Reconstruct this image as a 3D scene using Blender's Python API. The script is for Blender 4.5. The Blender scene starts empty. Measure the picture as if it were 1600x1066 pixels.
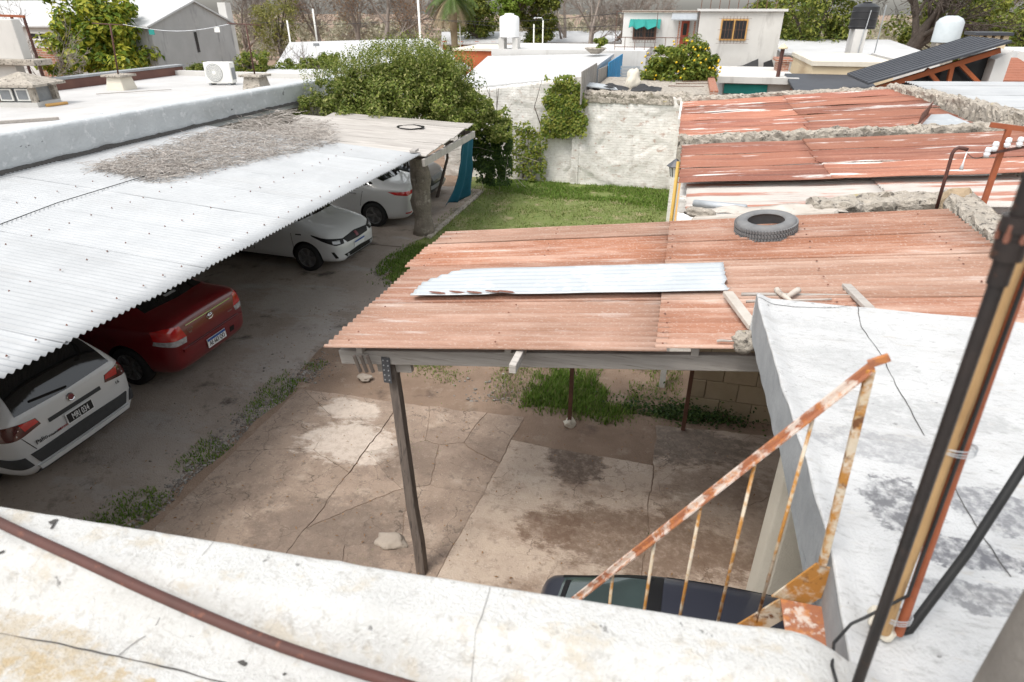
import bpy, bmesh, math, random
from mathutils import Vector, Matrix, noise, bvhtree
R_ = math.radians
rnd = random.Random(7)
SC = bpy.context.scene
COL = SC.collection

# ---------------------------------------------------------------- camera, sky, sun, exposure
FPX, PITCH, YAW, CAMZ = 970.0, R_(28.2), R_(14.5), 5.0
cam = bpy.data.cameras.new('camera')
cam.sensor_width = 36.0
cam.lens = 36.0 * FPX / 1600.0
cam.clip_start = 0.05
cam.clip_end = 2000
cam.dof.use_dof = True
cam.dof.focus_distance = 7.0
cam.dof.aperture_fstop = 2.8
camo = bpy.data.objects.new('camera', cam)
COL.objects.link(camo)
camo.location = (0, 0, CAMZ)
camo.rotation_euler = (math.pi / 2 - PITCH, 0, YAW)
SC.camera = camo

SUN_EL, SUN_AZ = R_(60), R_(212)      # azimuth clockwise from +Y: behind the camera, to the left
w = bpy.data.worlds.new('World')
SC.world = w
w.use_nodes = True
nt = w.node_tree
bg = nt.nodes['Background']
sky = nt.nodes.new('ShaderNodeTexSky')
sky.sky_type = 'NISHITA'
sky.sun_disc = False
sky.sun_elevation = SUN_EL
sky.sun_rotation = SUN_AZ
sky.air_density = 2.0
sky.dust_density = 2.5
sky.ozone_density = 1.0
hs = nt.nodes.new('ShaderNodeHueSaturation')
hs.inputs['Saturation'].default_value = 0.22
nt.links.new(sky.outputs[0], hs.inputs['Color'])
nt.links.new(hs.outputs[0], bg.inputs[0])
bg.inputs[1].default_value = 0.15

sl = bpy.data.lights.new('sun', 'SUN')
sl.energy = 1.3
sl.angle = R_(20)
sl.color = (1.0, 0.95, 0.88)
so = bpy.data.objects.new('sun', sl)
COL.objects.link(so)
sd = Vector((math.sin(SUN_AZ) * math.cos(SUN_EL), math.cos(SUN_AZ) * math.cos(SUN_EL), math.sin(SUN_EL)))
so.rotation_euler = sd.to_track_quat('Z', 'Y').to_euler()
so.location = sd * 60

SC.view_settings.view_transform = 'Standard'
SC.view_settings.look = 'None'
SC.view_settings.gamma = 1.0
SC.view_settings.use_curve_mapping = False
SC.view_settings.exposure = 0.80

# ---------------------------------------------------------------- photo pixel -> place
_F = Vector((-math.sin(YAW) * math.cos(PITCH), math.cos(YAW) * math.cos(PITCH), -math.sin(PITCH)))
_R = Vector((math.cos(YAW), math.sin(YAW), 0))
_U = _R.cross(_F)
_C = Vector((0, 0, CAMZ))
def ray(x, y): return _F + _R * ((x - 800) / FPX) + _U * ((533 - y) / FPX)
def P(x, y, z=0.0):
    d = ray(x, y); return _C + d * ((z - CAMZ) / d.z)
def PY(x, y, Y):
    d = ray(x, y); return _C + d * (Y / d.y)
def PX(x, y, X):
    d = ray(x, y); return _C + d * (X / d.x)
def PL(x, y, a, b):                     # onto the plane z = a + b X
    d = ray(x, y); return _C + d * ((a - CAMZ) / (d.z - b * d.x))
V = Vector

# ---------------------------------------------------------------- mesh helpers
class MB:
    def __init__(s): s.v = []; s.f = []; s.mi = []
    def add(s, vs, fs, mi=0):
        o = len(s.v); s.v += [tuple(p) for p in vs]
        s.f += [tuple(i + o for i in f) for f in fs]; s.mi += [mi] * len(fs)
        return s
    def hexa(s, b, t, mi=0):            # bottom quad, top quad (both counter-clockwise from above)
        return s.add(list(b) + list(t), [(3, 2, 1, 0), (4, 5, 6, 7), (0, 1, 5, 4), (1, 2, 6, 5), (2, 3, 7, 6), (3, 0, 4, 7)], mi)
    def box(s, x0, x1, y0, y1, z0, z1, mi=0):
        return s.hexa([(x0, y0, z0), (x1, y0, z0), (x1, y1, z0), (x0, y1, z0)], [(x0, y0, z1), (x1, y0, z1), (x1, y1, z1), (x0, y1, z1)], mi)
    def cbox(s, c, sx, sy, sz, rz=0, rx=0, ry=0, mi=0):
        m = Matrix.Translation(V(c)) @ Matrix.Rotation(rz, 4, 'Z') @ Matrix.Rotation(ry, 4, 'Y') @ Matrix.Rotation(rx, 4, 'X')
        q = [(-1, -1), (1, -1), (1, 1), (-1, 1)]
        return s.hexa([m @ V((a * sx / 2, b * sy / 2, -sz / 2)) for a, b in q], [m @ V((a * sx / 2, b * sy / 2, sz / 2)) for a, b in q], mi)
    def bar(s, p, q, wd, hg, up=(0, 0, 1), mi=0):
        p = V(p); q = V(q); d = (q - p).normalized(); up = V(up)
        if abs(d.dot(up)) > .99: up = V((0, 1, 0))
        a = d.cross(up).normalized(); b = a.cross(d)
        c = [(-1, -1), (1, -1), (1, 1), (-1, 1)]
        r = lambda o: [o + a * (i * wd / 2) + b * (j * hg / 2) for i, j in c]
        return s.add(r(p) + r(q), [(0, 1, 2, 3), (7, 6, 5, 4), (0, 4, 5, 1), (1, 5, 6, 2), (2, 6, 7, 3), (3, 7, 4, 0)], mi)
    def tube(s, pts, rad, n=8, cap=True, mi=0):
        pts = [V(p) for p in pts]
        if not hasattr(rad, '__len__'): rad = [rad] * len(pts)
        vs = []; fs = []; ref = None
        for i, p in enumerate(pts):
            d = (pts[min(i + 1, len(pts) - 1)] - pts[max(i - 1, 0)])
            if d.length < 1e-9: d = V((0, 0, 1))
            d.normalize()
            if ref is None: ref = V((0, 0, 1)) if abs(d.z) < .9 else V((1, 0, 0))
            a = d.cross(ref)
            if a.length < 1e-4: a = d.orthogonal()
            a.normalize(); b = d.cross(a); ref = a.cross(d)
            for k in range(n):
                t = 2 * math.pi * k / n
                vs.append(p + (a * math.cos(t) + b * math.sin(t)) * rad[i])
        for i in range(len(pts) - 1):
            for k in range(n):
                k2 = (k + 1) % n
                fs.append((i * n + k, i * n + k2, (i + 1) * n + k2, (i + 1) * n + k))
        if cap and n > 2:
            fs.append(tuple(range(n))[::-1]); fs.append(tuple((len(pts) - 1) * n + k for k in range(n)))
        return s.add(vs, fs, mi)
    def prism(s, poly, z0, z1, mi=0):
        n = len(poly)
        z0f = z0 if callable(z0) else (lambda x, y: z0); z1f = z1 if callable(z1) else (lambda x, y: z1)
        vs = [(x, y, z0f(x, y)) for x, y in poly] + [(x, y, z1f(x, y)) for x, y in poly]
        return s.add(vs, [tuple(range(n))[::-1], tuple(range(n, 2 * n))] + [(i, (i + 1) % n, n + (i + 1) % n, n + i) for i in range(n)], mi)
    def lathe(s, prof, n=24, m=None, mi=0):
        m = m or Matrix(); vs = []; fs = []
        for r, z in prof:
            for k in range(n):
                t = 2 * math.pi * k / n
                vs.append(m @ V((r * math.cos(t), r * math.sin(t), z)))
        for i in range(len(prof) - 1):
            for k in range(n):
                k2 = (k + 1) % n
                fs.append((i * n + k, i * n + k2, (i + 1) * n + k2, (i + 1) * n + k))
        return s.add(vs, fs, mi)
    def leaf(s, p, nrm, ln, wd, mi=0):
        nrm = V(nrm).normalized(); a = nrm.orthogonal().normalized()
        a = Matrix.Rotation(rnd.random() * 6.283, 3, nrm) @ a
        b = nrm.cross(a); p = V(p)
        return s.add([p - a * ln / 2, p + b * wd / 2 + nrm * wd * .12, p + a * ln / 2 - nrm * ln * .12, p - b * wd / 2 + nrm * wd * .12], [(0, 1, 2, 3)], mi)
    def rock(s, c, r, sq=(1, 1, .7), seed=0, sub=2, mi=0):
        bm = bmesh.new(); bmesh.ops.create_icosphere(bm, subdivisions=sub, radius=1)
        vs = []
        for v in bm.verts:
            k = 1 + .55 * noise.noise(v.co * 1.3 + V((seed * 3.1, seed, 1))) + .2 * noise.noise(v.co * 3.1 + V((seed, 0, seed)))
            vs.append((c[0] + v.co.x * r * k * sq[0], c[1] + v.co.y * r * k * sq[1], c[2] + v.co.z * r * k * sq[2]))
        fs = [tuple(v.index for v in f.verts) for f in bm.faces]
        bm.free(); return s.add(vs, fs, mi)
    def mesh(s, name):
        me = bpy.data.meshes.new(name); me.from_pydata(s.v, [], s.f)
        if any(s.mi): me.polygons.foreach_set('material_index', s.mi)
        me.update(); return me
    def build(s, name, mats, parent=None, smooth=False, bevel=0.0, sharp=None, thick=0.0):
        me = s.mesh(name)
        for m in (mats if isinstance(mats, (list, tuple)) else [mats]): me.materials.append(m)
        if smooth:
            me.polygons.foreach_set('use_smooth', [True] * len(me.polygons))
            if sharp: me.set_sharp_from_angle(angle=R_(sharp))
        o = bpy.data.objects.new(name, me); COL.objects.link(o)
        if parent: o.parent = parent
        if thick:
            md = o.modifiers.new('solid', 'SOLIDIFY'); md.thickness = thick; md.offset = -1
        if bevel:
            md = o.modifiers.new('bevel', 'BEVEL'); md.width = bevel; md.segments = 2; md.limit_method = 'ANGLE'
        return o

def tag(o, label, cat, group=None, kind=None):
    o['label'] = label; o['category'] = cat
    if group: o['group'] = group
    if kind: o['kind'] = kind
    return o
def thing(name, label, cat, loc=(0, 0, 0), rz=0.0, group=None):
    o = bpy.data.objects.new(name, None); COL.objects.link(o)
    o.location = loc; o.rotation_euler = (0, 0, rz); o.empty_display_size = .2
    return tag(o, label, cat, group)
def struct(o): o['kind'] = 'structure'; return o
def stuff(o): o['kind'] = 'stuff'; return o

# ---------------------------------------------------------------- materials
MATS = {}
def mk(name, c1, c2=None, scale=3.0, rough=.8, layers=(), bump=.0, bscale=30.0, metal=0.0, stretch=(1, 1, 1), spec=.3, objrand=0.0, coord='pos', brick=None, island=None, transl=0.0, bdist=.01, alpha=None, coat=0.0, blobs=(), cracks=None):
    m = bpy.data.materials.new(name); m.use_nodes = True; MATS[name] = m
    t = m.node_tree; N = t.nodes; L = t.links; b = N['Principled BSDF']
    if coord == 'pos': src = N.new('ShaderNodeNewGeometry').outputs['Position']
    else: src = N.new('ShaderNodeTexCoord').outputs['Object']
    def nz(sc, st, det=6.0, rg=.6):
        mp = N.new('ShaderNodeMapping'); mp.inputs['Scale'].default_value = st; L.new(src, mp.inputs[0])
        n = N.new('ShaderNodeTexNoise'); n.inputs['Scale'].default_value = sc; n.inputs['Detail'].default_value = det; n.inputs['Roughness'].default_value = rg
        L.new(mp.outputs[0], n.inputs['Vector']); return n.outputs['Fac']
    def ramp(fac, lo, hi):
        r = N.new('ShaderNodeMapRange'); r.inputs['From Min'].default_value = lo; r.inputs['From Max'].default_value = hi; L.new(fac, r.inputs['Value']); return r.outputs[0]
    def mix(fac, a, bb, mode='MIX'):
        x = N.new('ShaderNodeMix'); x.data_type = 'RGBA'; x.blend_type = mode
        if hasattr(fac, 'links'): L.new(fac, x.inputs[0])
        else: x.inputs[0].default_value = fac
        for k, c in ((6, a), (7, bb)):
            if hasattr(c, 'links'): L.new(c, x.inputs[k])
            else: x.inputs[k].default_value = (c[0], c[1], c[2], 1)
        return x.outputs[2]
    c2 = c2 or tuple(k * .85 for k in c1)
    col = mix(ramp(nz(scale, stretch), .3, .7), c1, c2)
    if island:
        g = N.new('ShaderNodeNewGeometry'); cr = N.new('ShaderNodeValToRGB'); el = cr.color_ramp.elements
        el[0].color = (*island[0], 1); el[1].color = (*island[-1], 1)
        for i in range(1, len(island) - 1):
            e = el.new(i / (len(island) - 1)); e.color = (*island[i], 1)
        L.new(g.outputs['Random Per Island'], cr.inputs[0]); col = mix(.22, cr.outputs[0], col)
    if brick:
        bw, bh, mortar, mc = brick
        sx = N.new('ShaderNodeSeparateXYZ'); L.new(src, sx.inputs[0])
        ad = N.new('ShaderNodeMath'); L.new(sx.outputs[0], ad.inputs[0]); L.new(sx.outputs[1], ad.inputs[1])
        cb = N.new('ShaderNodeCombineXYZ'); L.new(ad.outputs[0], cb.inputs[0]); L.new(sx.outputs[2], cb.inputs[1])
        bt = N.new('ShaderNodeTexBrick'); bt.inputs['Scale'].default_value = 1; bt.inputs['Brick Width'].default_value = bw; bt.inputs['Row Height'].default_value = bh
        bt.inputs['Mortar Size'].default_value = mortar; L.new(cb.outputs[0], bt.inputs['Vector'])
        bfac = bt.outputs['Fac']; ml = N.new('ShaderNodeMath'); ml.operation = 'MULTIPLY'; ml.inputs[1].default_value = mc[3]; L.new(bfac, ml.inputs[0])
        col = mix(ml.outputs[0], col, mc[:3])
    for ly in layers:
        lc, ls, lo, hi = ly[:4]; st = ly[4] if len(ly) > 4 else stretch; am = ly[5] if len(ly) > 5 else 1.0
        f = ramp(nz(ls, st, 8.0, .65), lo, hi)
        if am < 1:
            q = N.new('ShaderNodeMath'); q.operation = 'MULTIPLY'; q.inputs[1].default_value = am; L.new(f, q.inputs[0]); f = q.outputs[0]
        col = mix(f, col, lc)
    if cracks:
        cs, cw, cc, ca = cracks
        wn = N.new('ShaderNodeTexNoise'); wn.inputs['Scale'].default_value = cs * 2.2; wn.inputs['Detail'].default_value = 6; L.new(src, wn.inputs['Vector'])
        wa = N.new('ShaderNodeVectorMath'); wa.operation = 'MULTIPLY_ADD'; wa.inputs[1].default_value = (.55 / cs,) * 3; L.new(wn.outputs['Color'], wa.inputs[0]); L.new(src, wa.inputs[2])
        vo = N.new('ShaderNodeTexVoronoi'); vo.feature = 'DISTANCE_TO_EDGE'; vo.inputs['Scale'].default_value = cs; L.new(wa.outputs[0], vo.inputs['Vector'])
        f1 = ramp(vo.outputs['Distance'], cw, 0); f2 = ramp(nz(cs * .8, (1, 1, 1)), .47, .56)
        q = N.new('ShaderNodeMath'); q.operation = 'MULTIPLY'; L.new(f1, q.inputs[0]); L.new(f2, q.inputs[1]); q2 = N.new('ShaderNodeMath'); q2.operation = 'MULTIPLY'; q2.inputs[1].default_value = ca; L.new(q.outputs[0], q2.inputs[0])
        col = mix(q2.outputs[0], col, cc)
    for bl in blobs:
        bx_, by_, brx, bry, bam, bcol = bl[:6]; soft = .05 if len(bl) > 6 else .15
        mp = N.new('ShaderNodeMapping'); mp.inputs['Location'].default_value = (-bx_ / brx, -by_ / bry, 0); mp.inputs['Scale'].default_value = (1 / brx, 1 / bry, 0); L.new(src, mp.inputs[0])
        ln_ = N.new('ShaderNodeVectorMath'); ln_.operation = 'LENGTH'; L.new(mp.outputs[0], ln_.inputs[0])
        ma = N.new('ShaderNodeMath'); ma.operation = 'MULTIPLY_ADD'; ma.inputs[1].default_value = 2.2; L.new(nz(bl[6] if len(bl) > 6 else 3.4, (1, 1.7, 1), 9.0, .74), ma.inputs[0]); L.new(ln_.outputs['Value'], ma.inputs[2])
        r = N.new('ShaderNodeMapRange'); r.inputs['From Min'].default_value = 2.05 + soft; r.inputs['From Max'].default_value = 2.05 - soft; r.inputs['To Max'].default_value = bam; L.new(ma.outputs[0], r.inputs['Value'])
        br = N.new('ShaderNodeMath'); br.operation = 'MULTIPLY'; L.new(r.outputs[0], br.inputs[0]); r3 = ramp(nz(24, (1, 1, 1), 8.0, .7), .36, .56) if len(bl) > 6 else ramp(nz(14, (1, 1, 1), 8.0, .7), .05, .55); L.new(r3, br.inputs[1])
        col = mix(br.outputs[0], col, bcol)
    if objrand:
        oi = N.new('ShaderNodeObjectInfo'); r = N.new('ShaderNodeMapRange'); r.inputs['To Min'].default_value = 1 - objrand; r.inputs['To Max'].default_value = 1 + objrand
        L.new(oi.outputs['Random'], r.inputs['Value']); vm = N.new('ShaderNodeVectorMath'); vm.operation = 'SCALE'; L.new(col, vm.inputs[0]); L.new(r.outputs[0], vm.inputs['Scale']); col = vm.outputs[0]
    L.new(col, b.inputs['Base Color'])
    b.inputs['Roughness'].default_value = rough; b.inputs['Metallic'].default_value = metal; b.inputs['Specular IOR Level'].default_value = spec
    if coat: b.inputs['Coat Weight'].default_value = coat; b.inputs['Coat Roughness'].default_value = .05
    if bump:
        bn = N.new('ShaderNodeBump'); bn.inputs['Strength'].default_value = bump; bn.inputs['Distance'].default_value = bdist
        h = nz(bscale, stretch, 8.0)
        if brick:
            s2 = N.new('ShaderNodeMath'); s2.operation = 'SUBTRACT'; L.new(h, s2.inputs[0]); L.new(bfac, s2.inputs[1]); h = s2.outputs[0]
        L.new(h, bn.inputs['Height']); L.new(bn.outputs[0], b.inputs['Normal'])
    if transl:
        tr = N.new('ShaderNodeBsdfTranslucent'); L.new(col, tr.inputs[0]); ms = N.new('ShaderNodeMixShader'); ms.inputs[0].default_value = transl
        L.new(b.outputs[0], ms.inputs[1]); L.new(tr.outputs[0], ms.inputs[2]); L.new(ms.outputs[0], N['Material Output'].inputs[0])
    return m

WHITE = (.78, .78, .77)
mk('near_roof_paint', (.565, .56, .545), (.48, .475, .46), 3.5, .7, [((.46, .45, .43), 1.3, .52, .68, (1, 1.6, 1), .55), ((.40, .285, .12), 7, .54, .64, (1, 1.4, 1), .30), ((.31, .29, .265), 26, .54, .67, (1, 1.3, 1), .55), ((.60, .60, .595), 45, .53, .66, (1, 1, 1), .6), ((.10, .095, .09), 11, .67, .70, (1, 1, 1), .75)], .9, 90, blobs=[(-1.35, .66, .5, .12, .42, (.40, .27, .10), 8), (-.95, .74, .30, .08, .42, (.42, .29, .12), 8), (-.55, .70, .45, .10, .42, (.40, .28, .12), 8), (-.25, .55, .4, .10, .42, (.40, .28, .12), 8), (.1, .85, .35, .10, .42, (.40, .31, .16), 8), (-1.7, .78, .35, .10, .42, (.38, .27, .12), 8), (.75, 1.15, .2, .10, .42, (.33, .27, .21), 8), (.45, .98, .3, .07, .42, (.38, .34, .28), 8)], cracks=(5.0, .008, (.30, .28, .26), .5))
mk('parapet_paint', (.62, .62, .615), (.56, .56, .555), 2.0, .6, [((.5, .49, .47), 12, .62, .78, (1, 1, 1), .45), ((.15, .14, .14), 7, .73, .755, (1, 1, 1), .7)], .45, 45)
mk('right_roof_paint', (.55, .55, .55), (.45, .45, .45), 2.4, .65, [((.38, .37, .36), 3.4, .52, .68, (.6, 2.2, 1), .6), ((.27, .265, .26), 26, .54, .68, (.6, 1.6, 1), .55), ((.40, .34, .26), 14, .60, .72, (.4, 2.5, 1), .5), ((.12, .115, .11), 20, .65, .70, (1, 1, 1), .7)], .8, 80, blobs=[(1.0, 2.14, .15, .16, .85, (.105, .105, .115), 9), (1.16, 1.93, .19, .08, .85, (.095, .095, .11), 9), (1.36, 2.2, .17, .14, .75, (.14, .14, .155), 9), (1.03, 2.52, .30, .13, .6, (.25, .25, .26), 9), (1.2, 1.74, .28, .07, .75, (.13, .13, .14), 9), (1.25, 2.85, .45, .14, .5, (.30, .30, .30), 9), (1.05, 3.3, .35, .14, .4, (.34, .34, .34), 9), (.95, 3.75, .3, .1, .35, (.36, .36, .36), 9)], cracks=(3.0, .008, (.25, .24, .23), .5))
mk('grey_render', (.34, .35, .36), (.24, .25, .26), 5, .85, [((.14, .14, .14), 8, .6, .75, (3, 3, .5), .6)], .5, 40)
mk('shade_tinted_paint', (.53, .55, .56), (.44, .46, .47), 3, .6, [((.62, .63, .64), 6, .55, .65), ((.045, .045, .05), 2.6, .66, .675, (1, .9, 1.8))], .8, 14, bdist=.02)  # white paint with the cool tone of its shaded side mixed into the colour
mk('roof_deck', (.52, .51, .50), (.43, .42, .41), 1.2, .7, [((.40, .36, .32), 3, .58, .72, (2.5, .5, 1), .7), ((.2, .19, .18), 9, .68, .75, (1, 1, 1), .6)], .3, 30)
mk('white_sheet', (.43, .44, .45), (.365, .375, .385), 2, .5, [((.33, .33, .33), 3.0, .53, .72, (.04, 4.4, 1), .6), ((.42, .41, .40), 1.2, .55, .75, (.5, 1, 1), .5), ((.36, .30, .26), 14, .70, .8, (1, 1, 1), .6)], .12, 40, objrand=.05)
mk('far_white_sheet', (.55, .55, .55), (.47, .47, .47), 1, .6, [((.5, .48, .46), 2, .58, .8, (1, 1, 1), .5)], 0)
mk('rust_sheet', (.35, .175, .115), (.27, .13, .085), 2.2, .85, [((.48, .315, .245), 2.2, .48, .66, (.3, 1.6, 1), .75), ((.55, .43, .36), 3.2, .50, .70, (.05, 3.8, 1), .6), ((.56, .48, .43), 85, .54, .70, (.5, 1, 1), .5), ((.20, .095, .065), 2.6, .58, .74, (.06, 4.0, 1), .55), ((.58, .53, .50), 5, .60, .76, (.12, 2.5, 1), .8)], .4, 80, stretch=(.4, 1, 1), objrand=.16)
mk('rust_sheet_b', (.37, .22, .16), (.29, .165, .115), 2.2, .85, [((.48, .315, .245), 2.2, .48, .66, (.3, 1.6, 1), .75), ((.55, .43, .36), 3.2, .50, .70, (.05, 3.8, 1), .6), ((.56, .48, .43), 85, .54, .70, (.5, 1, 1), .5), ((.20, .095, .065), 2.6, .58, .74, (.06, 4.0, 1), .55), ((.58, .53, .50), 5, .60, .76, (.12, 2.5, 1), .8)], .4, 80, stretch=(.4, 1, 1), objrand=.16)
mk('rust_sheet_c', (.34, .155, .092), (.25, .11, .068), 2.2, .85, [((.48, .315, .245), 2.2, .48, .66, (.3, 1.6, 1), .75), ((.55, .43, .36), 3.2, .50, .70, (.05, 3.8, 1), .6), ((.56, .48, .43), 85, .54, .70, (.5, 1, 1), .5), ((.20, .095, .065), 2.6, .58, .74, (.06, 4.0, 1), .55), ((.58, .53, .50), 5, .60, .76, (.12, 2.5, 1), .8)], .4, 80, stretch=(.4, 1, 1), objrand=.16)
mk('rust_sheet_far', (.36, .155, .10), (.28, .115, .078), 1.5, .8, [((.42, .215, .15), 2.4, .5, .68, (.2, 2.5, 1), .7), ((.66, .62, .59), 1.1, .575, .62, (.40, 3.6, 1), .95), ((.13, .065, .055), 1.8, .54, .70, (.08, 4, 1), .75), ((.50, .36, .30), 60, .56, .72, (.5, 1, 1), .4)], .3, 60, stretch=(.4, 1, 1), objrand=.20)
mk('rust_sheet_far_b', (.30, .12, .08), (.22, .09, .065), 1.5, .8, [((.42, .215, .15), 2.4, .5, .68, (.2, 2.5, 1), .7), ((.66, .62, .59), 1.1, 0.57, .62, (.40, 3.6, 1), .95), ((.13, .065, .055), 1.8, .54, .70, (.08, 4, 1), .75), ((.50, .36, .30), 60, .56, .72, (.5, 1, 1), .4)], .3, 60, stretch=(.4, 1, 1), objrand=.20)
mk('zinc_sheet', (.46, .485, .505), (.39, .415, .435), 2.5, .45, [((.34, .38, .42), 4, .55, .72, (.5, 2, 1), .45), ((.62, .63, .64), 3, .55, .7)], .15, 40, metal=.15)
mk('rust_edge', (.20, .085, .055), (.14, .06, .045), 20, .85, [((.55, .4, .33), 20, .55, .7)], .4, 60)
mk('rust_paint', (.36, .15, .08), (.27, .105, .06), 14, .75, [((.62, .55, .49), 14, .49, .56, (1, 1, 1), .85), ((.5, .2, .06), 30, .5, .62, (1, 1, 1), .7)], .5, 90, coord='obj', bdist=.004)
mk('rust_yellow', (.62, .58, .52), (.52, .40, .24), 8, .8, [((.42, .20, .05), 10, .45, .55), ((.16, .07, .03), 14, .58, .66)], .6, 80, coord='obj', bdist=.004)
mk('rust_pipe', (.075, .036, .030), (.10, .042, .034), 9, .6, [((.20, .08, .05), 20, .58, .7)], .2, 80)
mk('rust_pipe_red', (.33, .10, .045), (.26, .075, .035), 9, .65, [((.15, .06, .04), 20, .6, .75)], .2, 80)
mk('black_iron', (.014, .012, .012), (.03, .022, .02), 10, .4, [((.12, .05, .025), 14, .6, .7, (1, 1, 1), .8)], .25, 60)
mk('black_pvc', (.012, .012, .013), (.02, .02, .02), 10, .45)
mk('bamboo', (.42, .27, .13), (.33, .20, .09), 6, .6, [((.2, .12, .06), 12, .58, .7, (3, 3, .3))], .2, 40)
mk('old_post', (.30, .275, .25), (.20, .18, .165), 6, .95, [((.12, .11, .1), 12, .58, .75)], .6, 50)
mk('wood_grey', (.46, .425, .39), (.34, .31, .285), 6, .85, [((.13, .11, .10), 9, .56, .7, (.3, 6, 6), .7), ((.50, .46, .42), 5, .58, .72, (.3, 6, 6), .7)], .4, 30, stretch=(.3, 4, 4), objrand=.12)
mk('wood_post', (.20, .165, .14), (.11, .09, .08), 6, .85, [((.05, .042, .04), 7, .55, .66, (6, 6, .4), .8), ((.34, .30, .27), 6, .62, .75, (6, 6, .5), .6)], .5, 25, stretch=(4, 4, .3))
mk('wood_plank', (.46, .43, .40), (.33, .305, .28), 3, .85, [((.2, .17, .15), 5, .56, .7, (.25, 4, 1), .7), ((.62, .58, .54), 4, .58, .72, (.25, 3, 1), .6)], .3, 30, stretch=(.3, 3, 1), objrand=.14)
mk('wood_pale', (.56, .52, .47), (.42, .37, .32), 5, .85, [((.2, .16, .14), 9, .6, .72)], .4, 30, objrand=.1)
mk('timber_orange', (.36, .10, .035), (.28, .08, .03), 5, .6)
mk('steel_brown', (.10, .055, .04), (.16, .08, .055), 8, .7, [((.25, .12, .08), 12, .6, .75)], .2, 60)
mk('steel_plate', (.10, .105, .115), (.14, .14, .15), 8, .5, metal=.5)
mk('galv', (.5, .52, .54), (.4, .42, .44), 6, .45, metal=.5)
mk('concrete_slab', (.36, .275, .215), (.265, .20, .155), 2.6, .92, [((.20, .15, .12), 1.5, .52, .66, (1, 1, 1), .7), ((.44, .355, .285), 3.2, .55, .66, (1, 1, 1), .6), ((.14, .11, .09), 13, .54, .66, (1, 1, 1), .6), ((.50, .43, .36), 45, .58, .68, (1, 1, 1), .6), ((.10, .08, .068), 60, .60, .70, (1, 1, 1), .6)], .9, 60, blobs=[(-4.0, 6.42, .45, .25, .8, (.58, .50, .43)), (-3.65, 5.75, .7, .40, .85, (.60, .52, .45)), (-3.1, 4.1, .9, .7, .6, (.17, .13, .105)), (-2.4, 5.9, .7, .5, .5, (.20, .15, .12))], objrand=.12, cracks=(2.2, .012, (.06, .045, .035), .85))
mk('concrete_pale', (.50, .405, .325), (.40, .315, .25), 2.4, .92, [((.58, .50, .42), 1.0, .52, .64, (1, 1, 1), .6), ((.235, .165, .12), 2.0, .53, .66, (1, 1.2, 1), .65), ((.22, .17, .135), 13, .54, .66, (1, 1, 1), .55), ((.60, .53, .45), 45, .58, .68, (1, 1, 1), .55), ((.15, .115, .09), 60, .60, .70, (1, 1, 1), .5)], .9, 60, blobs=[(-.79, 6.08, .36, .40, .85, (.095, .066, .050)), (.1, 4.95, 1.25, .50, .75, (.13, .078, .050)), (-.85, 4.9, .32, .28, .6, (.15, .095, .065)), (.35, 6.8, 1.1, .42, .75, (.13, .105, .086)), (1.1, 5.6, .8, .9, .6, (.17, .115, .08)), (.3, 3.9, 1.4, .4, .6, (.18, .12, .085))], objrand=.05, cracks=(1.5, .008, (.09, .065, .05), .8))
mk('dirt', (.29, .21, .155), (.21, .145, .105), 2.0, .95, [((.34, .27, .21), 3.5, .56, .72), ((.085, .06, .048), 1.8, .58, .72), ((.40, .36, .32), 30, .66, .72)], .8, 50, bdist=.02)
mk('drive_dirt', (.37, .315, .27), (.27, .225, .19), 1.2, .95, [((.38, .355, .335), 1.1, .53, .68, (.6, 1.4, 1), .8), ((.085, .07, .063), 1.8, .56, .7), ((.12, .10, .09), 16, .56, .72, (1, 1, 1), .6), ((.42, .40, .38), 45, .63, .7)], .7, 55, bdist=.02, blobs=[(-5.9, 7.9, .5, 1.3, .6, (.42, .385, .355)), (-6.6, 9.6, 1.0, .7, .6, (.40, .37, .34)), (-6.3, 5.2, .7, .7, .5, (.36, .32, .29)), (-5.5, 10.2, .5, .6, .5, (.36, .31, .27))])
mk('lawn_soil', (.17, .20, .065), (.12, .155, .045), 1.6, .95, [((.30, .255, .15), 1.6, .52, .66), ((.07, .12, .025), 3, .58, .7)], .6, 40)
mk('gravel', (.22, .20, .18), (.15, .135, .12), 6, .9, [((.45, .43, .41), 14, .6, .7)], .4, 40, island=[(.12, .11, .1), (.25, .23, .21), (.30, .27, .24), (.16, .13, .11), (.38, .36, .33)])
mk('grass', (.07, .14, .02), (.05, .10, .015), 3, .7, island=[(.07, .14, .018), (.14, .25, .03), (.22, .32, .055), (.12, .20, .025), (.30, .31, .11)], transl=.3)
mk('grass_dry', (.2, .2, .07), (.14, .16, .045), 3, .8, island=[(.28, .27, .12), (.16, .24, .045), (.12, .22, .035), (.34, .31, .15), (.10, .19, .03)], transl=.25)
mk('bush_leaf', (.22, .255, .055), (.08, .115, .02), 2, .55, island=[(.035, .065, .010), (.14, .195, .028), (.26, .30, .055), (.07, .115, .016), (.52, .50, .20), (.20, .25, .04), (.05, .09, .013)], transl=.35)
mk('ivy_dark', (.03, .06, .014), (.02, .045, .01), 2, .5, island=[(.018, .045, .010), (.045, .095, .018), (.10, .16, .03), (.03, .06, .013)], transl=.2)
mk('ivy_light', (.14, .17, .03), (.09, .13, .022), 2, .55, island=[(.06, .12, .018), (.17, .23, .035), (.32, .33, .05), (.11, .18, .025), (.42, .38, .09)], transl=.3)
mk('loquat_leaf', (.12, .15, .02), (.06, .10, .015), 1.2, .5, island=[(.06, .13, .016), (.16, .25, .025), (.36, .40, .04), (.58, .53, .06), (.11, .19, .02)], transl=.3)
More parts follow.
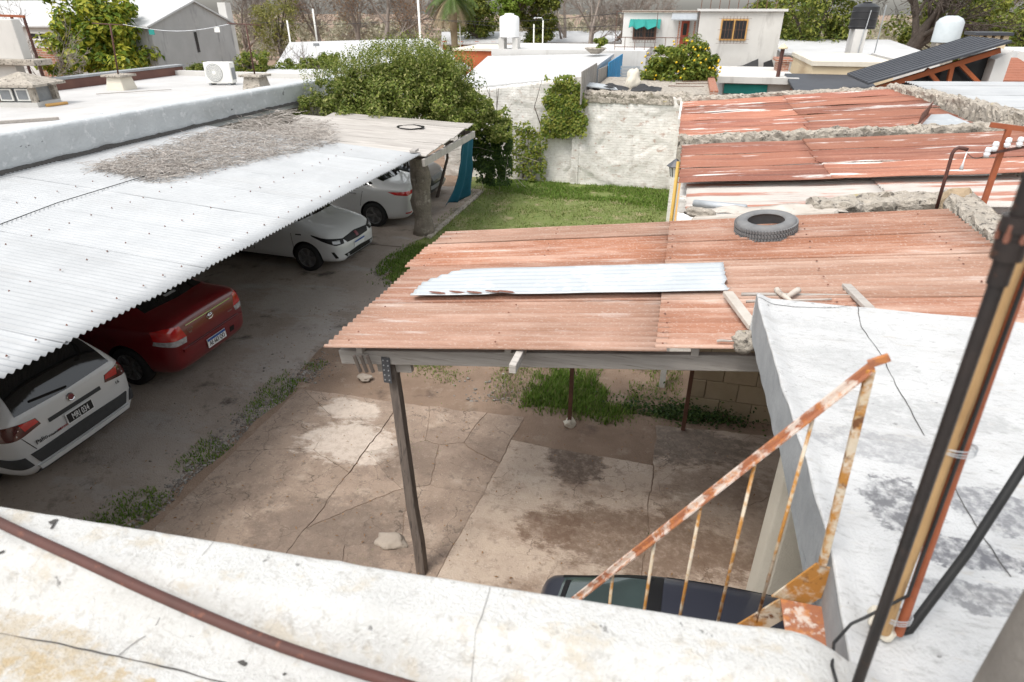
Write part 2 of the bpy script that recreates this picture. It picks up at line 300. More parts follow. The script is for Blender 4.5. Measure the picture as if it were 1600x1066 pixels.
mk('citrus_leaf', (.10, .15, .02), (.07, .11, .016), 1.5, .5, island=[(.06, .11, .015), (.14, .19, .025), (.28, .29, .045), (.19, .23, .03)], transl=.3)
mk('tree_leaf', (.05, .075, .016), (.035, .055, .012), .6, .6, island=[(.06, .10, .016), (.16, .20, .03), (.33, .33, .06), (.10, .145, .025)], transl=.25)
mk('hazy_leaf', (.30, .28, .20), (.24, .225, .17), .3, .8, island=[(.27, .255, .19), (.40, .37, .28), (.48, .43, .33), (.33, .33, .21)], transl=.3)  # distance haze is put into these pale greyish leaf tones
mk('olive_leaf', (.20, .20, .06), (.12, .13, .04), .6, .6, island=[(.10, .115, .03), (.20, .21, .055), (.34, .30, .09), (.14, .15, .04)], transl=.3)
mk('lime_leaf', (.2, .28, .04), (.14, .22, .03), .6, .6, island=[(.12, .2, .02), (.2, .3, .04), (.3, .36, .07)], transl=.35)
mk('palm_leaf', (.08, .13, .03), (.05, .09, .02), 1, .5, island=[(.05, .09, .015), (.1, .16, .03), (.16, .2, .06)], transl=.25)
mk('palm_dry', (.32, .25, .16), (.24, .18, .11), 1, .8)
mk('dry_leaf', (.28, .15, .07), (.2, .1, .05), 1, .8, island=[(.18, .09, .04), (.3, .17, .08), (.36, .25, .14)], transl=.2)
mk('lemon_skin', (.75, .52, .03), (.7, .45, .02), 5, .45)
mk('bark', (.12, .095, .08), (.075, .06, .05), 5, .95, [((.2, .17, .15), 8, .58, .7)], .6, 25, bdist=.03)
mk('bare_twig', (.30, .255, .225), (.22, .185, .16), 3, .95)
mk('dry_twig', (.34, .30, .27), (.24, .21, .19), 9, .95, island=[(.24, .21, .19), (.40, .36, .33), (.54, .50, .46), (.33, .30, .27)])
mk('trunk_post', (.26, .225, .19), (.15, .13, .11), 5, .95, [((.40, .37, .33), 6, .56, .7), ((.07, .06, .055), 7, .60, .72, (1, 1, .4))], .9, 22, bdist=.04)
mk('old_whitewash', (.80, .775, .74), (.70, .67, .63), 2.2, .92, [((.50, .44, .39), 2.6, .56, .66, (1, 1, 1.6), .65), ((.42, .26, .20), 4, .60, .655, (1, 1, 2.2), .7), ((.24, .21, .185), .8, .55, .70, (2.2, 2.2, .5), .7), ((.84, .82, .79), 6, .52, .60, (1, 1, 1.6), .6), ((.12, .11, .10), 10, .635, .70, (1, 1, 2.5), .75)], .6, 12, brick=(.27, .075, .006, (.48, .42, .37, .22)), bdist=.03)
mk('rubble', (.50, .45, .385), (.31, .275, .235), 9, .95, [((.56, .51, .45), 7, .56, .66), ((.09, .08, .07), 14, .55, .64), ((.42, .34, .14), 4, .66, .74)], 1.0, 20, bdist=.05)
mk('beige_block', (.50, .41, .29), (.42, .34, .235), 3, .9, [((.2, .15, .11), 12, .66, .72), ((.14, .12, .09), 1.4, .62, .8, (1, 1, 1), .6)], .4, 30, objrand=.04)
mk('cream_render', (.66, .61, .52), (.60, .55, .46), 3, .85, [((.5, .45, .38), 9, .6, .75, (1, 1, 1), .5)], .7, 60)
mk('white_wall', (.62, .61, .595), (.54, .53, .515), .9, .85, [((.40, .38, .35), 1.4, .57, .76, (1.5, 1.5, .4), .6)], .1, 20)
mk('stained_white', (.60, .585, .56), (.50, .485, .46), .7, .9, [((.30, .28, .26), .9, .56, .72, (2.2, 2.2, .45), .75)], .2, 20)
mk('shade_grey_gable', (.44, .435, .43), (.35, .345, .34), .8, .95, [((.12, .12, .12), 1.1, .55, .72, (2, 2, .4), .75), ((.42, .41, .40), .8, .56, .7)], .3, 16)  # grey carries the shade of this wall side; dark streaks are stains
mk('yellow_wall', (.60, .44, .24), (.52, .38, .2), .8, .85)
mk('cream_paint', (.70, .58, .40), (.62, .50, .34), 1, .8)
mk('orange_wall', (.50, .135, .055), (.42, .11, .045), 1, .8)
mk('red_brick', (.36, .15, .09), (.28, .11, .07), 3, .9, [((.5, .4, .33), 6, .6, .72)], .5, 20, brick=(.25, .08, .012, (.45, .4, .35, .8)))
mk('brown_kerb', (.17, .085, .065), (.12, .06, .05), 2, .8)
mk('dark_sheet', (.040, .043, .052), (.055, .058, .068), 3, .5, objrand=.05)
mk('tile_red', (.34, .13, .08), (.26, .1, .06), 4, .85)
mk('glass_dark', (.018, .02, .022), (.03, .032, .035), 2, .15, spec=.5)
mk('teal_cloth', (.03, .26, .23), (.02, .2, .18), 2, .8)
mk('tarp_blue', (.015, .125, .215), (.01, .095, .17), 2, .7, [((.01, .05, .09), 2, .6, .72)], .2, 12)
mk('tarp_black', (.028, .028, .03), (.04, .04, .042), 3, .7, bump=.3, bscale=12)
mk('blue_paint', (.03, .28, .56), (.02, .22, .46), 2, .7, [((.55, .55, .52), 5, .63, .7)])
mk('grey_board', (.36, .335, .31), (.22, .205, .19), 3, .9, [((.1, .09, .08), 6, .58, .7, (4, 4, .4))], stretch=(3, 3, .4))
mk('red_paint', (.40, .085, .05), (.32, .07, .04), 4, .6)
mk('white_plastic', (.78, .77, .73), (.72, .71, .67), 3, .45)
mk('tank_grey', (.50, .54, .56), (.44, .48, .5), 3, .45)
mk('tank_black', (.022, .023, .026), (.03, .03, .033), 3, .4)
mk('fibre_white', (.80, .80, .80), (.76, .76, .76), 3, .4)
mk('grille_grey', (.20, .21, .22), (.26, .27, .28), 8, .5)
mk('pvc_yellow', (.62, .36, .12), (.55, .31, .1), 6, .5)
mk('yellow_pipe', (.58, .38, .09), (.50, .32, .08), 6, .5)
mk('tyre_rubber', (.20, .20, .202), (.14, .14, .143), 8, .85, [((.20, .19, .175), 6, .54, .72, (1, 1, 1), .75)], .3, 60)
mk('rust_zinc', (.50, .465, .43), (.41, .38, .35), 1.5, .7, [((.36, .15, .10), 1.6, .50, .57, (.25, 3.5, 1), .9), ((.20, .09, .07), 2.2, .60, .70, (.1, 4, 1), .7)], .2, 50, objrand=.06)
mk('stone_grey', (.42, .36, .30), (.33, .28, .235), 5, .95, [((.24, .20, .17), 9, .58, .72)], .5, 40)
mk('tar', (.05, .047, .045), (.09, .085, .08), 30, .85)
mk('crack_grey', (.17, .16, .15), (.26, .25, .24), 30, .9)
mk('stone_tan', (.46, .36, .25), (.36, .27, .18), 6, .95, [((.2, .16, .12), 9, .6, .72)], .8, 25, bdist=.02)
mk('porcelain', (.75, .76, .78), (.7, .7, .74), 6, .3)
mk('moss_rubble', (.11, .095, .08), (.07, .06, .05), 8, .95, [((.04, .07, .015), 6, .56, .66)], .8, 25, bdist=.03)
# cars
mk('paint_white', (.62, .63, .64), (.60, .61, .62), 1, .28, spec=.5, coat=.8, coord='obj')
mk('paint_red', (.17, .006, .010), (.15, .006, .009), 1, .28, spec=.5, coat=.9, coord='obj')
mk('paint_navy', (.026, .029, .042), (.030, .034, .048), 2, .34, [((.08, .085, .11), 8, .64, .8, (1, 1, 1), .5)], spec=.5, coat=.5, coord='obj')
mk('paint_dark', (.03, .032, .035), (.035, .037, .04), 2, .3, spec=.5, coat=.7, coord='obj')
mk('car_glass', (.008, .009, .010), (.012, .013, .014), 2, .05, spec=.7, coat=.5, coord='obj')
mk('car_glass_green', (.045, .065, .065), (.03, .045, .045), 2, .08, spec=.7, coat=.5, coord='obj')
mk('car_plastic', (.055, .057, .06), (.045, .047, .05), 9, .65, coord='obj')
mk('car_black', (.008, .008, .009), (.01, .01, .011), 9, .5, coord='obj')
mk('car_tyre', (.016, .016, .017), (.022, .022, .022), 9, .85, coord='obj')
mk('rim_dark', (.20, .20, .205), (.25, .25, .255), 4, .35, metal=.6, coord='obj')
mk('rim_silver', (.42, .43, .45), (.36, .37, .39), 4, .3, metal=.8, coord='obj')
mk('chrome', (.75, .76, .78), (.7, .7, .72), 4, .12, metal=1.0, coord='obj')
mk('lamp_red', (.60, .02, .02), (.45, .015, .015), 6, .12, spec=.7, coat=1, coord='obj')
mk('lamp_darkred', (.09, .012, .012), (.06, .01, .01), 6, .15, spec=.7, coat=1, coord='obj')
mk('lamp_clear', (.55, .56, .58), (.25, .26, .27), 18, .12, spec=.7, coat=1, coord='obj')
mk('plate_white', (.78, .79, .80), (.74, .75, .76), 4, .4, coord='obj')
mk('plate_black', (.02, .02, .022), (.025, .025, .027), 4, .4, coord='obj')
mk('plate_blue', (.03, .10, .36), (.03, .09, .32), 4, .4, coord='obj')
mk('badge_red', (.22, .05, .06), (.16, .04, .05), 4, .3, coord='obj')
mk('text_red', (.4, .02, .03), (.36, .02, .03), 4, .4, coord='obj')
mk('lamp_glass', (.75, .75, .72), (.7, .7, .66), 4, .2)
M = MATS
# ================================================================ ground and yard
def nv(x, y, s=1.0, o=0.0): return noise.noise(V((x * s + o, y * s - o, o)))
def wobble(poly, amp=.12, step=.25, s=1.6, o=0.0):
    out = []
    for i in range(len(poly)):
        a = V(poly[i]); b = V(poly[(i + 1) % len(poly)]); n = max(1, int((b - a).length / step))
        for k in range(n):
            p = a.lerp(b, k / n)
            out.append((p.x + nv(p.x, p.y, s, o) * amp, p.y + nv(p.x, p.y, s, o + 9) * amp))
    return out
struct(MB().box(-420, 420, -120, 600, -.5, 0).build('ground', M['dirt']))
struct(MB().prism(wobble([(-10.2, -2), (-5.35, -2), (-5.25, 8.2), (-4.6, 10.2), (-5.7, 11.2), (-5.9, 18.6), (-10.2, 18.6)], .22), .001, .006).build('driveway', M['drive_dirt']))
struct(MB().prism(wobble([(-5.6, 11.0), (-3.6, 9.2), (-1.2, 9.4), (.1, 9.2), (.1, 20), (-6.6, 20), (-6.0, 15)], .25), .002, .010).build('lawn', M['lawn_soil']))
ys = struct(MB().prism(wobble([(-5.15, 2.0), (2.6, 2.0), (2.4, 7.55), (-.6, 7.2), (-2.0, 7.1), (-5.1, 6.9)], .12), .002, .032).build('yard_bed', M['dirt']))

def clip(poly, n, c):                    # keep n.p <= c
    out = []
    for i in range(len(poly)):
        a, b = poly[i], poly[(i + 1) % len(poly)]
        da = a[0] * n[0] + a[1] * n[1] - c; db = b[0] * n[0] + b[1] * n[1] - c
        if da <= 0: out.append(a)
        if (da < 0) != (db < 0):
            t = da / (da - db); out.append((a[0] + (b[0] - a[0]) * t, a[1] + (b[1] - a[1]) * t))
    return out
def slabs(region, sites, gap, mt, top=.045, jag=.05):
    for i, s in enumerate(sites):
        poly = list(region)
        for j, q in enumerate(sites):
            if i == j: continue
            nx, ny = q[0] - s[0], q[1] - s[1]; ln = math.hypot(nx, ny); nx /= ln; ny /= ln
            poly = clip(poly, (nx, ny), nx * (s[0] + q[0]) / 2 + ny * (s[1] + q[1]) / 2 - gap * rnd.choice((.08, .15, .3, .9)))
            if len(poly) < 3: break
        if len(poly) < 3: continue
        out = []
        for k in range(len(poly)):
            a = V(poly[k]); b = V(poly[(k + 1) % len(poly)]); n = max(1, int((b - a).length / .035))
            for e in range(n):
                p = a.lerp(b, e / n)
                out.append((p.x + nv(p.x, p.y, 2.2, 3) * jag + nv(p.x, p.y, 11, 5) * jag * .45, p.y + nv(p.x, p.y, 2.2, 13) * jag + nv(p.x, p.y, 11, 15) * jag * .45))
        tx, ty, tz = rnd.uniform(-.004, .004), rnd.uniform(-.004, .004), rnd.uniform(-.004, .004)
        MB().prism(out, .004, lambda x, y: top + tz + tx * (x - s[0]) + ty * (y - s[1])).build('slab_piece', mt, ys)
def rsites(x0, x1, y0, y1, n, seed):
    r = random.Random(seed); return [(r.uniform(x0, x1), r.uniform(y0, y1)) for _ in range(n)]
slabs([(-5.0, 2.1), (-3.418, 2.1), (-3.388, 6.75), (-4.98, 6.72)], [(-4.2, 2.5), (-4.6, 3.6), (-3.8, 3.9), (-4.2, 4.9), (-4.5, 5.9), (-3.7, 6.0), (-4.0, 6.6)], .005, M['concrete_slab'], jag=.035)
slabs([(-3.41, 2.1), (-1.95, 2.1), (-1.6, 6.85), (-3.38, 6.75)], [(-2.9, 2.5), (-2.2, 2.9), (-3.0, 3.6), (-2.4, 3.9), (-2.7, 4.6), (-3.15, 5.0), (-2.2, 4.8), (-2.7, 5.6), (-2.2, 5.7), (-3.1, 6.2), (-2.5, 6.4), (-1.9, 6.3)], .008, M['concrete_slab'], .04, .04)
slabs([(-1.94, 2.1), (.168, 2.1), (.168, 6.25), (-1.63, 6.3)], [(-1.0, 2.6), (-1.2, 4.3), (-.2, 4.6), (-1.0, 5.7), (-.2, 6.0), (-.3, 3.3)], .003, M['concrete_pale'], .042, .03)
slabs([(.18, 2.1), (2.3, 2.1), (2.2, 7.3), (.18, 7.1)], [(.9, 2.9), (.7, 4.9), (1.8, 5.2), (.8, 6.5), (1.9, 6.8)], .003, M['concrete_pale'], .040, .04)

# rubble strip, gravel, stones
def scatter_stones(name, line, wid, n, r0, r1, mt, label):
    mb = MB()
    for i in range(n):
        k = rnd.random() * (len(line) - 1); a = V(line[int(k)]); b = V(line[min(int(k) + 1, len(line) - 1)]); p = a.lerp(b, k % 1)
        r = rnd.uniform(r0, r1) * rnd.choice([1, 1, 1, 1.7])
        mb.rock((p.x + rnd.gauss(0, wid), p.y + rnd.gauss(0, wid), r * .35), r, (1, rnd.uniform(.6, 1), .6), i, 1)
    return tag(mb.build(name, mt), label, 'gravel', kind='stuff')
scatter_stones('gravel_strip', [(-5.15, 2.2), (-5.2, 4.5), (-5.25, 6.0), (-5.1, 7.5)], .13, 2600, .006, .018, M['gravel'], 'strip of loose grey rubble beside the cracked yard slab')
scatter_stones('yard_gravel', [(-2.5, 7.2), (-1.4, 7.3), (-.6, 7.0), (.2, 6.7)], .28, 500, .008, .02, M['gravel'], 'scattered pale stones on the dirt under the rusty carport')
scatter_stones('drive_gravel', [(-5.6, 3), (-5.8, 7), (-5.2, 9.5), (-4.2, 9.6)], .45, 700, .006, .014, M['gravel'], 'fine stones strewn along the dirt driveway')
for i, (x, y, r, lb) in enumerate([(610, 845, .15, 'flat round stone lying on the cracked slab near the wooden post'), (570, 590, .10, 'small grey stone at the back of the yard left of the post')]):
    p = P(x, y, .05); tag(MB().rock((p.x, p.y, .05), r, (1.1, .8, .35), i + 40, 3).build('yard_stone', M['stone_grey'], smooth=True), lb, 'stone')

# grass
def grass(name, poly, n, h0, h1, mt, label, clump=.0, bw=.008):
    mb = MB(); xs = [p[0] for p in poly]; yv = [p[1] for p in poly]
    def inside(x, y):
        c = False; j = len(poly) - 1
        for i in range(len(poly)):
            if (poly[i][1] > y) != (poly[j][1] > y) and x < (poly[j][0] - poly[i][0]) * (y - poly[i][1]) / (poly[j][1] - poly[i][1]) + poly[i][0]: c = not c
            j = i
        return c
    k = 0; tries = 0
    while k < n and tries < n * 12:
        tries += 1
        x = rnd.uniform(min(xs), max(xs)); y = rnd.uniform(min(yv), max(yv))
        if not inside(x + rnd.gauss(0, .10), y + rnd.gauss(0, .13)): continue
        d = nv(x, y, 1.3, 4) + .5 * nv(x, y, 4, 8)
        if d < clump - rnd.random() * .35: continue
        h = rnd.uniform(h0, h1) * (1 + .7 * d); a = rnd.random() * 6.283; l = rnd.uniform(.2, .9) * h; wv = bw * rnd.uniform(.7, 1.6)
        ca, sa = math.cos(a), math.sin(a); b = a + 1.57; cb, sb = math.cos(b) * wv, math.sin(b) * wv
        mb.add([(x - cb, y - sb, .005), (x + cb, y + sb, .005), (x + ca * l * .4 + cb * .7, y + sa * l * .4 + sb * .7, h * .6), (x + ca * l * .4 - cb * .7, y + sa * l * .4 - sb * .7, h * .6), (x + ca * l, y + sa * l, h)], [(0, 1, 2, 3), (3, 2, 4)])
        k += 1
    return tag(mb.build(name, mt), label, 'grass', kind='stuff')
grass('lawn_grass', [(-5.9, 11.6), (-3.4, 9.2), (.1, 8.4), (.1, 19.9), (-6, 19.9)], 30000, .02, .06, M['grass_dry'], 'short patchy lawn of green and straw grass behind the carport', -.3, .010)
grass('wall_grass', [(-5.6, 18.6), (-3.5, 18.0), (-1.5, 18.2), (.05, 17.4), (.05, 19.9), (-5.9, 19.9)], 11000, .03, .10, M['grass'], 'bright green grass along the foot of the old wall', -.25, .011)
grass('carport_grass', [(-1.75, 7.15), (-.35, 6.95), (-.1, 7.6), (-.7, 8.2), (-1.6, 8.3)], 4200, .03, .12, M['grass'], 'tall green grass tuft round the steel post under the carport', -.1, .007)
grass('driveway_grass', [(-5.9, 11.0), (-4.9, 10.6), (-3.6, 11.4), (-4.6, 12.6), (-5.6, 13.3), (-6.1, 12.4)], 6500, .03, .08, M['grass'], 'green grass in front of the white hatchback', -.1, .009)
grass('strip_grass', [(-6.05, 2.6), (-5.2, 2.6), (-5.15, 4.2), (-5.55, 4.4)], 3600, .015, .055, M['grass'], 'thin green grass between the driveway and the rubble strip', 0, .006)
grass('kerb_grass', [(-5.6, 4.7), (-5.05, 5.0), (-5.0, 7.6), (-5.5, 7.4)], 1700, .015, .05, M['grass'], 'sparse grass tufts along the rubble strip near the red car', .12, .006)
grass('slab_weeds', [(-3.6, 2.6), (1.0, 4.0), (-.3, 6.9), (-3.2, 6.9)], 1800, .01, .04, M['grass'], 'small weeds in the cracks of the yard slab', .42, .006)
grass('passage_grass', [(-2.4, 7.2), (.5, 7.1), (.5, 9.0), (-2.4, 9.2)], 5200, .015, .06, M['grass_dry'], 'sparse mixed grass and straw on the dirt under the carport rear', .0, .006)
grass('gate_grass', [(-4.4, 8.2), (-2.9, 7.4), (-2.4, 8.6), (-3.6, 9.4)], 2600, .02, .05, M['grass_dry'], 'dry grass on the dirt left of the rusty carport', .0, .007)
mb = MB()
for i in range(1500):
    x = rnd.gauss(.55, .42); y = 7.45 + rnd.gauss(0, .1); mb.leaf((x, y, abs(rnd.gauss(.05, .09))), (rnd.gauss(0, .6), rnd.gauss(-.3, .6), 1), .05, .03)
lit = MB()
for i in range(900):
    x, y = rnd.uniform(-6.4, 1.9), rnd.uniform(2.6, 9.6); lit.leaf((x, y, .055 + .012 * rnd.random()) if (-5 < x < 2.2 and y < 6.8) else (x, y, .016), (rnd.gauss(0, .3), rnd.gauss(0, .3), 1), rnd.uniform(.015, .05), .015)
tag(lit.build('leaf_litter', M['dry_leaf']), 'scattered dead leaves and scraps over the yard and driveway', 'litter', kind='stuff')
tag(mb.build('wall_weeds', M['ivy_dark']), 'dark leafy weeds at the foot of the beige block wall', 'weeds', kind='stuff')

# ================================================================ near roof with its parapet
EDGE = [(-7.5, 1.02), (-2.1, 1.12), (-.73, 1.20), (.2, 1.262), (.58, 1.29), (.75, 1.30), (1.2, 1.31), (4.5, 1.36)]
def edge_y(x):
    for (a, b), (c, d) in zip(EDGE, EDGE[1:]):
        if x <= c: return b + (d - b) * (x - a) / (c - a)
    return EDGE[-1][1]
def sm(t): t = max(0, min(1, t)); return t * t * (3 - 2 * t)
def roof_z(x, y):
    d = edge_y(x) - y; ph = 3.5 - .165 * sm((x - .45) / .35)
    base = 3.36 - .04 * sm((x - .45) / .35)
    z = base + (ph - base) * (1 - sm((d - .14) / .13))
    if d < .014: z -= .012 * (1 - d / .014) ** 2
    return z + .004 * nv(x, y, 1.7, 2) + .0012 * nv(x, y, 7, 4)
nr = thing('near_building', 'flat white painted roof with low rounded parapet in the foreground', 'building', (0, 0, 0))
mb = MB(); nx_, ny_ = 300, 60; vs = []; x0, x1 = -7.5, 4.5
for j in range(ny_ + 1):
    dd = (j / ny_) ** 2.2 * 5.0
    for i in range(nx_ + 1):
        x = x0 + (x1 - x0) * i / nx_; y = edge_y(x) - dd
        if j == 0: y += .012 * nv(x, 0, 3, 1) + .006 * nv(x, 0, 11, 6)
        vs.append((x, y, roof_z(x, min(y, edge_y(x)))))
fs = [(j * (nx_ + 1) + i, (j + 1) * (nx_ + 1) + i, (j + 1) * (nx_ + 1) + i + 1, j * (nx_ + 1) + i + 1) for j in range(ny_) for i in range(nx_)]
o0 = len(vs); vs += [(v[0], v[1] + .004, 0.0) for v in vs[:nx_ + 1]]
wall_f = [(i, i + 1, o0 + i + 1, o0 + i) for i in range(nx_)]
MB().add(vs, fs).build('roof_deck', M['near_roof_paint'], nr, smooth=True)
MB().add([(v[0], v[1] - .002, v[2] - .004) for v in vs], wall_f).build('wall', M['cream_render'], nr, smooth=True)
def on_roof(x, y, off=.003):
    z = 3.4
    for _ in range(6):
        p = P(x, y, z); z = roof_z(p.x, min(p.y, edge_y(p.x))) + off
    return P(x, y, z)
def ribbon(mb, pts, w0, w1, seed=0, zf=None):
    fine = []
    for a, b in zip(pts, pts[1:]):
        n = max(2, int((b - a).length / .015))
        for k in range(n): fine.append(a.lerp(b, k / n))
    fine.append(pts[-1]); vs = []; fs = []
    for i, p in enumerate(fine):
        d = (fine[min(i + 1, len(fine) - 1)] - fine[max(i - 1, 0)]); d.z = 0; d.normalize(); s = V((-d.y, d.x, 0))
        p = p + s * .006 * noise.noise(p * 14 + V((seed, 0, 0)))
        ww = w0 + (w1 - w0) * max(0, .5 + .9 * noise.noise(p * 6 + V((0, seed, 0))))
        for q in (p - s * ww / 2, p + s * ww / 2):
            vs.append((q.x, q.y, (zf(q.x, q.y) if zf else q.z)))
    for i in range(len(fine) - 1): fs.append((2 * i, 2 * i + 2, 2 * i + 3, 2 * i + 1))
    return mb.add(vs, fs)
zf = lambda x, y: roof_z(x, min(y, edge_y(x))) + .0025
for i, (pl, a, b) in enumerate([([(88, 812), (80, 826)], .004, .016), ([(335, 846), (315, 868)], .001, .004), ([(20, 885), (0, 897), (-20, 905)], .004, .012), ([(250, 965), (215, 1000), (185, 1025)], .002, .006), ([(-10, 988), (65, 1000), (120, 1012), (182, 1026), (270, 1045), (375, 1075)], .002, .010), ([(767, 918), (755, 960), (742, 1005), (735, 1070)], .001, .005)]):
    ribbon(MB(), [on_roof(x, y) for x, y in pl], a * .7, b * .7, i * 7.3, zf).build('crack', M['tar'] if i in (0, 2, 4) else M['crack_grey'], nr)
for x, y, r in [(380, 1036, .016), (300, 992, .010), (268, 990, .007), (445, 1053, .008), (190, 985, .006), (83, 815, .018)]:
    p = on_roof(x, y); k = 9; MB().add([(p.x, p.y, zf(p.x, p.y))] + [(p.x + math.cos(t * 6.283 / k) * r * rnd.uniform(.4, 1.3), p.y + math.sin(t * 6.283 / k) * r * rnd.uniform(.3, .8), zf(p.x, p.y)) for t in range(k)], [(0, t + 1, (t + 1) % k + 1) for t in range(k)]).build('paint_chip', M['tar'], nr)
pp = [(-60, 783, 3.56), (0, 817, 3.55), (130, 877, 3.535), (250, 932, 3.50), (400, 995, 3.465), (520, 1037, 3.44), (650, 1076, 3.41), (800, 1120, 3.40)]
fp = [P(x, y, z) for x, y, z in pp]; pts = []
for i in range(len(fp) - 1):
    a, b, c, d = fp[max(i - 1, 0)], fp[i], fp[i + 1], fp[min(i + 2, len(fp) - 1)]
    for k in range(6):
        t = k / 6; pts.append(.5 * ((2 * b) + (c - a) * t + (2 * a - 5 * b + 4 * c - d) * t * t + (3 * b - a - 3 * c + d) * t ** 3))
tag(MB().tube(pts, .0155, 12).build('roof_conduit', M['rust_pipe'], smooth=True), 'long brown conduit pipe lying across the white foreground parapet', 'pipe')

# ================================================================ right-hand white roof
rr = thing('right_building', 'white painted flat roof slab on the right with worn grey patches', 'building', (0, 0, 0))
RE = [(.66, 1.25), (.67, 1.5), (.69, 1.8), (.675, 2.4), (.65, 3.0), (.63, 3.6), (.62, 4.03)]
def re_x(y):
    for (a, b), (c, d) in zip(RE, RE[1:]):
        if y <= d: return a + (c - a) * (y - b) / (d - b)
    return RE[-1][0]
def rz(x, y): return 3.30 + .03 * (1 - sm((x - re_x(y)) / .10)) + .006 * nv(x, y, 1.5, 7) + .02 * sm((y - 3.85) / .15)
n1, n2 = 70, 70; vs = []
for j in range(n2 + 1):
    y = 1.22 + 2.81 * j / n2
    for i in range(n1 + 1):
        t = (i / n1) ** 1.8; x = re_x(y) + t * (5.2 - re_x(y)); vs.append((x + (.008 * nv(0, y, 5, 3) if i == 0 else 0), y + (.02 * nv(x, 0, 3, 8) + .01 * (x - .6) if j == n2 else 0), rz(x, y) - (.012 if i == 0 else 0)))
MB().add(vs, [(j * (n1 + 1) + i, j * (n1 + 1) + i + 1, (j + 1) * (n1 + 1) + i + 1, (j + 1) * (n1 + 1) + i) for j in range(n2) for i in range(n1)]).build('roof_deck', M['right_roof_paint'], rr, smooth=True)
ring = [vs[j * (n1 + 1)] for j in range(n2 + 1)]; back = [vs[n2 * (n1 + 1) + i] for i in range(n1 + 1)]
def skirt(row, dz, ins, name, mt):
    vv = [(x, y, z - .002) for x, y, z in row] + [(x + ins[0], y + ins[1], z - dz + .01 * nv(x, y, 6)) for x, y, z in row]; n = len(row)
    MB().add(vv, [(i, i + 1, n + i + 1, n + i) for i in range(n - 1)]).build(name, mt, rr, smooth=True)
skirt(ring, .27, (.012, 0), 'fascia', M['grey_render']); skirt(back, .27, (0, -.01), 'rear_fascia', M['right_roof_paint'])
MB().box(.70, 5.2, 1.4, 3.98, 2.98, 3.03).build('soffit', M['grey_render'], rr)
MB().box(3.6, 3.8, 1.45, 7.4, 0, 2.97).build('wall', M['cream_render'], rr)
MB().prism([(.99, 3.96), (1.02, 3.84), (1.12, 3.80), (1.44, 3.80), (1.44, 4.04), (1.02, 4.04)], 0, 2.98).build('pillar', M['cream_render'], rr, bevel=.015)
zr = lambda x, y: rz(x, y) + .003
for i, pl in enumerate([[(1338, 478), (1345, 510), (1378, 555), (1405, 610), (1445, 680)], [(1180, 474), (1240, 482), (1300, 485), (1338, 480)], [(1490, 760), (1530, 830), (1580, 900)]]):
    ribbon(MB(), [P(x, y, 3.305) for x, y in pl], .0015, .006, 60 + i, zr).build('crack', M['tar'], rr)
tag(MB().cbox(P(1275, 1028, 3.40) + V((0, 0, .006)), .022, .012, .008, .8).build('brick_chip', M['rust_edge']), 'tiny chip of red brick on the white parapet near the stair', 'brick chip')

# ================================================================ corrugated sheets
def corr(x0, x1, y0, y1, zfun, pitch=.0762, amp=.010, seg=6, nl=6, sag=.004, jag=0.0, seed=0, yedge=0.0):
    """ribs run along X, waves along Y"""
    nw = max(1, round((y1 - y0) / pitch)); ny = nw * seg; vs = []
    for j in range(ny + 1):
        y = y0 + (y1 - y0) * j / ny; wz = amp * math.sin(2 * math.pi * j / seg)
        for i in range(nl + 1):
            t = i / nl; x = x0 + (x1 - x0) * t
            if i in (0, nl) and jag: x += jag * noise.noise(V((y * 7, seed, i)))
            vs.append((x, y, zfun(x, y) + wz + sag * noise.noise(V((x * 1.3, y * .9, seed)))))
    return MB().add(vs, [(j * (nl + 1) + i, j * (nl + 1) + i + 1, (j + 1) * (nl + 1) + i + 1, (j + 1) * (nl + 1) + i) for j in range(ny) for i in range(nl)])
def sheet(x0, x1, y0, y1, zfun, mt, parent, name='roof_sheet', **k):
    return corr(x0, x1, y0, y1, zfun, **k).build(name, mt, parent, smooth=True, thick=.003)

# ---------------- the rusty carport
CZ = lambda x, y: 2.5 + .126 * (x + 2.66)
cp = thing('rusty_carport', 'open carport with rusty corrugated roof on weathered timber frame', 'carport', (0, 0, 0))
for k, (y0, y1, dx) in enumerate([(4.0, 4.93, 0.0), (4.86, 5.86, .03), (5.79, 6.55, -.04), (6.5, 6.98, .02)]):
    h = .004 + .018 * k
    sheet(-2.66 + dx, .10, y0 + .015 * rnd.random(), y1, lambda x, y: CZ(x, y) + h + .004 * ((y - y0) > .9), M[('rust_sheet_b', 'rust_sheet', 'rust_sheet_c', 'rust_sheet_b')[k]], cp, jag=.018, seed=k, pitch=.085, amp=.020)
for k, (y0, y1, xe) in enumerate([(4.02, 4.9, 4.3), (4.83, 5.75, 3.6), (5.68, 6.25, 2.68), (6.2, 6.94, 2.66)]):
    h = .022 + .018 * k
    sheet(.02, xe, y0, y1, lambda x, y: CZ(x, y) + h, M[('rust_sheet', 'rust_sheet_b', 'rust_sheet_c', 'rust_sheet')[k]], cp, jag=.012, seed=k + 9, pitch=.085, amp=.020)
nl_ = MB()
for x in (-2.45, -1.2, .07, 1.3, 2.35):
    y = 4.06
    while y < 6.9:
        if rnd.random() < .8 and not (4.85 < y < 5.62 and x < .5): nl_.lathe([(.008, 0), (.008, .004), (.004, .008), (0, .009)], 7, Matrix.Translation((x + rnd.uniform(-.02, .02), y + rnd.uniform(-.02, .02), CZ(x, 0) + .034 + .018 * (y - 4) / .95)))
        y += .17
stuff(nl_.build('roof_nails', M['rust_edge'], cp, smooth=True, sharp=40))
beam_z = lambda x: CZ(x, 0) - .14
def timber(p, q, wd, hg, name, mt=M['wood_grey'], parent=cp): return MB().bar(p, q, wd, hg).build(name, mt, parent, bevel=.006)
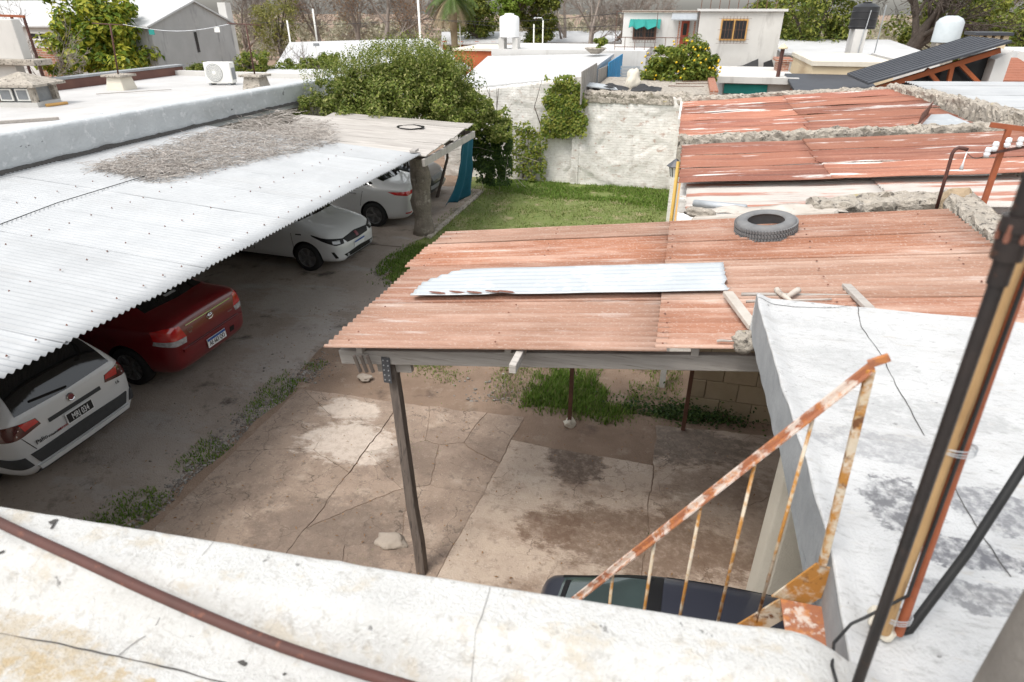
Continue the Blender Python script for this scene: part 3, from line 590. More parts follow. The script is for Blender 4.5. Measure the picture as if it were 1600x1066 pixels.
timber((-2.60, 4.16, beam_z(-2.60) - .02), (1.25, 4.16, beam_z(1.25) - .02), .06, .13, 'beam')
timber((-2.5, 6.7, beam_z(-2.5) - .02), (2.6, 6.7, beam_z(2.6) - .02), .06, .13, 'beam')
for x, y0 in ((-2.38, 4.08), (-1.1, 4.12), (-.98, 3.80), (.30, 4.10), (1.4, 4.2)):
    timber((x, y0, CZ(x, 0) - .052), (x + .03, 6.85, CZ(x, 0) - .052), .055, .075, 'rafter')
b0 = P(660, 893, .04); t0 = V((-2.16, 4.235, 2.30)); pst = MB()
for k in range(7):
    a = b0.lerp(t0, k / 6) + V((rnd.uniform(-.008, .008), 0, 0)); s = .047 - .003 * k / 6 * 2
    r4 = [a + V((-s, -s, 0)), a + V((s, -s, 0)), a + V((s, s, 0)), a + V((-s, s, 0))]
    pst.v += [tuple(v) for v in r4]
    if k:
        o = 4 * (k - 1); pst.f += [(o + i, o + (i + 1) % 4, o + 4 + (i + 1) % 4, o + 4 + i) for i in range(4)]; pst.mi += [0] * 4
pst.add([pst.v[-4], pst.v[-3], pst.v[-2], pst.v[-1]], [(0, 1, 2, 3)])
pst.build('post', M['wood_post'], cp, bevel=.006)
timber((-2.30, 4.235, 2.245), (-1.98, 4.235, 2.28), .055, .085, 'bracket_block', M['wood_grey'])
pb = MB().cbox((-2.165, 4.118, 2.29), .075, .006, .25).build('bracket_plate', M['steel_plate'], cp)
for i in range(2):
    for j in range(5): MB().lathe([(.0, .0), (.007, .0), (.007, .005), (.0, .006)], 8, Matrix.Translation((-2.185 + .04 * i, 4.115, 2.195 + .048 * j)) @ Matrix.Rotation(R_(90), 4, 'X')).build('bolt', M['galv'], pb)
for i, (x, y) in enumerate([(-.97, 7.25), (.52, 7.5)]):
    MB().bar((x, y - .4, 0), (x, y - .4, CZ(x, 0) - .1), .05, .05).build('steel_post', M['steel_brown'], cp)
MB().rock((-.97, 6.85, .05), .09, (1, 1, .8), 4, 2).build('post_footing', M['cream_render'], cp)
# broken wood ends tied under the eave
for x in (-2.42, -2.36, -2.30): timber((x, 4.06, CZ(x, 0) - .10), (x + .03, 4.08, CZ(x, 0) - .27), .022, .03, 'broken_batten', M['wood_post'])
# loose galvanised sheet lying on it
zs = lambda x, y: CZ(x, y) + .088
mb = MB(); n1, n2 = 60, 42; vs = []
for j in range(n2 + 1):
    y = 4.9 + .66 * j / n2
    for i in range(n1 + 1):
        a = -2.25 + (.28 * max(0, (j / n2 - .45) / .55) ** 1.3) * 1.0; b = .56 + .05 * noise.noise(V((y * 9, 3, 1))) - .05 * abs(math.sin(y * 14))
        x = a + (b - a) * i / n1
        yy = y
        if j == 0: yy += .05 * max(0, noise.noise(V((x * 4 + 1, 0, 2)))) * (1 if -2.0 < x < -1.2 else .12)
        vs.append((x, yy, zs(x, y) + .010 * math.sin(2 * math.pi * j / 6) + .012 * nv(x, y, 1.4, 3)))
mb.add(vs, [(j * (n1 + 1) + i, j * (n1 + 1) + i + 1, (j + 1) * (n1 + 1) + i + 1, (j + 1) * (n1 + 1) + i) for j in range(n2) for i in range(n1)])
zsheet = tag(mb.build('loose_zinc_sheet', M['zinc_sheet'], smooth=True, thick=.003), 'loose pale zinc sheet with torn ends lying on rusty carport roof', 'metal sheet')
mb = MB()
for x, y in [(-1.98, 4.92), (-1.8, 4.93), (-1.62, 4.915), (-1.45, 4.93), (-1.32, 4.92)]:
    k = 8; z = zs(x, y) + .004; mb.add([(x, y, z + .012)] + [(x + .1 * math.cos(t * 6.283 / k) * rnd.uniform(.7, 1.2), y + .022 * math.sin(t * 6.283 / k), z + .010) for t in range(k)], [(0, t + 1, (t + 1) % k + 1) for t in range(k)])
mb.build('rust_spot', M['rust_edge'], zsheet)
# sticks, boards and a lump of rubble on it
def stick(name, p, q, r, mt, lb, cat='stick', flat=False, group=None):
    p = V(p); q = V(q); mb = MB()
    if flat: mb.bar(p, q, r * 2.6, r * 1.2)
    else:
        n = 7; mb.tube([p.lerp(q, k / n) + V((0, 0, .01 * noise.noise(V((k, p.x * 3, 1))))) + V((.012 * noise.noise(V((k, 2, p.y))), .012 * noise.noise(V((k, p.x, 9))), 0)) for k in range(n + 1)], [r * (1 - .35 * k / n) for k in range(n + 1)], 7)
    return tag(mb.build(name, mt, smooth=not flat, bevel=.004 if flat else 0), lb, cat, group)
def onC(x, y, h=.04): q = PL(x, y, 2.5 + .126 * 2.66 + h, .126); return q
stick('weathered_board', onC(1137, 458, .10), onC(1178, 512, .09), .030, M['wood_pale'], 'pale weathered board leaning from zinc sheet to the white roof corner', 'board', True)
stick('branch', onC(1158, 460, .05), onC(1330, 462, .05), .016, M['wood_grey'], 'long grey branch lying on the rusty carport roof')
stick('branch', onC(1165, 471, .05), onC(1300, 468, .05), .012, M['wood_grey'], 'thin grey branch just in front of the longer one on the carport')
stick('branch', onC(1213, 453, .08), onC(1236, 470, .09), .024, M['wood_pale'], 'short pale forked branch end sticking up left of its twin')
stick('branch', onC(1247, 453, .10), onC(1228, 466, .08), .026, M['wood_pale'], 'short thick pale branch end sticking up right of its twin')
stick('weathered_board', onC(1322, 446, .06), onC(1360, 484, .07), .026, M['wood_grey'], 'grey board end behind the back edge of the white roof', 'board', True)
stick('branch', onC(1120, 533, .05), onC(1155, 533, .05), .010, M['wood_grey'], 'small stick beside the lump of rubble at the carport edge')
p = onC(1166, 534, .09); tag(MB().rock(p, .085, (1, .8, 1.0), 11, 3).build('rubble_lump', M['rubble'], smooth=True), 'grey lump of mortar rubble wedged against the white roof corner', 'rubble')
wr = MB(); c = onC(1430, 400, .03)
wr.tube([(c.x + .32 * math.cos(t * .21), c.y + .22 * math.sin(t * .21), CZ(c.x + .32 * math.cos(t * .21), 0) + .03 + .004 * math.sin(t)) for t in range(28)], .0018, 5)
tag(wr.build('wire_loop', M['steel_brown']), 'thin loose wire loop lying on the right of the carport roof', 'wire')

# ---------------- beige block wall under the right roof
bw = thing('block_wall', 'beige rendered block wall at the back under the carport', 'wall', (0, 0, 0))
MB().box(.56, 2.7, 7.62, 7.74, 0, 2.6).build('wall_core', M['moss_rubble'], bw)
for r in range(9):
    z0 = r * .285
    for c_ in range(-1, 6):
        a = max(.55, .55 + c_ * .42 + (.21 if r % 2 else 0)); b = min(2.7, .55 + (c_ + 1) * .42 + (.21 if r % 2 else 0))
        if b - a < .06: continue
        e = rnd.uniform(-.006, .006); MB().box(a + .004, b - .004, 7.565 + e, 7.64, z0 + .003, z0 + .281).build('block', M['beige_block'], bw, bevel=.008)
# ================================================================ left white canopy
LZ = lambda x, y: 2.40 + .07 * (-5.0 - x)
lc = thing('white_carport', 'long carport roofed with white corrugated sheets over the parked cars', 'carport', (0, 0, 0))
for k in range(12):
    y0 = .9 + k * .92
    sheet(-10.0, -5.0 + .012 * rnd.uniform(-1, 1), y0, y0 + .96, lambda x, y: LZ(x, y) + .006 * (k % 2), M['white_sheet'], lc, seed=k + 30, sag=.010, nl=14, amp=.013)
mb = MB()
for x in (-5.25, -6.3, -7.4, -8.6):
    y = 1.2
    while y < 11.8:
        yy = y + rnd.uniform(-.05, .05); xx = x + rnd.uniform(-.02, .02)
        m_ = Matrix.Translation((xx, yy, LZ(xx, yy) + .012)); mb.lathe([(.010, 0), (.010, .004), (.005, .006), (.005, .014), (0, .016)], 8, m_); y += .305
stuff(mb.build('roof_screws', M['rust_edge'], lc, smooth=True, sharp=30))
MB().bar((-5.75, .9, LZ(-5.75, 0) - .08), (-5.75, 12.0, LZ(-5.75, 0) - .08), .07, .12).build('eave_beam', M['wood_post'], lc, bevel=.005)
for y in (1.5, 4.0, 6.3, 9.1, 11.8): MB().bar((-10, y, LZ(-10, 0) - .07), (-5.4, y, LZ(-5.4, 0) - .07), .06, .10).build('rafter', M['wood_post'], lc)
for x, y in ((-8.3, 13.55), (-9.6, 9.4), (-9.6, 6.0)): MB().tube([(x, y, 0), (x, y, LZ(x, 0) - .1)], .06, 8).build('post', M['wood_grey'], lc)
# twig heap
tw = MB()
def canopy_pt():
    while True:
        x = rnd.uniform(145, 520); y = rnd.uniform(176, 285)
        top = 262 - (x - 150) * .30; bot = 268 + (x - 150) * .18 if x < 250 else 286 - (x - 250) * .22
        if x > 460: bot = 240 - (x - 460) * .2; top = 180 + (x - 460) * .3
        if top < y < bot: return x, y
for i in range(2600):
    x, y = canopy_pt(); p = PL(x, y, 2.05 + .02, -.07); hh = abs(rnd.gauss(0, .05)) + .02; p.z = LZ(p.x, p.y) + hh
    a = rnd.random() * 6.283; ln = rnd.uniform(.15, .6); d = V((math.cos(a), math.sin(a), rnd.gauss(0, .12))); s = V((-d.y, d.x, 0)); pts = []
    for k in range(4):
        q = p + d * (ln * (k / 3 - .5)) + s * (.08 * ln * rnd.gauss(0, 1)) + V((0, 0, .02 * rnd.gauss(0, 1))); q.z = max(q.z, LZ(q.x, 0) + .012); pts.append(q)
    tw.tube(pts, rnd.uniform(.002, .0055), 3, False)
tag(tw.build('twig_heap', M['dry_twig']), 'heap of dry grey vine twigs on the white carport roof', 'twigs', kind='stuff')
for i, (pl) in enumerate([[(0, 352), (90, 318), (230, 275), (330, 262)]]):
    tag(MB().tube([PL(x, y, 2.07, -.07) + V((0, 0, .01)) for x, y in pl], .006, 5).build('roof_cable', M['black_pvc']), 'thin dark cable lying across the white carport roof', 'cable')

# ================================================================ weathered board canopy, trunk, tarp
wc = thing('board_canopy', 'low canopy of weathered grey boards in front of the big bush', 'canopy', (0, 0, 0))
WZ = lambda x, y: 2.38 + .035 * (-4.9 - x)
yv = 11.95
for k in range(6):
    wd = rnd.uniform(.5, .6); h = .022 * k
    x1 = -4.88 + rnd.uniform(-.04, .04); x0 = -8.4 - rnd.random() * 1.2
    mb = MB(); n = 10; vs = []
    for i in range(n + 1):
        x = x0 + (x1 - x0) * i / n
        for y, dz in ((yv + .012, -.01), (yv + wd - .085, .03)):
            vs.append((x, y, WZ(x, y) + h + dz + .012 * nv(x, y, 1.2, k)))
    mb.add(vs, [(2 * i, 2 * i + 2, 2 * i + 3, 2 * i + 1) for i in range(n)]).build('board', M['wood_plank'], wc, thick=.02)
    yv += wd
MB().bar((-4.93, 11.9, 2.24), (-4.93, yv + .1, 2.24), .06, .15).build('fascia_board', M['wood_plank'], wc, bevel=.006)
for y in (12.2, 13.8, 15.1): MB().bar((-10, y, 2.38), (-4.95, y, 2.29), .06, .1).build('rafter', M['wood_post'], wc)
MB().cbox((-5.15, 12.0, 2.46), .12, .25, .05, .1).build('wood_block', M['wood_plank'], wc, bevel=.006)
tb = P(662, 368, 0); pts = []; rad = []
for k in range(15):
    z = 2.38 * k / 14; pts.append((tb.x - .03 + .02 * math.sin(k), tb.y + .1, z)); rad.append(.23 + .025 * math.sin(k * 1.7) + (.05 if k == 0 else 0) + (.03 if k == 13 else 0))
mb = MB().tube(pts, rad, 20); mb.v = [(x + .02 * noise.noise(V((x * 9, y * 9, z * 4))), y + .02 * noise.noise(V((x * 9, y * 9, z * 4 + 7))), z) for x, y, z in mb.v]
tag(mb.build('trunk_column', M['trunk_post'], smooth=True), 'thick rough grey trunk column holding up the board canopy corner', 'column')
mb = MB()
for k in range(7):
    a = .26 + .012 * k; mb.tube([(-6.15 + a * math.cos(t * .42) + .02 * rnd.random(), 14.2 + a * .8 * math.sin(t * .42), WZ(-6.15, 0) + .075 + .006 * k + .006 * math.sin(t * 2 + k)) for t in range(16)], .008, 5)
tag(mb.build('cable_coil', M['black_pvc']), 'coil of dark cable lying on the weathered boards', 'cable')
A, B, Cc, D = PX(715, 232, -4.98), PX(742, 222, -4.98), P(738, 305, .25), P(693, 323, .25)
mb = MB(); n1, n2 = 24, 24; vs = []
Tp = [V((-5.0, 14.6, 2.2)), V((-5.0, 15.35, 2.2)), V((Cc.x, Cc.y, .25)), V((D.x, D.y, .25))]
for j in range(n2 + 1):
    t = j / n2
    for i in range(n1 + 1):
        s = i / n1; a = Tp[0].lerp(Tp[3], t); b = Tp[1].lerp(Tp[2], t); a = a + (b - a) * (.45 * math.sin(t * math.pi) * .5)
        p = a.lerp(b, s); f = .05 * math.sin(s * 15 + t * 2) * (.4 + t * .6) + .02 * noise.noise(V((s * 5, t * 5, 0))); vs.append((p.x + f, p.y + .3 * f, p.z + .04 * math.sin(s * 9) * (j == n2)))
tag(mb.add(vs, [(j * (n1 + 1) + i, j * (n1 + 1) + i + 1, (j + 1) * (n1 + 1) + i + 1, (j + 1) * (n1 + 1) + i) for j in range(n2) for i in range(n1)]).build('hanging_tarp', M['tarp_blue'], smooth=True, thick=.004), 'dark blue tarp hanging from the edge of the board canopy', 'tarp')
# paved strip and kerb
pv = struct(MB().prism([(-9.8, 12.9), (-6.05, 12.9), (-5.75, 13.7), (-5.7, 18.4), (-9.8, 18.4)], .006, .03).build('pavement', M['drive_dirt']))
for k in range(9): MB().cbox((-5.66 + .015 * rnd.uniform(-1, 1), 13.9 + k * .5, .03), .12, .48, .07, .02 * rnd.uniform(-1, 1)).build('kerb_stone', M['rubble'], pv, bevel=.01)

# ================================================================ left flat-roofed building
lb = thing('left_building', 'flat roofed building on the left with blistered white parapet, its bluish shade painted in', 'building', (0, 0, 0))
mb = MB(); n1, n2 = 200, 14; vs = []
for i in range(n1 + 1):
    y = -3 + 21.8 * i / n1; top = 3.33 - .01 * (y - 7)
    for j in range(n2 + 1):
        t = j / n2
        if t < .6: x = -10.0 + .04 * (t / .6) * 0 ; z = 2.66 + (top - 2.66) * (t / .6)
        else: x = -10.0 - .32 * (t - .6) / .4; z = top
        e = .022 * noise.noise(V((x * 3, y * 2.2, z * 4))) + .01 * noise.noise(V((x * 8, y * 8, z * 9)))
        if .55 < t < .65: z -= .012
        vs.append((x + e, y, z + e * .5))
mb.add(vs, [(i * (n2 + 1) + j, (i + 1) * (n2 + 1) + j, (i + 1) * (n2 + 1) + j + 1, i * (n2 + 1) + j + 1) for i in range(n1) for j in range(n2)]).build('parapet', M['shade_tinted_paint'], lb, smooth=True)
MB().box(-10.3, -10.03, -3, 18.8, 0, 2.9).build('wall', M['rubble'], lb)
fl_ = MB(); vs = []
for i in range(241):
    y = 1.0 + 15 * i / 240; h = .05 + .05 * max(0, noise.noise(V((y * 2.2, 0, 5)))) + .02 * noise.noise(V((y * 9, 0, 1))); vs += [(-9.93, y, LZ(-9.93, 0) + .012), (-9.965, y, LZ(-9.93, 0) + .02 + h)]
fl_.add(vs, [(2 * i, 2 * i + 2, 2 * i + 3, 2 * i + 1) for i in range(240)]).build('tar_flashing', M['tar'], lb)
MB().box(-16.2, -10.30, -3, 18.8, 2.8, 3.06).build('roof_deck', M['roof_deck'], lb)
MB().box(-16.3, -16.0, -3, 18.8, 0, 2.8).build('rear_wall', M['stained_white'], lb)
MB().box(-16.45, -16.2, 2, 19.0, 2.9, 3.30).build('kerb', M['brown_kerb'], lb)
MB().box(-16.5, -16.17, 2, 19.05, 3.305, 3.36).build('coping', M['grey_render'], lb)
MB().box(-16.3, -10, 18.6, 18.8, 0, 3.2).build('end_wall', M['stained_white'], lb)
# vent turret with pyramid cap
p = P(62, 176, 3.06); vt = thing('roof_vent', 'small square roof vent with pyramid cap and two louvred faces', 'vent', (-14.35, 11.75, 3.06), R_(12))
MB().box(-.48, .48, -.38, .38, 0, .10).build('base', M['stained_white'], vt)
for sx in (-1, 1):
    for sy in (-1, 1): MB().box(sx * .42 - .06, sx * .42 + .06, sy * .33 - .05, sy * .33 + .05, .1, .42).build('corner_post', M['rubble'], vt)
MB().box(-.36, .36, -.29, .29, .1, .42).build('core', M['grey_render'], vt)
for x in (-.19, .19): f = MB().box(x - .15, x + .15, -.36, -.33, .13, .38).build('vent_frame', M['white_plastic'], vt); MB().box(x - .11, x + .11, -.37, -.362, .16, .35).build('louvre', M['grille_grey'], f)
MB().add([(-.62, -.52, .42), (.62, -.52, .42), (.62, .52, .42), (-.62, .52, .42), (-.62, -.52, .47), (.62, -.52, .47), (.62, .52, .47), (-.62, .52, .47), (0, 0, .70)], [(3, 2, 1, 0), (0, 1, 5, 4), (1, 2, 6, 5), (2, 3, 7, 6), (3, 0, 4, 7), (4, 5, 8), (5, 6, 8), (6, 7, 8), (7, 4, 8)]).build('cap', M['rubble'], vt)
# air conditioner
ac = thing('air_conditioner', 'white outdoor air conditioner unit on the left flat roof', 'air conditioner', (-12.85, 16.5, 3.06), R_(12))
MB().box(-.38, .38, -.15, .15, .05, .60).build('casing', M['white_plastic'], ac, bevel=.02)
Mx = Matrix.Translation((-.10, -.155, .33)) @ Matrix.Rotation(R_(90), 4, 'X')
g = MB()
for r in (.05, .09, .13, .17, .21): g.lathe([(r - .008, 0), (r - .008, .012), (r + .008, .012), (r + .008, 0)], 28, Mx)
for k in range(8): a = k * math.pi / 8; g.cbox((-.10, -.163, .33), .42, .006, .008, ry=a)
gf = MB().lathe([(0, .001), (.235, .001), (.235, .008), (0, .008)], 32, Mx).build('fan_opening', M['grille_grey'], ac); g.build('fan_grille', M['white_plastic'], gf)
MB().lathe([(0, .02), (.05, .018), (.06, .01)], 16, Mx).build('fan_hub', M['white_plastic'], gf)
for x in (-.28, .28): MB().box(x - .03, x + .03, -.17, .17, 0, .055).build('foot', M['grille_grey'], ac)
MB().box(.375, .40, -.10, .10, .15, .45).build('valve_cover', M['grille_grey'], ac)
# clothes line poles and pedestals
for i, (bx, by, tx, ty, l1, l2) in enumerate([(188, 128, 172, 38, 'squat rendered pedestal with flat top under the left rusty clothesline pole', 'rusty clothesline pole with crossbar in front of the leafy tree'), (400, 128, 384, 38, 'small stone pedestal under the right rusty clothesline pole', 'rusty clothesline pole near the air conditioner')]):
    c = P(bx, by, 3.25) if i == 0 else P(bx, by, 3.25)
    pd = MB().hexa([(c.x - .30, c.y - .26, 3.0), (c.x + .30, c.y - .26, 3.0), (c.x + .30, c.y + .26, 3.0), (c.x - .30, c.y + .26, 3.0)], [(c.x - .22, c.y - .2, 3.38), (c.x + .22, c.y - .2, 3.38), (c.x + .22, c.y + .2, 3.38), (c.x - .22, c.y + .2, 3.38)])
    pe = thing('roof_pedestal', l1, 'pedestal', (0, 0, 0), group='pedestals on the left flat roof'); pd.build('block', M['rubble'] if i else M['cream_render'], pe, bevel=.02)
    MB().box(c.x - .32, c.x + .32, c.y - .28, c.y + .28, 3.383, 3.44).build('cap_slab', M['rubble'], pe, bevel=.01)
    t = PY(tx, ty, c.y); cl = thing('clothesline_pole', l2, 'pole', (0, 0, 0), group='clothesline poles on the left flat roof')
    MB().tube([(c.x, c.y, 3.44), (t.x, t.y, t.z)], .02, 8).build('pole', M['rust_pipe'], cl, smooth=True); MB().tube([(t.x - .55, t.y, t.z + .02), (t.x + .45, t.y, t.z - .02)], .013, 8).build('crossbar', M['rust_pipe'], cl, smooth=True)
    if i == 0: q0 = V((t.x + .4, t.y, t.z))
    else:
        q1 = V((t.x - .5, t.y, t.z)); mb = MB()
        pts = [q0.lerp(q1, k / 16) - V((0, 0, .16 * math.sin(math.pi * k / 16))) for k in range(17)]
        mb.tube(pts, .006, 4); tag(mb.build('clothesline', M['galv']), 'clothesline wire strung between the two rusty poles', 'wire')
        for k, mt, lb_ in ((4, 'teal_cloth', 'small teal cloth pegged on the clothesline'), (14, 'white_plastic', 'small white peg bag on the clothesline')):
            p = pts[k]; tag(MB().cbox(p - V((0, 0, .07)), .16, .02, .12).build('pegged_cloth', M[mt], bevel=.005), lb_, 'cloth')
tag(MB().tube([P(40, 198, 3.09), P(225, 172, 3.09)], .03, 8).build('yellow_conduit', M['pvc_yellow'], smooth=True), 'long yellow-orange pipe lying along the left flat roof', 'pipe')
tag(MB().tube([P(72, 165, 3.09), P(105, 161, 3.09)], .035, 8).build('yellow_conduit', M['pvc_yellow'], smooth=True), 'short yellow-orange pipe piece beside the roof vent', 'pipe')
tag(MB().bar(P(-10, 192, 3.09), P(92, 185, 3.09), .08, .05).build('timber_batten', M['wood_grey']), 'grey timber batten on the left roof next to the yellow pipe', 'batten')
stick('branch', P(150, 147, 3.1), P(268, 140, 3.1), .012, M['wood_grey'], 'thin dry stick on the left flat roof near the pedestal')

# ================================================================ rust-roofed building on the right
AZ = lambda x, y: 2.75 + .09 * x
rb = thing('rust_roof_building', 'low building with three strips of rusty corrugated roof on the right', 'building', (0, 0, 0))
MB().box(.12, 5.2, 9.1, 18.0, 0, 2.60).build('wall', M['old_whitewash'], rb); MB().box(.62, 5.2, 7.78, 9.097, 0, 2.55).build('front_wall', M['old_whitewash'], rb); MB().bar((.2, 8.2, 0), (.2, 8.2, 2.6), .08, .08).build('corner_post', M['white_wall'], rb)
def field(x0, xm, x1, y0, y1, n, zo, seed, mt=M['rust_sheet_far']):
    w_ = (y1 - y0) / n
    for k in range(n):
        for s_, (a, b) in enumerate(((x0, xm + .15), (xm, x1))):
            dx = .08 * rnd.uniform(-1, 1) + (y0 + k * w_ - y0) * .0
            sheet(a + (0 if s_ == 0 else dx), b + (dx if s_ == 0 else 0), y0 + k * w_, y0 + (k + 1) * w_ + .05, lambda x, y: AZ(x, y) + zo + .016 * k + .012 * s_, M['rust_sheet_far_b'] if mt is M['rust_sheet_far'] and (k + s_ + seed // 40) % 2 else mt, rb, seed=seed + k * 3 + s_, sag=.018, pitch=.09, amp=.014, jag=.03, nl=8)
field(.0, 2.4, 5.0, 12.9, 17.95, 5, 0, 100)
field(.08, 2.0, 5.3, 9.2, 11.85, 3, .04, 140)
field(.2, 2.6, 4.3, 8.0, 9.5, 1, -.06, 170, M['rust_zinc'])
def rubble_wall(pts, wd, z0, zt, name, mt, parent, seg=.055):
    """rough wall along a polyline with an uneven top"""
    mb = MB(); pts = [V(p) for p in pts]; fine = []
    for a, b in zip(pts, pts[1:]):
        n = max(2, int((b - a).length / seg)); fine += [a.lerp(b, k / n) for k in range(n)]
    fine.append(pts[-1]); prof = [(-.5, z0), (-.52, .2), (-.5, .45), (-.52, .7), (-.49, .92), (-.4, 1.0), (-.25, 1.0), (-.1, 1.0), (.1, 1.0), (.25, 1.0), (.4, 1.0), (.49, .92), (.52, .7), (.5, .45), (.52, .2), (.5, z0)]; vs = []; m = len(prof)
    for i, p in enumerate(fine):
        d = fine[min(i + 1, len(fine) - 1)] - fine[max(i - 1, 0)]; d.z = 0; d.normalize(); s = V((d.y, -d.x, 0)); top = p.z
        for u, v in prof:
            z = z0 if v == z0 else (top - .22) + .22 * v
            q = V((p.x, p.y, z)) + s * (u * wd)
            e = noise.noise(q * 4) * .05 + noise.noise(q * 11) * .045 + noise.noise(q * 27) * .03; q += V((s.x * e, s.y * e, e if v != z0 else 0)); vs.append(q)
    fs = [(i * m + j, (i + 1) * m + j, (i + 1) * m + j + 1, i * m + j + 1) for i in range(len(fine) - 1) for j in range(m - 1)]
    return mb.add(vs, fs + [tuple(range(m)), tuple((len(fine) - 1) * m + j for j in range(m))[::-1]]).build(name, mt, parent)
rubble_wall([(.0, 12.4, 2.89), (2.5, 12.42, 3.11), (5.3, 12.45, 3.33)], .32, 2.4, 0, 'dividing_wall', M['rubble'], rb)
rubble_wall([(.05, 18.2, 2.90), (2.5, 18.2, 3.10), (4.95, 18.1, 3.31)], .34, 2.0, 0, 'rear_wall_top', M['rubble'], rb)
rubble_wall([(4.95, 18.2, 3.36), (5.25, 15, 3.46), (5.45, 12.4, 3.5), (5.7, 10.5, 3.45), (5.9, 9, 3.4)], .30, 2.0, 0, 'side_wall_top', M['rubble'], rb)
rubble_wall([(1.55, 7.62, 3.06), (3.05, 7.75, 3.22)], .38, 2.4, 0, 'front_wall_top', M['rubble'], rb)
rubble_wall([(.1, 7.6, 2.78), (1.6, 7.6, 2.86)], .3, 1.9, 0, 'front_wall_top', M['old_whitewash'], rb)
rubble_wall([(3.05, 7.8, 3.24), (2.88, 6.6, 3.28), (2.86, 5.4, 3.3), (2.9, 4.3, 3.3)], .30, 2.3, 0, 'corner_wall_top', M['rubble'], rb)
MB().box(3.0, 6.2, 4.2, 8.0, 2.75, 2.95).build('mortar_deck', M['rubble'], rb)
# skylight flap on strip A
p0, p1, p2, p3 = PL(1432, 195, 2.80, .09), PL(1450, 178, 2.95, .09), PL(1505, 180, 2.82, .09), PL(1520, 195, 2.80, .09)
fl = MB(); q = [PL(1450, 177, 2.79, .09), PL(1432, 198, 2.79, .09), PL(1432, 198, 2.79, .09) + V((.03, .03, .22)), PL(1450, 177, 2.79, .09) + V((.03, 0, .22))]
fl.add(q, [(0, 1, 2, 3)]); fl.build('flap', M['rust_edge'], rb, thick=.01)
MB().add([PL(1455, 179, 2.80, .09), PL(1438, 197, 2.80, .09), PL(1520, 194, 2.80, .09), PL(1482, 178, 2.80, .09)], [(0, 1, 2, 3)]).build('patch_sheet', M['zinc_sheet'], rb, thick=.006)
# torn felt and boards behind the carport
tag(MB().hexa([(.25, 7.15, 2.84), (1.75, 7.2, 3.0), (1.8, 7.3, 3.0), (.25, 7.28, 2.84)], [(.28, 7.18, 2.90), (1.72, 7.24, 3.06), (1.78, 7.32, 3.07), (.3, 7.3, 2.9)]).build('weathered_board', M['wood_pale'], bevel=.006), 'long pale board on the wall top behind the tyre', 'board')
fe = MB(); vs = []
for i in range(13):
    for j in range(6):
        x = .38 + 1.5 * i / 12; y = 7.35 + .28 * j / 5; vs.append((x + .05 * nv(x, y, 5), y + .05 * nv(x, y, 4, 5), 2.86 + .1 * (x - .38) + .05 + .05 * nv(x, y, 4, 2)))
fe.add(vs, [(i * 6 + j, (i + 1) * 6 + j, (i + 1) * 6 + j + 1, i * 6 + j + 1) for i in range(12) for j in range(5)])
tag(fe.build('roofing_felt', M['wood_pale'], smooth=True, thick=.01), 'crumpled pale roofing felt on the wall top behind the carport', 'felt')
tag(MB().tube([PL(1085, 318, 2.80, .09), PL(1165, 326, 2.82, .09)], .05, 8).build('gutter_tube', M['galv'], smooth=True), 'short grey tube on the front edge of the lowest rusty strip', 'tube')
tag(MB().rock((.33, 7.3, 2.93), .10, (1.6, .7, .6), 21, 3).build('rubble_lump', M['rubble'], smooth=True), 'brown lump of rubble at the left end of the wall top', 'rubble')
p = P(1490, 328, 3.08); tag(MB().rock((p.x, p.y, 3.17), .155, (1.2, .8, .95), 33, 2).build('tan_stone', M['stone_tan']), 'large tan stone standing between the two rusty masts', 'stone')
# tyre
tyc = PL(1197, 352, 2.5 + .126 * 2.66 + .14, .126)
ty = thing('discarded_tyre', 'worn old car tyre lying flat on the edge of the carport roof', 'tyre', tyc - V((0, 0, .03))); ty.scale = (.84, .84, 1.0); ty.rotation_euler = (R_(4), R_(-7), 0)
MB().lathe([(.205, -.085), (.215, -.10), (.27, -.108), (.315, -.098), (.335, -.075), (.338, 0), (.335, .075), (.315, .098), (.27, .108), (.215, .10), (.205, .085), (.225, .07), (.29, .06), (.30, 0), (.29, -.06), (.225, -.07), (.205, -.085)], 56).build('carcass', M['tyre_rubber'], ty, smooth=True, sharp=60)
tr = MB()
for k in range(64):
    a = k * 2 * math.pi / 64
    for z, zz in ((-.062, .03), (.062, .03), (-.02, .03), (.022, .03)):
        m_ = Matrix.Rotation(a + (.02 if z > 0 else 0), 4, 'Z') @ Matrix.Translation((.344, 0, z)) @ Matrix.Rotation(.35 if z > 0 else -.35, 4, 'X')
        q_ = [(-1, -1), (1, -1), (1, 1), (-1, 1)]; tr.hexa([m_ @ V((i * .010, j * .0105, -zz / 2)) for i, j in q_], [m_ @ V((i * .010, j * .0105, zz / 2)) for i, j in q_])
stuff(tr.build('tread_blocks', M['tyre_rubber'], ty))
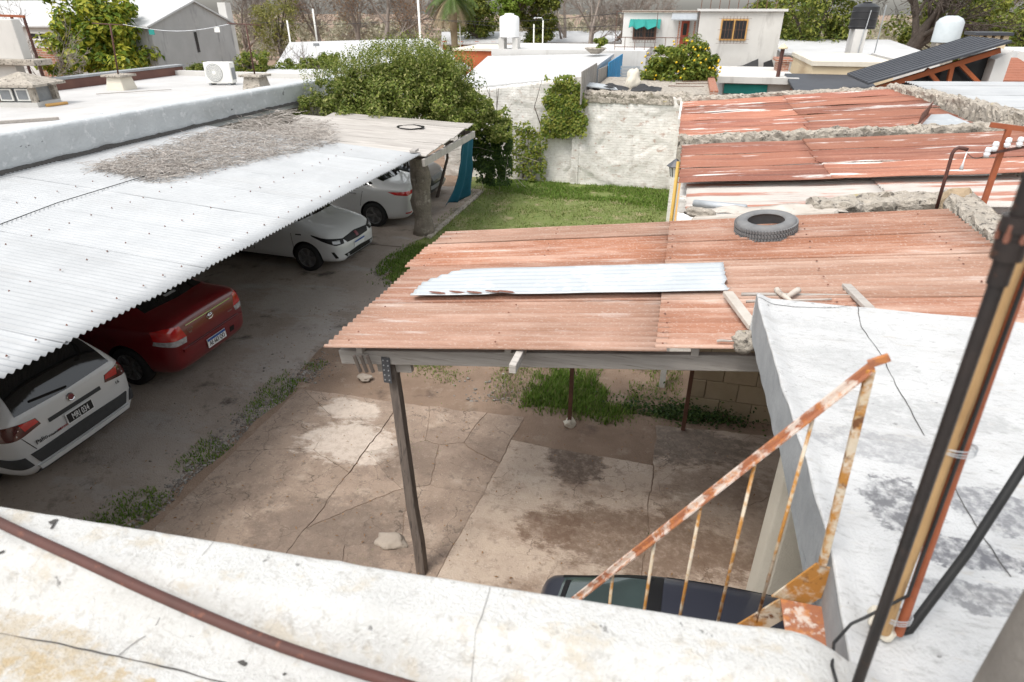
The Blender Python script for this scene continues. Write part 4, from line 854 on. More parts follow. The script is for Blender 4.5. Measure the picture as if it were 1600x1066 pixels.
# lantern, pipes on the wall corner
ln = thing('wall_lantern', 'grey wall lantern with white glass at the corner of the whitewashed building', 'lantern', tuple(PY(1055, 262, 11.6)))
MB().lathe([(.0, .16), (.03, .14), (.15, .03), (.15, .02), (0, .02)], 6).build('hood', M['steel_plate'], ln)
MB().lathe([(.10, .02), (.06, -.16), (0, -.16)], 6).build('glass', M['lamp_glass'], ln)
for k in range(6): a = k * math.pi / 3; MB().bar((.102 * math.cos(a), .102 * math.sin(a), .02), (.062 * math.cos(a), .062 * math.sin(a), -.16), .012, .012).build('glazing_bar', M['black_pvc'], ln)
MB().bar((0, 0, -.05), (.28, .0, -.12), .03, .03).build('arm', M['steel_plate'], ln)
for x, y1, mt, lb_ in ((1054, 11.2, 'yellow_pipe', 'bright yellow downpipe on the corner behind the lantern'), (1062, 10.1, 'pvc_yellow', 'pale yellow downpipe nearest the carport on the whitewashed corner')):
    p = PY(x, 300, y1); tag(MB().tube([(p.x, p.y, 0), (p.x, p.y, 2.68)], .03, 10).build('downpipe', M[mt], smooth=True), lb_, 'pipe')
# masts
bp = thing('bent_pipe_mast', 'thin brown service pipe with bent top standing on the rubble wall', 'mast', (0, 0, 0))
a = P(1463, 326, 3.12); ax = PY(1490, 245, a.y)
pts = [a, PY(1478, 275, a.y), PY(1488, 240, a.y), PY(1492, 234, a.y), PY(1498, 231, a.y), PY(1505, 232, a.y), PY(1512, 234, a.y)]
MB().tube(pts, .018, 8).build('pipe', M['rust_pipe'], bp, smooth=True); e = pts[-1]; MB().tube([e, e + V((0, 0, -.13)), e + V((0, 0, -.2))], [.004, .008, .022], 8).build('insulator', M['porcelain'], bp, smooth=True)
sm_ = thing('service_mast', 'rusty angle-iron mast with crossbars and white insulators', 'mast', (0, 0, 0))
a = P(1523, 357, 2.95); t = PY(1577, 200, a.y); MB().bar(a, t, .045, .045).build('post', M['rust_pipe_red'], sm_)
c0, c1 = PY(1548, 195, a.y), PY(1625, 205, a.y); MB().bar(c0, c1, .04, .045).build('crossbar', M['rust_pipe_red'], sm_)
MB().bar(PY(1545, 240, a.y - .05), PY(1625, 225, a.y - .05), .02, .025).build('crossbar', M['rust_pipe'], sm_)
for x, y in ((1543, 238), (1555, 229), (1575, 223), (1594, 222)):
    p = PY(x, y, a.y - .08); MB().lathe([(0, -.05), (.022, -.045), (.03, -.01), (.02, 0), (.03, .012), (.022, .045), (0, .05)], 12, Matrix.Translation(p)).build('insulator', M['porcelain'], sm_, smooth=True)
for k, (x0_, y0_, x1_, y1_) in enumerate([(1512, 240, 1545, 240)]):
    p, q = PY(x0_, y0_, a.y + .3), PY(x1_, y1_, a.y); tag(MB().tube([p.lerp(q, i / 8) - V((0, 0, .05 * math.sin(i / 8 * math.pi))) for i in range(9)], .004, 4).build('service_wire', M['black_pvc']), 'short sagging wire between the bent pipe and the rusty mast', 'wire')

# ================================================================ far whitewashed wall
fw = thing('far_wall', 'tall old whitewashed brick wall with peeling paint closing the yard', 'wall', (0, 0, 0))
def rough_wall(x0, x1, y, zt, name, mt, parent, amp=.035):
    mb = MB(); nx = int((x1 - x0) / .06); nz_ = 44; vs = []
    for i in range(nx + 1):
        x = x0 + (x1 - x0) * i / nx; top = zt(x) + .035 * noise.noise(V((x * 3, 1, 2))) + .02 * noise.noise(V((x * 11, 1, 2)))
        for j in range(nz_ + 1):
            z = top * j / nz_; q = V((x, y, z)); e = amp * noise.noise(q * 1.6) + amp * .5 * noise.noise(q * 5) + (.03 if noise.noise(q * .9 + V((4, 0, 2))) > .12 else 0)
            vs.append((x, y - e, z))
        for j in (1,): vs.append((x, y + .28, top))
    m = nz_ + 2
    return mb.add(vs, [(i * m + j, (i + 1) * m + j, (i + 1) * m + j + 1, i * m + j + 1) for i in range(nx) for j in range(m - 1)]).build(name, mt, parent, smooth=True)
rough_wall(-7.5, -3.02, 20.0, lambda x: 2.72 + .13 * (x + 6.5), 'wall_section', M['old_whitewash'], fw)
rough_wall(-3.0, .25, 19.9, lambda x: 2.72, 'wall_section', M['old_whitewash'], fw)
MB().box(-3.2, -2.98, 19.85, 20.05, 0, 3.2).build('pier', M['old_whitewash'], fw)
rubble_wall([(-3.0, 20.05, 2.80), (.3, 20.05, 2.80)], .42, 2.5, 0, 'coping', M['rubble'], fw)
MB().box(-.06, .1, 16.5, 19.9, 0, 2.6).build('side_return', M['old_whitewash'], fw)
# ================================================================ cars
def pchip(xs, ys, x):
    n = len(xs)
    if x <= xs[0]: return ys[0]
    if x >= xs[-1]: return ys[-1]
    h = [xs[i + 1] - xs[i] for i in range(n - 1)]; d = [(ys[i + 1] - ys[i]) / h[i] for i in range(n - 1)]
    m = [d[0]] + [0 if d[i - 1] * d[i] <= 0 else 2 * d[i - 1] * d[i] / (d[i - 1] + d[i]) for i in range(1, n - 1)] + [d[-1]]
    for i in range(n - 1):
        if x <= xs[i + 1]:
            t = (x - xs[i]) / h[i]
            return ys[i] * (1 + 2 * t) * (1 - t) ** 2 + h[i] * m[i] * t * (1 - t) ** 2 + ys[i + 1] * t * t * (3 - 2 * t) + h[i] * m[i + 1] * t * t * (t - 1)
def section(st, x):
    xs = [s[0] for s in st]; zb, zbelt, zt, w_, wt = [pchip(xs, [s[k] for s in st], x) for k in range(1, 6)]
    gh = max(0.0, min(1.0, (zt - zbelt) / .35)); hb = zbelt - zb
    pts = [(0, zb), (w_ * .72, zb), (w_ * .90, zb + .03 * min(1, hb / .4)), (w_ * .965, zb + .18 * hb), (w_ * .985, zb + .34 * hb), (w_ * .985, zb + .55 * hb), (w_, zb + .74 * hb), (w_ * .985, zb + .92 * hb), (w_ * .955, zbelt),
           (w_ * .955 + (wt - w_ * .955) * .42, zbelt + (zt - zbelt) * .45), (wt + .02, zt - (zt - zbelt) * .16 - .012), (wt - .05, zt - .022 * (.4 + gh)), (wt * .55, zt - .004), (0, zt)]
    out = []
    for i in range(len(pts) - 1):
        a, b, c, d = pts[max(i - 1, 0)], pts[i], pts[i + 1], pts[min(i + 2, len(pts) - 1)]
        for k in range(3):
            t = k / 3; out.append(tuple(.5 * (2 * b[e] + (c[e] - a[e]) * t * .8 + 0 * t) if False else b[e] + (c[e] - b[e]) * t for e in (0, 1)))
    out.append(pts[-1])
    for _ in range(2):                   # light smoothing keeps the creases soft
        out = [out[0]] + [tuple(.25 * out[i - 1][e] + .5 * out[i][e] + .25 * out[i + 1][e] for e in (0, 1)) for i in range(1, len(out) - 1)] + [out[-1]]
    return out
def car_body(st, wheels, wr):
    x0, x1 = st[0][0], st[-1][0]; N = 84; rings = []
    for i in range(N + 1):
        t = i / N; t = t + .10 * math.sin(2 * math.pi * t) * -1 * -1 * -1 if False else .5 - .5 * math.cos(math.pi * t) * (.55 + .45 * abs(math.cos(math.pi * t)) ** .0)
        t = .55 * t + .45 * i / N
        x = x0 + (x1 - x0) * t; s = section(st, x); rings.append([V((x, y, z)) for y, z in s] + [V((x, -y, z)) for y, z in s[-2:0:-1]])
    m = len(rings[0]); vs = [p for r in rings for p in r]
    fs = [(i * m + j, i * m + (j + 1) % m, (i + 1) * m + (j + 1) % m, (i + 1) * m + j) for i in range(N) for j in range(m)]
    fs += [tuple(range(m))[::-1], tuple(N * m + j for j in range(m))]
    return MB().add(vs, fs)
class Car:
    def __init__(s, name, label, loc, rz, st, axles, track, wr, paint, group, rim='rim_dark', spokes=5, rim_style=0):
        s.t = thing(name, label, 'car', loc, rz, group); s.name = name
        body = car_body(st, axles, wr); me = body.mesh('body'); me.materials.append(M[paint]); me.materials.append(M['car_black'])
        bm = bmesh.new(); bm.from_mesh(me); bmesh.ops.recalc_face_normals(bm, faces=bm.faces[:]); bm.to_mesh(me); bm.free()
        tmp = bpy.data.objects.new('body', me); COL.objects.link(tmp)
        cut = MB()
        for ax in axles:
            for sd_ in (-1, 1):
                mt_ = Matrix.Translation((ax, sd_ * (track + .02), wr * 1.02)) @ Matrix.Rotation(R_(90), 4, 'X')
                k = 40; h = .17
                cut.lathe([(wr + .045, -h), (wr + .045, h)], k, mt_); o = len(cut.v) - 2 * k
                cut.f += [tuple(o + q for q in range(k))[::-1], tuple(o + k + q for q in range(k))]; cut.mi += [0, 0]
        cme = cut.mesh('cut'); cme.materials.append(M['car_black'])
        bm = bmesh.new(); bm.from_mesh(cme); bmesh.ops.recalc_face_normals(bm, faces=bm.faces[:]); bm.to_mesh(cme); bm.free()
        co = bpy.data.objects.new('cut', cme); COL.objects.link(co)
        md = tmp.modifiers.new('b', 'BOOLEAN'); md.operation = 'DIFFERENCE'; md.object = co; md.solver = 'EXACT'; md.material_mode = 'TRANSFER'
        dg = bpy.context.evaluated_depsgraph_get(); nm = bpy.data.meshes.new_from_object(tmp.evaluated_get(dg)); nm.name = 'body'
        bpy.data.objects.remove(co); bpy.data.objects.remove(tmp)
        nm.polygons.foreach_set('use_smooth', [True] * len(nm.polygons)); nm.set_sharp_from_angle(angle=R_(38))
        s.body = bpy.data.objects.new('body', nm); COL.objects.link(s.body); s.body.parent = s.t
        bm = bmesh.new(); bm.from_mesh(me); s.bvh = bvhtree.BVHTree.FromBMesh(bm); bm.free()
        for ax in axles:
            for sd_ in (-1, 1): s.wheel(ax, sd_ * track, wr, sd_, M[rim], spokes, rim_style)
    def wheel(s, ax, y, r, sd_, rim, n, style):
        e = bpy.data.objects.new('wheel', None); COL.objects.link(e); e.parent = s.t; e.location = (ax, y, r); e.rotation_euler = (R_(-90) * sd_, 0, 0)
        w_ = .095
        MB().lathe([(r * .66, -w_), (r * .9, -w_ * 1.02), (r * .97, -w_ * .85), (r, -w_ * .5), (r, w_ * .5), (r * .97, w_ * .85), (r * .9, w_ * 1.02), (r * .68, w_), (r * .66, w_ * .8)], 40).build('tyre', M['car_tyre'], e, smooth=True, sharp=50)
        mb = MB().lathe([(r * .68, w_ * .98), (r * .64, w_ * .9), (r * .62, .01), (0, .01)], 36)
        mb.lathe([(0, w_ * .82), (r * .15, w_ * .80), (r * .17, w_ * .5)], 18)
        for k in range(n):
            for off in ((-.13, .13) if style == 0 else (0,)):
                a = 2 * math.pi * k / n; ca, sa = math.cos(a), math.sin(a); b = a + off; cb, sb = math.cos(b + (.25 if style == 2 else 0)), math.sin(b + (.25 if style == 2 else 0))
                mb.bar((ca * r * .1, sa * r * .1, w_ * .68), (cb * r * .64, sb * r * .64, w_ * .84), r * (.07 if style == 0 else .10), .03)
        mb.build('rim', rim, e, smooth=True, sharp=35)
    def hit(s, p, d, off):
        h = s.bvh.ray_cast(V(p) - V(d) * 1.2, V(d), 3.0)
        if h[0] is None:
            h2 = s.bvh.find_nearest(V(p)); return h2[0] - V(d) * off
        return h[0] - V(d) * off
    def patch(s, name, mt, bot, top, d, off=.004, n=14, m=7, parent=None, rim_=.012):
        d = V(d).normalized()
        def rs(pl, k):
            pl = [V(p) for p in pl]
            if len(pl) == 1: return pl * k
            ln = [0]
            for a, b in zip(pl, pl[1:]): ln.append(ln[-1] + max(1e-6, (b - a).length))
            out = []
            for i in range(k):
                t = ln[-1] * i / (k - 1)
                for j in range(len(pl) - 1):
                    if t <= ln[j + 1] + 1e-9: out.append(pl[j].lerp(pl[j + 1], (t - ln[j]) / (ln[j + 1] - ln[j]))); break
            return out
        B, T = rs(bot, n), rs(top, n); g = [[s.hit(B[i].lerp(T[i], j / (m - 1)), d, off) for i in range(n)] for j in range(m)]
        vs = [p for r in g for p in r]; fs = [(j * n + i, j * n + i + 1, (j + 1) * n + i + 1, (j + 1) * n + i) for j in range(m - 1) for i in range(n - 1)]
        loop = [i for i in range(n)] + [j * n + n - 1 for j in range(1, m)] + [(m - 1) * n + i for i in range(n - 2, -1, -1)] + [j * n for j in range(m - 2, 0, -1)]
        o = len(vs); vs += [vs[i] + d * rim_ for i in loop]; k = len(loop)
        fs += [(loop[i], loop[(i + 1) % k], o + (i + 1) % k, o + i) for i in range(k)]
        mb = MB().add(vs, fs); ob = mb.build(name, mt, parent or s.t, smooth=True, sharp=45)
        bm = bmesh.new(); bm.from_mesh(ob.data); bmesh.ops.recalc_face_normals(bm, faces=bm.faces[:]); bm.to_mesh(ob.data); bm.free()
        return ob
    def both(s, *a, **k):
        nm, mt, bot, top, d = a
        s.patch(nm, mt, bot, top, d, **k); fl = lambda l: [(x, -y, z) for x, y, z in l]
        s.patch(nm, mt, fl(bot), fl(top), (d[0], -d[1], d[2]), **k)
    def text(s, body, p, ex, ez, size, mt, parent, name='lettering', sx=1.0, depth=.002):
        cu = bpy.data.curves.new('t', 'FONT'); cu.body = body; cu.size = size; cu.align_x = 'CENTER'; cu.align_y = 'CENTER'; cu.extrude = depth
        to = bpy.data.objects.new('t', cu); COL.objects.link(to); dg = bpy.context.evaluated_depsgraph_get(); me = bpy.data.meshes.new_from_object(to.evaluated_get(dg)); bpy.data.objects.remove(to)
        me.name = name; me.materials.clear(); me.materials.append(mt)
        ex = V(ex).normalized(); ez = V(ez).normalized(); ny = ex.cross(ez)
        me.transform(Matrix(((ex.x * sx, ez.x, ny.x, p[0]), (ex.y * sx, ez.y, ny.y, p[1]), (ex.z * sx, ez.z, ny.z, p[2]), (0, 0, 0, 1))))
        o = bpy.data.objects.new(name, me); COL.objects.link(o); o.parent = parent or s.t; return o
    def plate(s, x, y, z, tilt, sgn, body, dark):
        """sgn +1: front plate facing +x, -1: rear plate facing -x"""
        ex = V((0, sgn, 0)); ez = V((math.sin(tilt) * -sgn, 0, math.cos(tilt))); nrm = ex.cross(ez)
        def bx(c, w_, h_, d_): 
            q = []
            for k in (-1, 1): q.append([V(c) + ex * (a * w_ / 2) + ez * (b * h_ / 2) + nrm * (k * d_ / 2) for a, b in ((-1, -1), (1, -1), (1, 1), (-1, 1))])
            return MB().add(q[0] + q[1], [(3, 2, 1, 0), (4, 5, 6, 7), (0, 1, 5, 4), (1, 2, 6, 5), (2, 3, 7, 6), (3, 0, 4, 7)])
        c = V((x, y, z)); hw, hh = (.36, .125) if dark else (.40, .13)
        pl = bx(c, hw + .012, hh + .012, .010).build('licence_plate', M['plate_white'], s.t)
        if dark: bx(c + nrm * .007, hw - .012, hh - .014, .006).build('plate_field', M['plate_black'], pl); s.text(body, c + nrm * .012 - ez * .006, ex, ez, .112, M['plate_white'], pl, sx=.62)
        else: bx(c + nrm * .007 + ez * hh * .37, hw, hh * .26, .006).build('plate_band', M['plate_blue'], pl); body and s.text(body, c + nrm * .008 - ez * .018, ex, ez, .098, M['plate_black'], pl, sx=.72)
        return pl

G = 'cars parked in the yard'
# --- white hatchback, nose to the yard
HATCH = [(-2.0, .48, .70, .76, .56, .46), (-1.97, .34, .88, .98, .74, .60), (-1.85, .24, .98, 1.16, .82, .61), (-1.55, .21, 1.0, 1.38, .85, .60), (-.9, .19, .98, 1.49, .86, .60), (-.1, .18, .95, 1.50, .86, .60), (.32, .18, .93, 1.43, .86, .60), (1.02, .18, .92, 1.04, .86, .68), (1.40, .19, .88, .955, .86, .66), (1.70, .20, .80, .865, .835, .62), (1.88, .21, .68, .745, .77, .55), (1.97, .24, .58, .64, .64, .46), (2.0, .30, .50, .56, .50, .36)]
c = Car('white_hatchback', 'white hatchback parked nose out under the long white carport', (-8.53, 11.92, 0), R_(-3), HATCH, (1.22, -1.30), .76, .312, 'paint_white', G, 'rim_dark', 5)
c.patch('windshield', M['car_glass'], [(1.0, -.64, 1.03), (1.05, 0, 1.05), (1.0, .64, 1.03)], [(.38, -.54, 1.42), (.36, 0, 1.44), (.38, .54, 1.42)], (-.5, 0, -1), n=20)
c.both('side_window', M['car_glass'], [(.86, -.8, .97), (.0, -.8, .99), (-.05, -.8, .99)], [(.36, -.7, 1.36), (0, -.7, 1.42), (-.05, -.7, 1.42)], (0, 1, 0)); c.both('side_window', M['car_glass'], [(-.13, -.8, .99), (-.95, -.8, 1.02), (-1.2, -.8, 1.1)], [(-.13, -.7, 1.42), (-.8, -.7, 1.40), (-1.1, -.7, 1.32)], (0, 1, 0))
c.patch('grille', M['car_black'], [(2, -.42, .60), (2, 0, .585), (2, .42, .60)], [(2, -.50, .70), (2, 0, .735), (2, .50, .70)], (-1, 0, 0), n=18)
c.both('headlight', M['car_black'], [(1.9, -.46, .60), (1.8, -.66, .60), (1.6, -.80, .70), (1.42, -.86, .80)], [(1.9, -.46, .695), (1.8, -.64, .735), (1.6, -.80, .775), (1.40, -.86, .835)], (-1, 1, -.1), n=18)
c.both('headlight_lens', M['lamp_clear'], [(1.85, -.54, .625), (1.75, -.68, .63)], [(1.85, -.54, .685), (1.75, -.68, .70)], (-1, 1, -.1), off=.010)
c.patch('lower_grille', M['car_black'], [(2, -.50, .30), (2, .50, .30)], [(2, -.60, .385), (2, 0, .41), (2, .60, .385)], (-1, 0, 0), n=18)
c.patch('chin_trim', M['car_plastic'], [(2, -.56, .245), (2, .56, .245)], [(2, -.50, .288), (2, .50, .288)], (-1, 0, .1), n=18)
c.both('air_slot', M['car_black'], [(1.85, -.66, .33), (1.8, -.71, .33)], [(1.8, -.73, .475), (1.76, -.77, .475)], (-1, .8, 0))
c.both('fog_lamp', M['lamp_clear'], [(1.95, -.50, .32), (1.95, -.44, .32)], [(1.95, -.50, .37), (1.95, -.44, .37)], (-1, .1, 0), off=.012)
c.both('door_seam', M['car_black'], [(.93, -.86, .28), (.94, -.86, .28)], [(.90, -.86, .92), (.91, -.86, .92)], (0, 1, 0), n=2, off=.002)
c.both('door_seam', M['car_black'], [(-.1, -.86, .28), (-.09, -.86, .28)], [(-.1, -.86, .95), (-.09, -.86, .95)], (0, 1, 0), n=2, off=.002)
c.both('sill_trim', M['car_black'], [(.85, -.85, .19), (-.9, -.85, .19)], [(.85, -.85, .25), (-.9, -.85, .25)], (0, 1, .2), n=20)
c.both('side_marker', M['car_plastic'], [(1.02, -.86, .80), (1.16, -.86, .80)], [(1.02, -.86, .825), (1.16, -.86, .83)], (0, 1, 0), n=4)
bd = c.patch('badge', M['badge_red'], [(2, -.045, .625), (2, .045, .625)], [(2, -.045, .715), (2, .045, .715)], (-1, 0, 0), off=.014); c.plate(2.012, 0, .49, R_(-8), 1, '', False)
for sd_ in (-1, 1): MB().rock((.72, sd_ * .98, .99), .10, (.6, 1.1, .75), 3, 2).build('mirror', M['paint_white'], c.t, smooth=True)

# --- white sedan, tail to the yard
SEDAN = [(-2.31, .52, .72, .80, .56, .48), (-2.28, .36, .90, 1.02, .76, .62), (-2.15, .26, 1.0, 1.10, .84, .64), (-1.95, .22, 1.02, 1.12, .87, .64), (-1.62, .19, 1.0, 1.16, .885, .62), (-.85, .17, .98, 1.42, .885, .58), (-.2, .17, .96, 1.455, .885, .58), (.35, .17, .95, 1.40, .885, .58), (1.15, .17, .94, 1.03, .885, .70), (1.6, .18, .88, .96, .87, .68), (2.0, .20, .76, .84, .82, .60), (2.22, .24, .62, .70, .68, .48), (2.3, .32, .52, .58, .5, .36)]
c = Car('white_sedan', 'white sedan parked tail out behind the trunk column', (-8.66, 15.02, 0), R_(180), SEDAN, (1.35, -1.35), .78, .325, 'paint_white', G, 'rim_dark', 5)
c.patch('rear_window', M['car_glass'], [(-1.58, -.60, 1.17), (-1.66, 0, 1.17), (-1.58, .60, 1.17)], [(-.95, -.50, 1.40), (-.98, 0, 1.41), (-.95, .50, 1.40)], (.55, 0, -1), n=20)
c.both('side_window', M['car_glass'], [(.9, -.8, 1.0), (.0, -.8, 1.01), (-.1, -.8, 1.01)], [(.36, -.7, 1.34), (0, -.7, 1.39), (-.1, -.7, 1.39)], (0, 1, 0)); c.both('side_window', M['car_glass'], [(-.17, -.8, 1.01), (-.95, -.8, 1.03), (-1.35, -.8, 1.10)], [(-.17, -.7, 1.39), (-.75, -.7, 1.37), (-1.2, -.7, 1.20)], (0, 1, 0))
c.both('tail_lamp', M['lamp_red'], [(-2.3, -.42, .88), (-2.2, -.72, .86), (-1.98, -.87, .88)], [(-2.28, -.42, .96), (-2.2, -.72, .965), (-1.80, -.88, .95)], (1, .7, 0), n=16)
c.patch('trunk_trim', M['chrome'], [(-2.3, -.40, .91), (-2.3, .40, .91)], [(-2.3, -.40, .94), (-2.3, .40, .94)], (1, 0, 0))
c.both('reflector', M['lamp_red'], [(-2.2, -.55, .40), (-2.1, -.74, .40)], [(-2.2, -.55, .435), (-2.1, -.74, .435)], (1, .5, 0), n=6)
c.patch('diffuser', M['car_plastic'], [(-2.2, -.5, .29), (-2.2, .5, .29)], [(-2.2, -.56, .38), (-2.2, .56, .38)], (1, 0, 0), n=12)
c.both('door_seam', M['car_black'], [(-.13, -.88, .26), (-.12, -.88, .26)], [(-.13, -.88, .98), (-.12, -.88, .98)], (0, 1, 0), n=2, off=.002); c.both('door_seam', M['car_black'], [(-1.0, -.88, .55), (-.99, -.88, .55)], [(-1.12, -.88, 1.0), (-1.11, -.88, 1.0)], (0, 1, 0), n=2, off=.002)
c.both('door_handle', M['chrome'], [(-.75, -.89, .86), (-.93, -.89, .86)], [(-.75, -.89, .885), (-.93, -.89, .885)], (0, 1, 0), off=.02, n=4); c.plate(-2.315, 0, .75, R_(4), -1, '', False)

# --- red sedan, tail to the yard
RED = [(-2.13, .50, .70, .78, .56, .48), (-2.10, .36, .88, 1.00, .74, .62), (-2.0, .26, .98, 1.09, .81, .64), (-1.88, .22, 1.0, 1.11, .84, .65), (-1.62, .20, .99, 1.14, .85, .63), (-.92, .18, .97, 1.44, .85, .57), (-.1, .18, .95, 1.50, .85, .58), (.35, .18, .94, 1.44, .85, .58), (1.0, .18, .92, 1.04, .85, .66), (1.5, .19, .85, .93, .84, .64), (1.9, .22, .72, .80, .76, .54), (2.08, .26, .58, .66, .6, .44), (2.14, .34, .5, .56, .46, .34)]
c = Car('red_sedan', 'dark red sedan parked tail out beside the white station wagon', (-8.70, 7.08, 0), R_(180), RED, (1.30, -1.25), .75, .315, 'paint_red', G, 'rim_dark', 6)
c.patch('rear_window', M['car_glass'], [(-1.58, -.60, 1.15), (-1.64, 0, 1.15), (-1.58, .60, 1.15)], [(-1.0, -.48, 1.42), (-1.02, 0, 1.43), (-1.0, .48, 1.42)], (.6, 0, -1), n=20)
c.patch('brake_light', M['lamp_clear'], [(-1.52, -.11, 1.19), (-1.52, .11, 1.19)], [(-1.48, -.11, 1.205), (-1.48, .11, 1.205)], (.6, 0, -1), off=.01, n=4)
c.both('side_window', M['car_glass'], [(.85, -.8, .98), (.0, -.8, .99), (-.1, -.8, .99)], [(.36, -.7, 1.36), (0, -.7, 1.43), (-.1, -.7, 1.43)], (0, 1, 0)); c.both('side_window', M['car_glass'], [(-.17, -.8, .99), (-.9, -.8, 1.01), (-1.2, -.8, 1.08)], [(-.17, -.7, 1.43), (-.7, -.7, 1.38), (-1.05, -.7, 1.22)], (0, 1, 0))
c.both('tail_lamp', M['lamp_red'], [(-2.1, -.52, .80), (-2.0, -.68, .80), (-1.82, -.84, .82)], [(-2.1, -.60, .99), (-1.95, -.74, 1.0), (-1.80, -.84, .96)], (1, .7, -.1), n=14)
c.both('reverse_lamp', M['lamp_clear'], [(-2.1, -.54, .715), (-2.0, -.68, .71), (-1.80, -.85, .755)], [(-2.1, -.52, .795), (-2.0, -.68, .795), (-1.82, -.84, .815)], (1, .7, -.1), n=14)
tt = c.patch('trunk_trim', M['chrome'], [(-2.12, -.50, .945), (-2.12, .50, .945)], [(-2.12, -.50, .962), (-2.12, .50, .962)], (1, 0, -.05), off=.008, n=20)
c.patch('trunk_seam', M['car_black'], [(-2.12, -.56, .655), (-2.12, .56, .655)], [(-2.12, -.56, .665), (-2.12, .56, .665)], (1, 0, 0), off=.002, n=20)
e = c.hit((-2.12, 0, .885), (1, 0, 0), .006); em = MB()
rg = lambda a, b, y0=0, z0=0, r=.006: em.tube([(e.x, y0 + a * math.cos(t * .314), e.z + z0 + b * math.sin(t * .314)) for t in range(21)], r, 5, False)
rg(.066, .045); rg(.022, .040); rg(.050, .015, 0, .020); em.build('emblem', M['chrome'], c.t)
q = c.hit((-2.12, .42, .84), (1, 0, 0), .004); c.text('ETIOS', (q.x, .44, .88), (0, -1, 0), (0.05, 0, 1), .042, M['chrome'], c.t); c.text('XLS', (q.x - .003, .45, .835), (0, -1, 0), (.05, 0, 1), .042, M['chrome'], c.t)
q = c.hit((-2.12, -.45, .80), (1, 0, 0), .004); c.text('TOYOTA', (q.x, -.43, .77), (0, -1, 0), (.05, 0, 1), .026, M['chrome'], c.t)
c.patch('bumper_lip', M['paint_red'], [(-2.1, -.66, .60), (-2.12, 0, .60), (-2.1, .66, .60)], [(-2.1, -.66, .645), (-2.12, 0, .645), (-2.1, .66, .645)], (1, 0, 0), off=.035, n=24, rim_=.05)
c.patch('bumper_recess', M['car_black'], [(-2.1, -.44, .43), (-2.1, -.34, .43)], [(-2.1, -.44, .52), (-2.1, -.34, .52)], (1, 0, 0), n=4)
c.plate(c.hit((-2.1, 0, .50), (1, 0, 0), .01).x - .008, 0, .50, R_(2), -1, 'AE 663 QO', False)
c.both('door_seam', M['car_black'], [(-.13, -.85, .26), (-.12, -.85, .26)], [(-.13, -.85, .96), (-.12, -.85, .96)], (0, 1, 0), n=2, off=.002)

# --- white station wagon, tail to the yard
WAGON = [(-2.12, .46, .66, .74, .58, .50), (-2.10, .34, .84, .96, .76, .64), (-2.02, .26, .95, 1.10, .82, .66), (-1.92, .24, .97, 1.26, .84, .63), (-1.72, .22, .97, 1.46, .845, .58), (-1.45, .21, .97, 1.545, .85, .57), (-.8, .20, .96, 1.57, .85, .58), (0, .20, .94, 1.55, .85, .59), (.4, .20, .93, 1.46, .85, .59), (1.05, .20, .92, 1.04, .85, .66), (1.5, .21, .85, .93, .84, .64), (1.88, .24, .72, .80, .76, .54), (2.06, .28, .58, .66, .6, .44), (2.12, .36, .5, .56, .46, .34)]
c = Car('white_station_wagon', 'white station wagon parked tail out at the left edge of the picture', (-8.74, 4.70, 0), R_(180), WAGON, (1.25, -1.22), .75, .32, 'paint_white', G, 'rim_silver', 5)
c.patch('rear_window', M['car_glass'], [(-2.02, -.64, 1.03), (-2.06, 0, 1.02), (-2.02, .64, 1.03)], [(-1.72, -.55, 1.44), (-1.74, 0, 1.46), (-1.72, .55, 1.44)], (1, 0, -.35), n=22, off=.006)
c.both('side_window', M['car_glass'], [(-1.25, -.8, 1.03), (-1.80, -.8, 1.06), (-1.82, -.8, 1.07)], [(-1.25, -.7, 1.46), (-1.6, -.7, 1.42), (-1.68, -.7, 1.36)], (0, 1, 0)); c.both('side_window', M['car_glass'], [(-.17, -.8, .99), (-.9, -.8, 1.01), (-1.17, -.8, 1.03)], [(-.17, -.7, 1.47), (-.7, -.7, 1.47), (-1.17, -.7, 1.46)], (0, 1, 0)); c.both('side_window', M['car_glass'], [(.85, -.8, .98), (.0, -.8, .99), (-.1, -.8, .99)], [(.42, -.7, 1.38), (0, -.7, 1.47), (-.1, -.7, 1.47)], (0, 1, 0))
c.both('tail_lamp', M['lamp_darkred'], [(-2.1, -.44, .84), (-2.06, -.66, .80), (-1.86, -.84, .80), (-1.62, -.86, .84)], [(-2.08, -.46, .93), (-2.02, -.68, .965), (-1.86, -.82, .965), (-1.58, -.86, .93)], (1, .75, -.1), n=20)
c.patch('tail_lamp_lens', M['lamp_red'], [(-2.1, .46, .875), (-2.06, .62, .855)], [(-2.08, .48, .93), (-2.02, .64, .95)], (1, -.4, -.1), off=.008, n=8)
c.patch('tail_lamp_lens', M['lamp_red'], [(-2.1, -.46, .875), (-2.06, -.62, .855)], [(-2.08, -.48, .93), (-2.02, -.64, .95)], (1, .4, -.1), off=.008, n=8)
c.patch('handle_strip', M['car_plastic'], [(-2.12, -.36, .80), (-2.12, .36, .80)], [(-2.12, -.36, .845), (-2.12, .36, .845)], (1, 0, 0), off=.012, n=18)
e = c.hit((-2.1, .02, .93), (1, 0, -.2), .010); MB().lathe([(0, .008), (.034, .008), (.044, .004), (.046, 0)], 24, Matrix.Translation(e) @ Matrix.Rotation(R_(-80), 4, 'Y')).build('badge', M['badge_red'], c.t); MB().lathe([(.036, .008), (.042, .011), (.048, .004)], 24, Matrix.Translation(e) @ Matrix.Rotation(R_(-80), 4, 'Y')).build('badge_ring', M['chrome'], c.t)
c.plate(c.hit((-2.1, 0, .70), (1, 0, 0), .01).x - .008, 0, .715, R_(3), -1, 'MRJ 034', True)
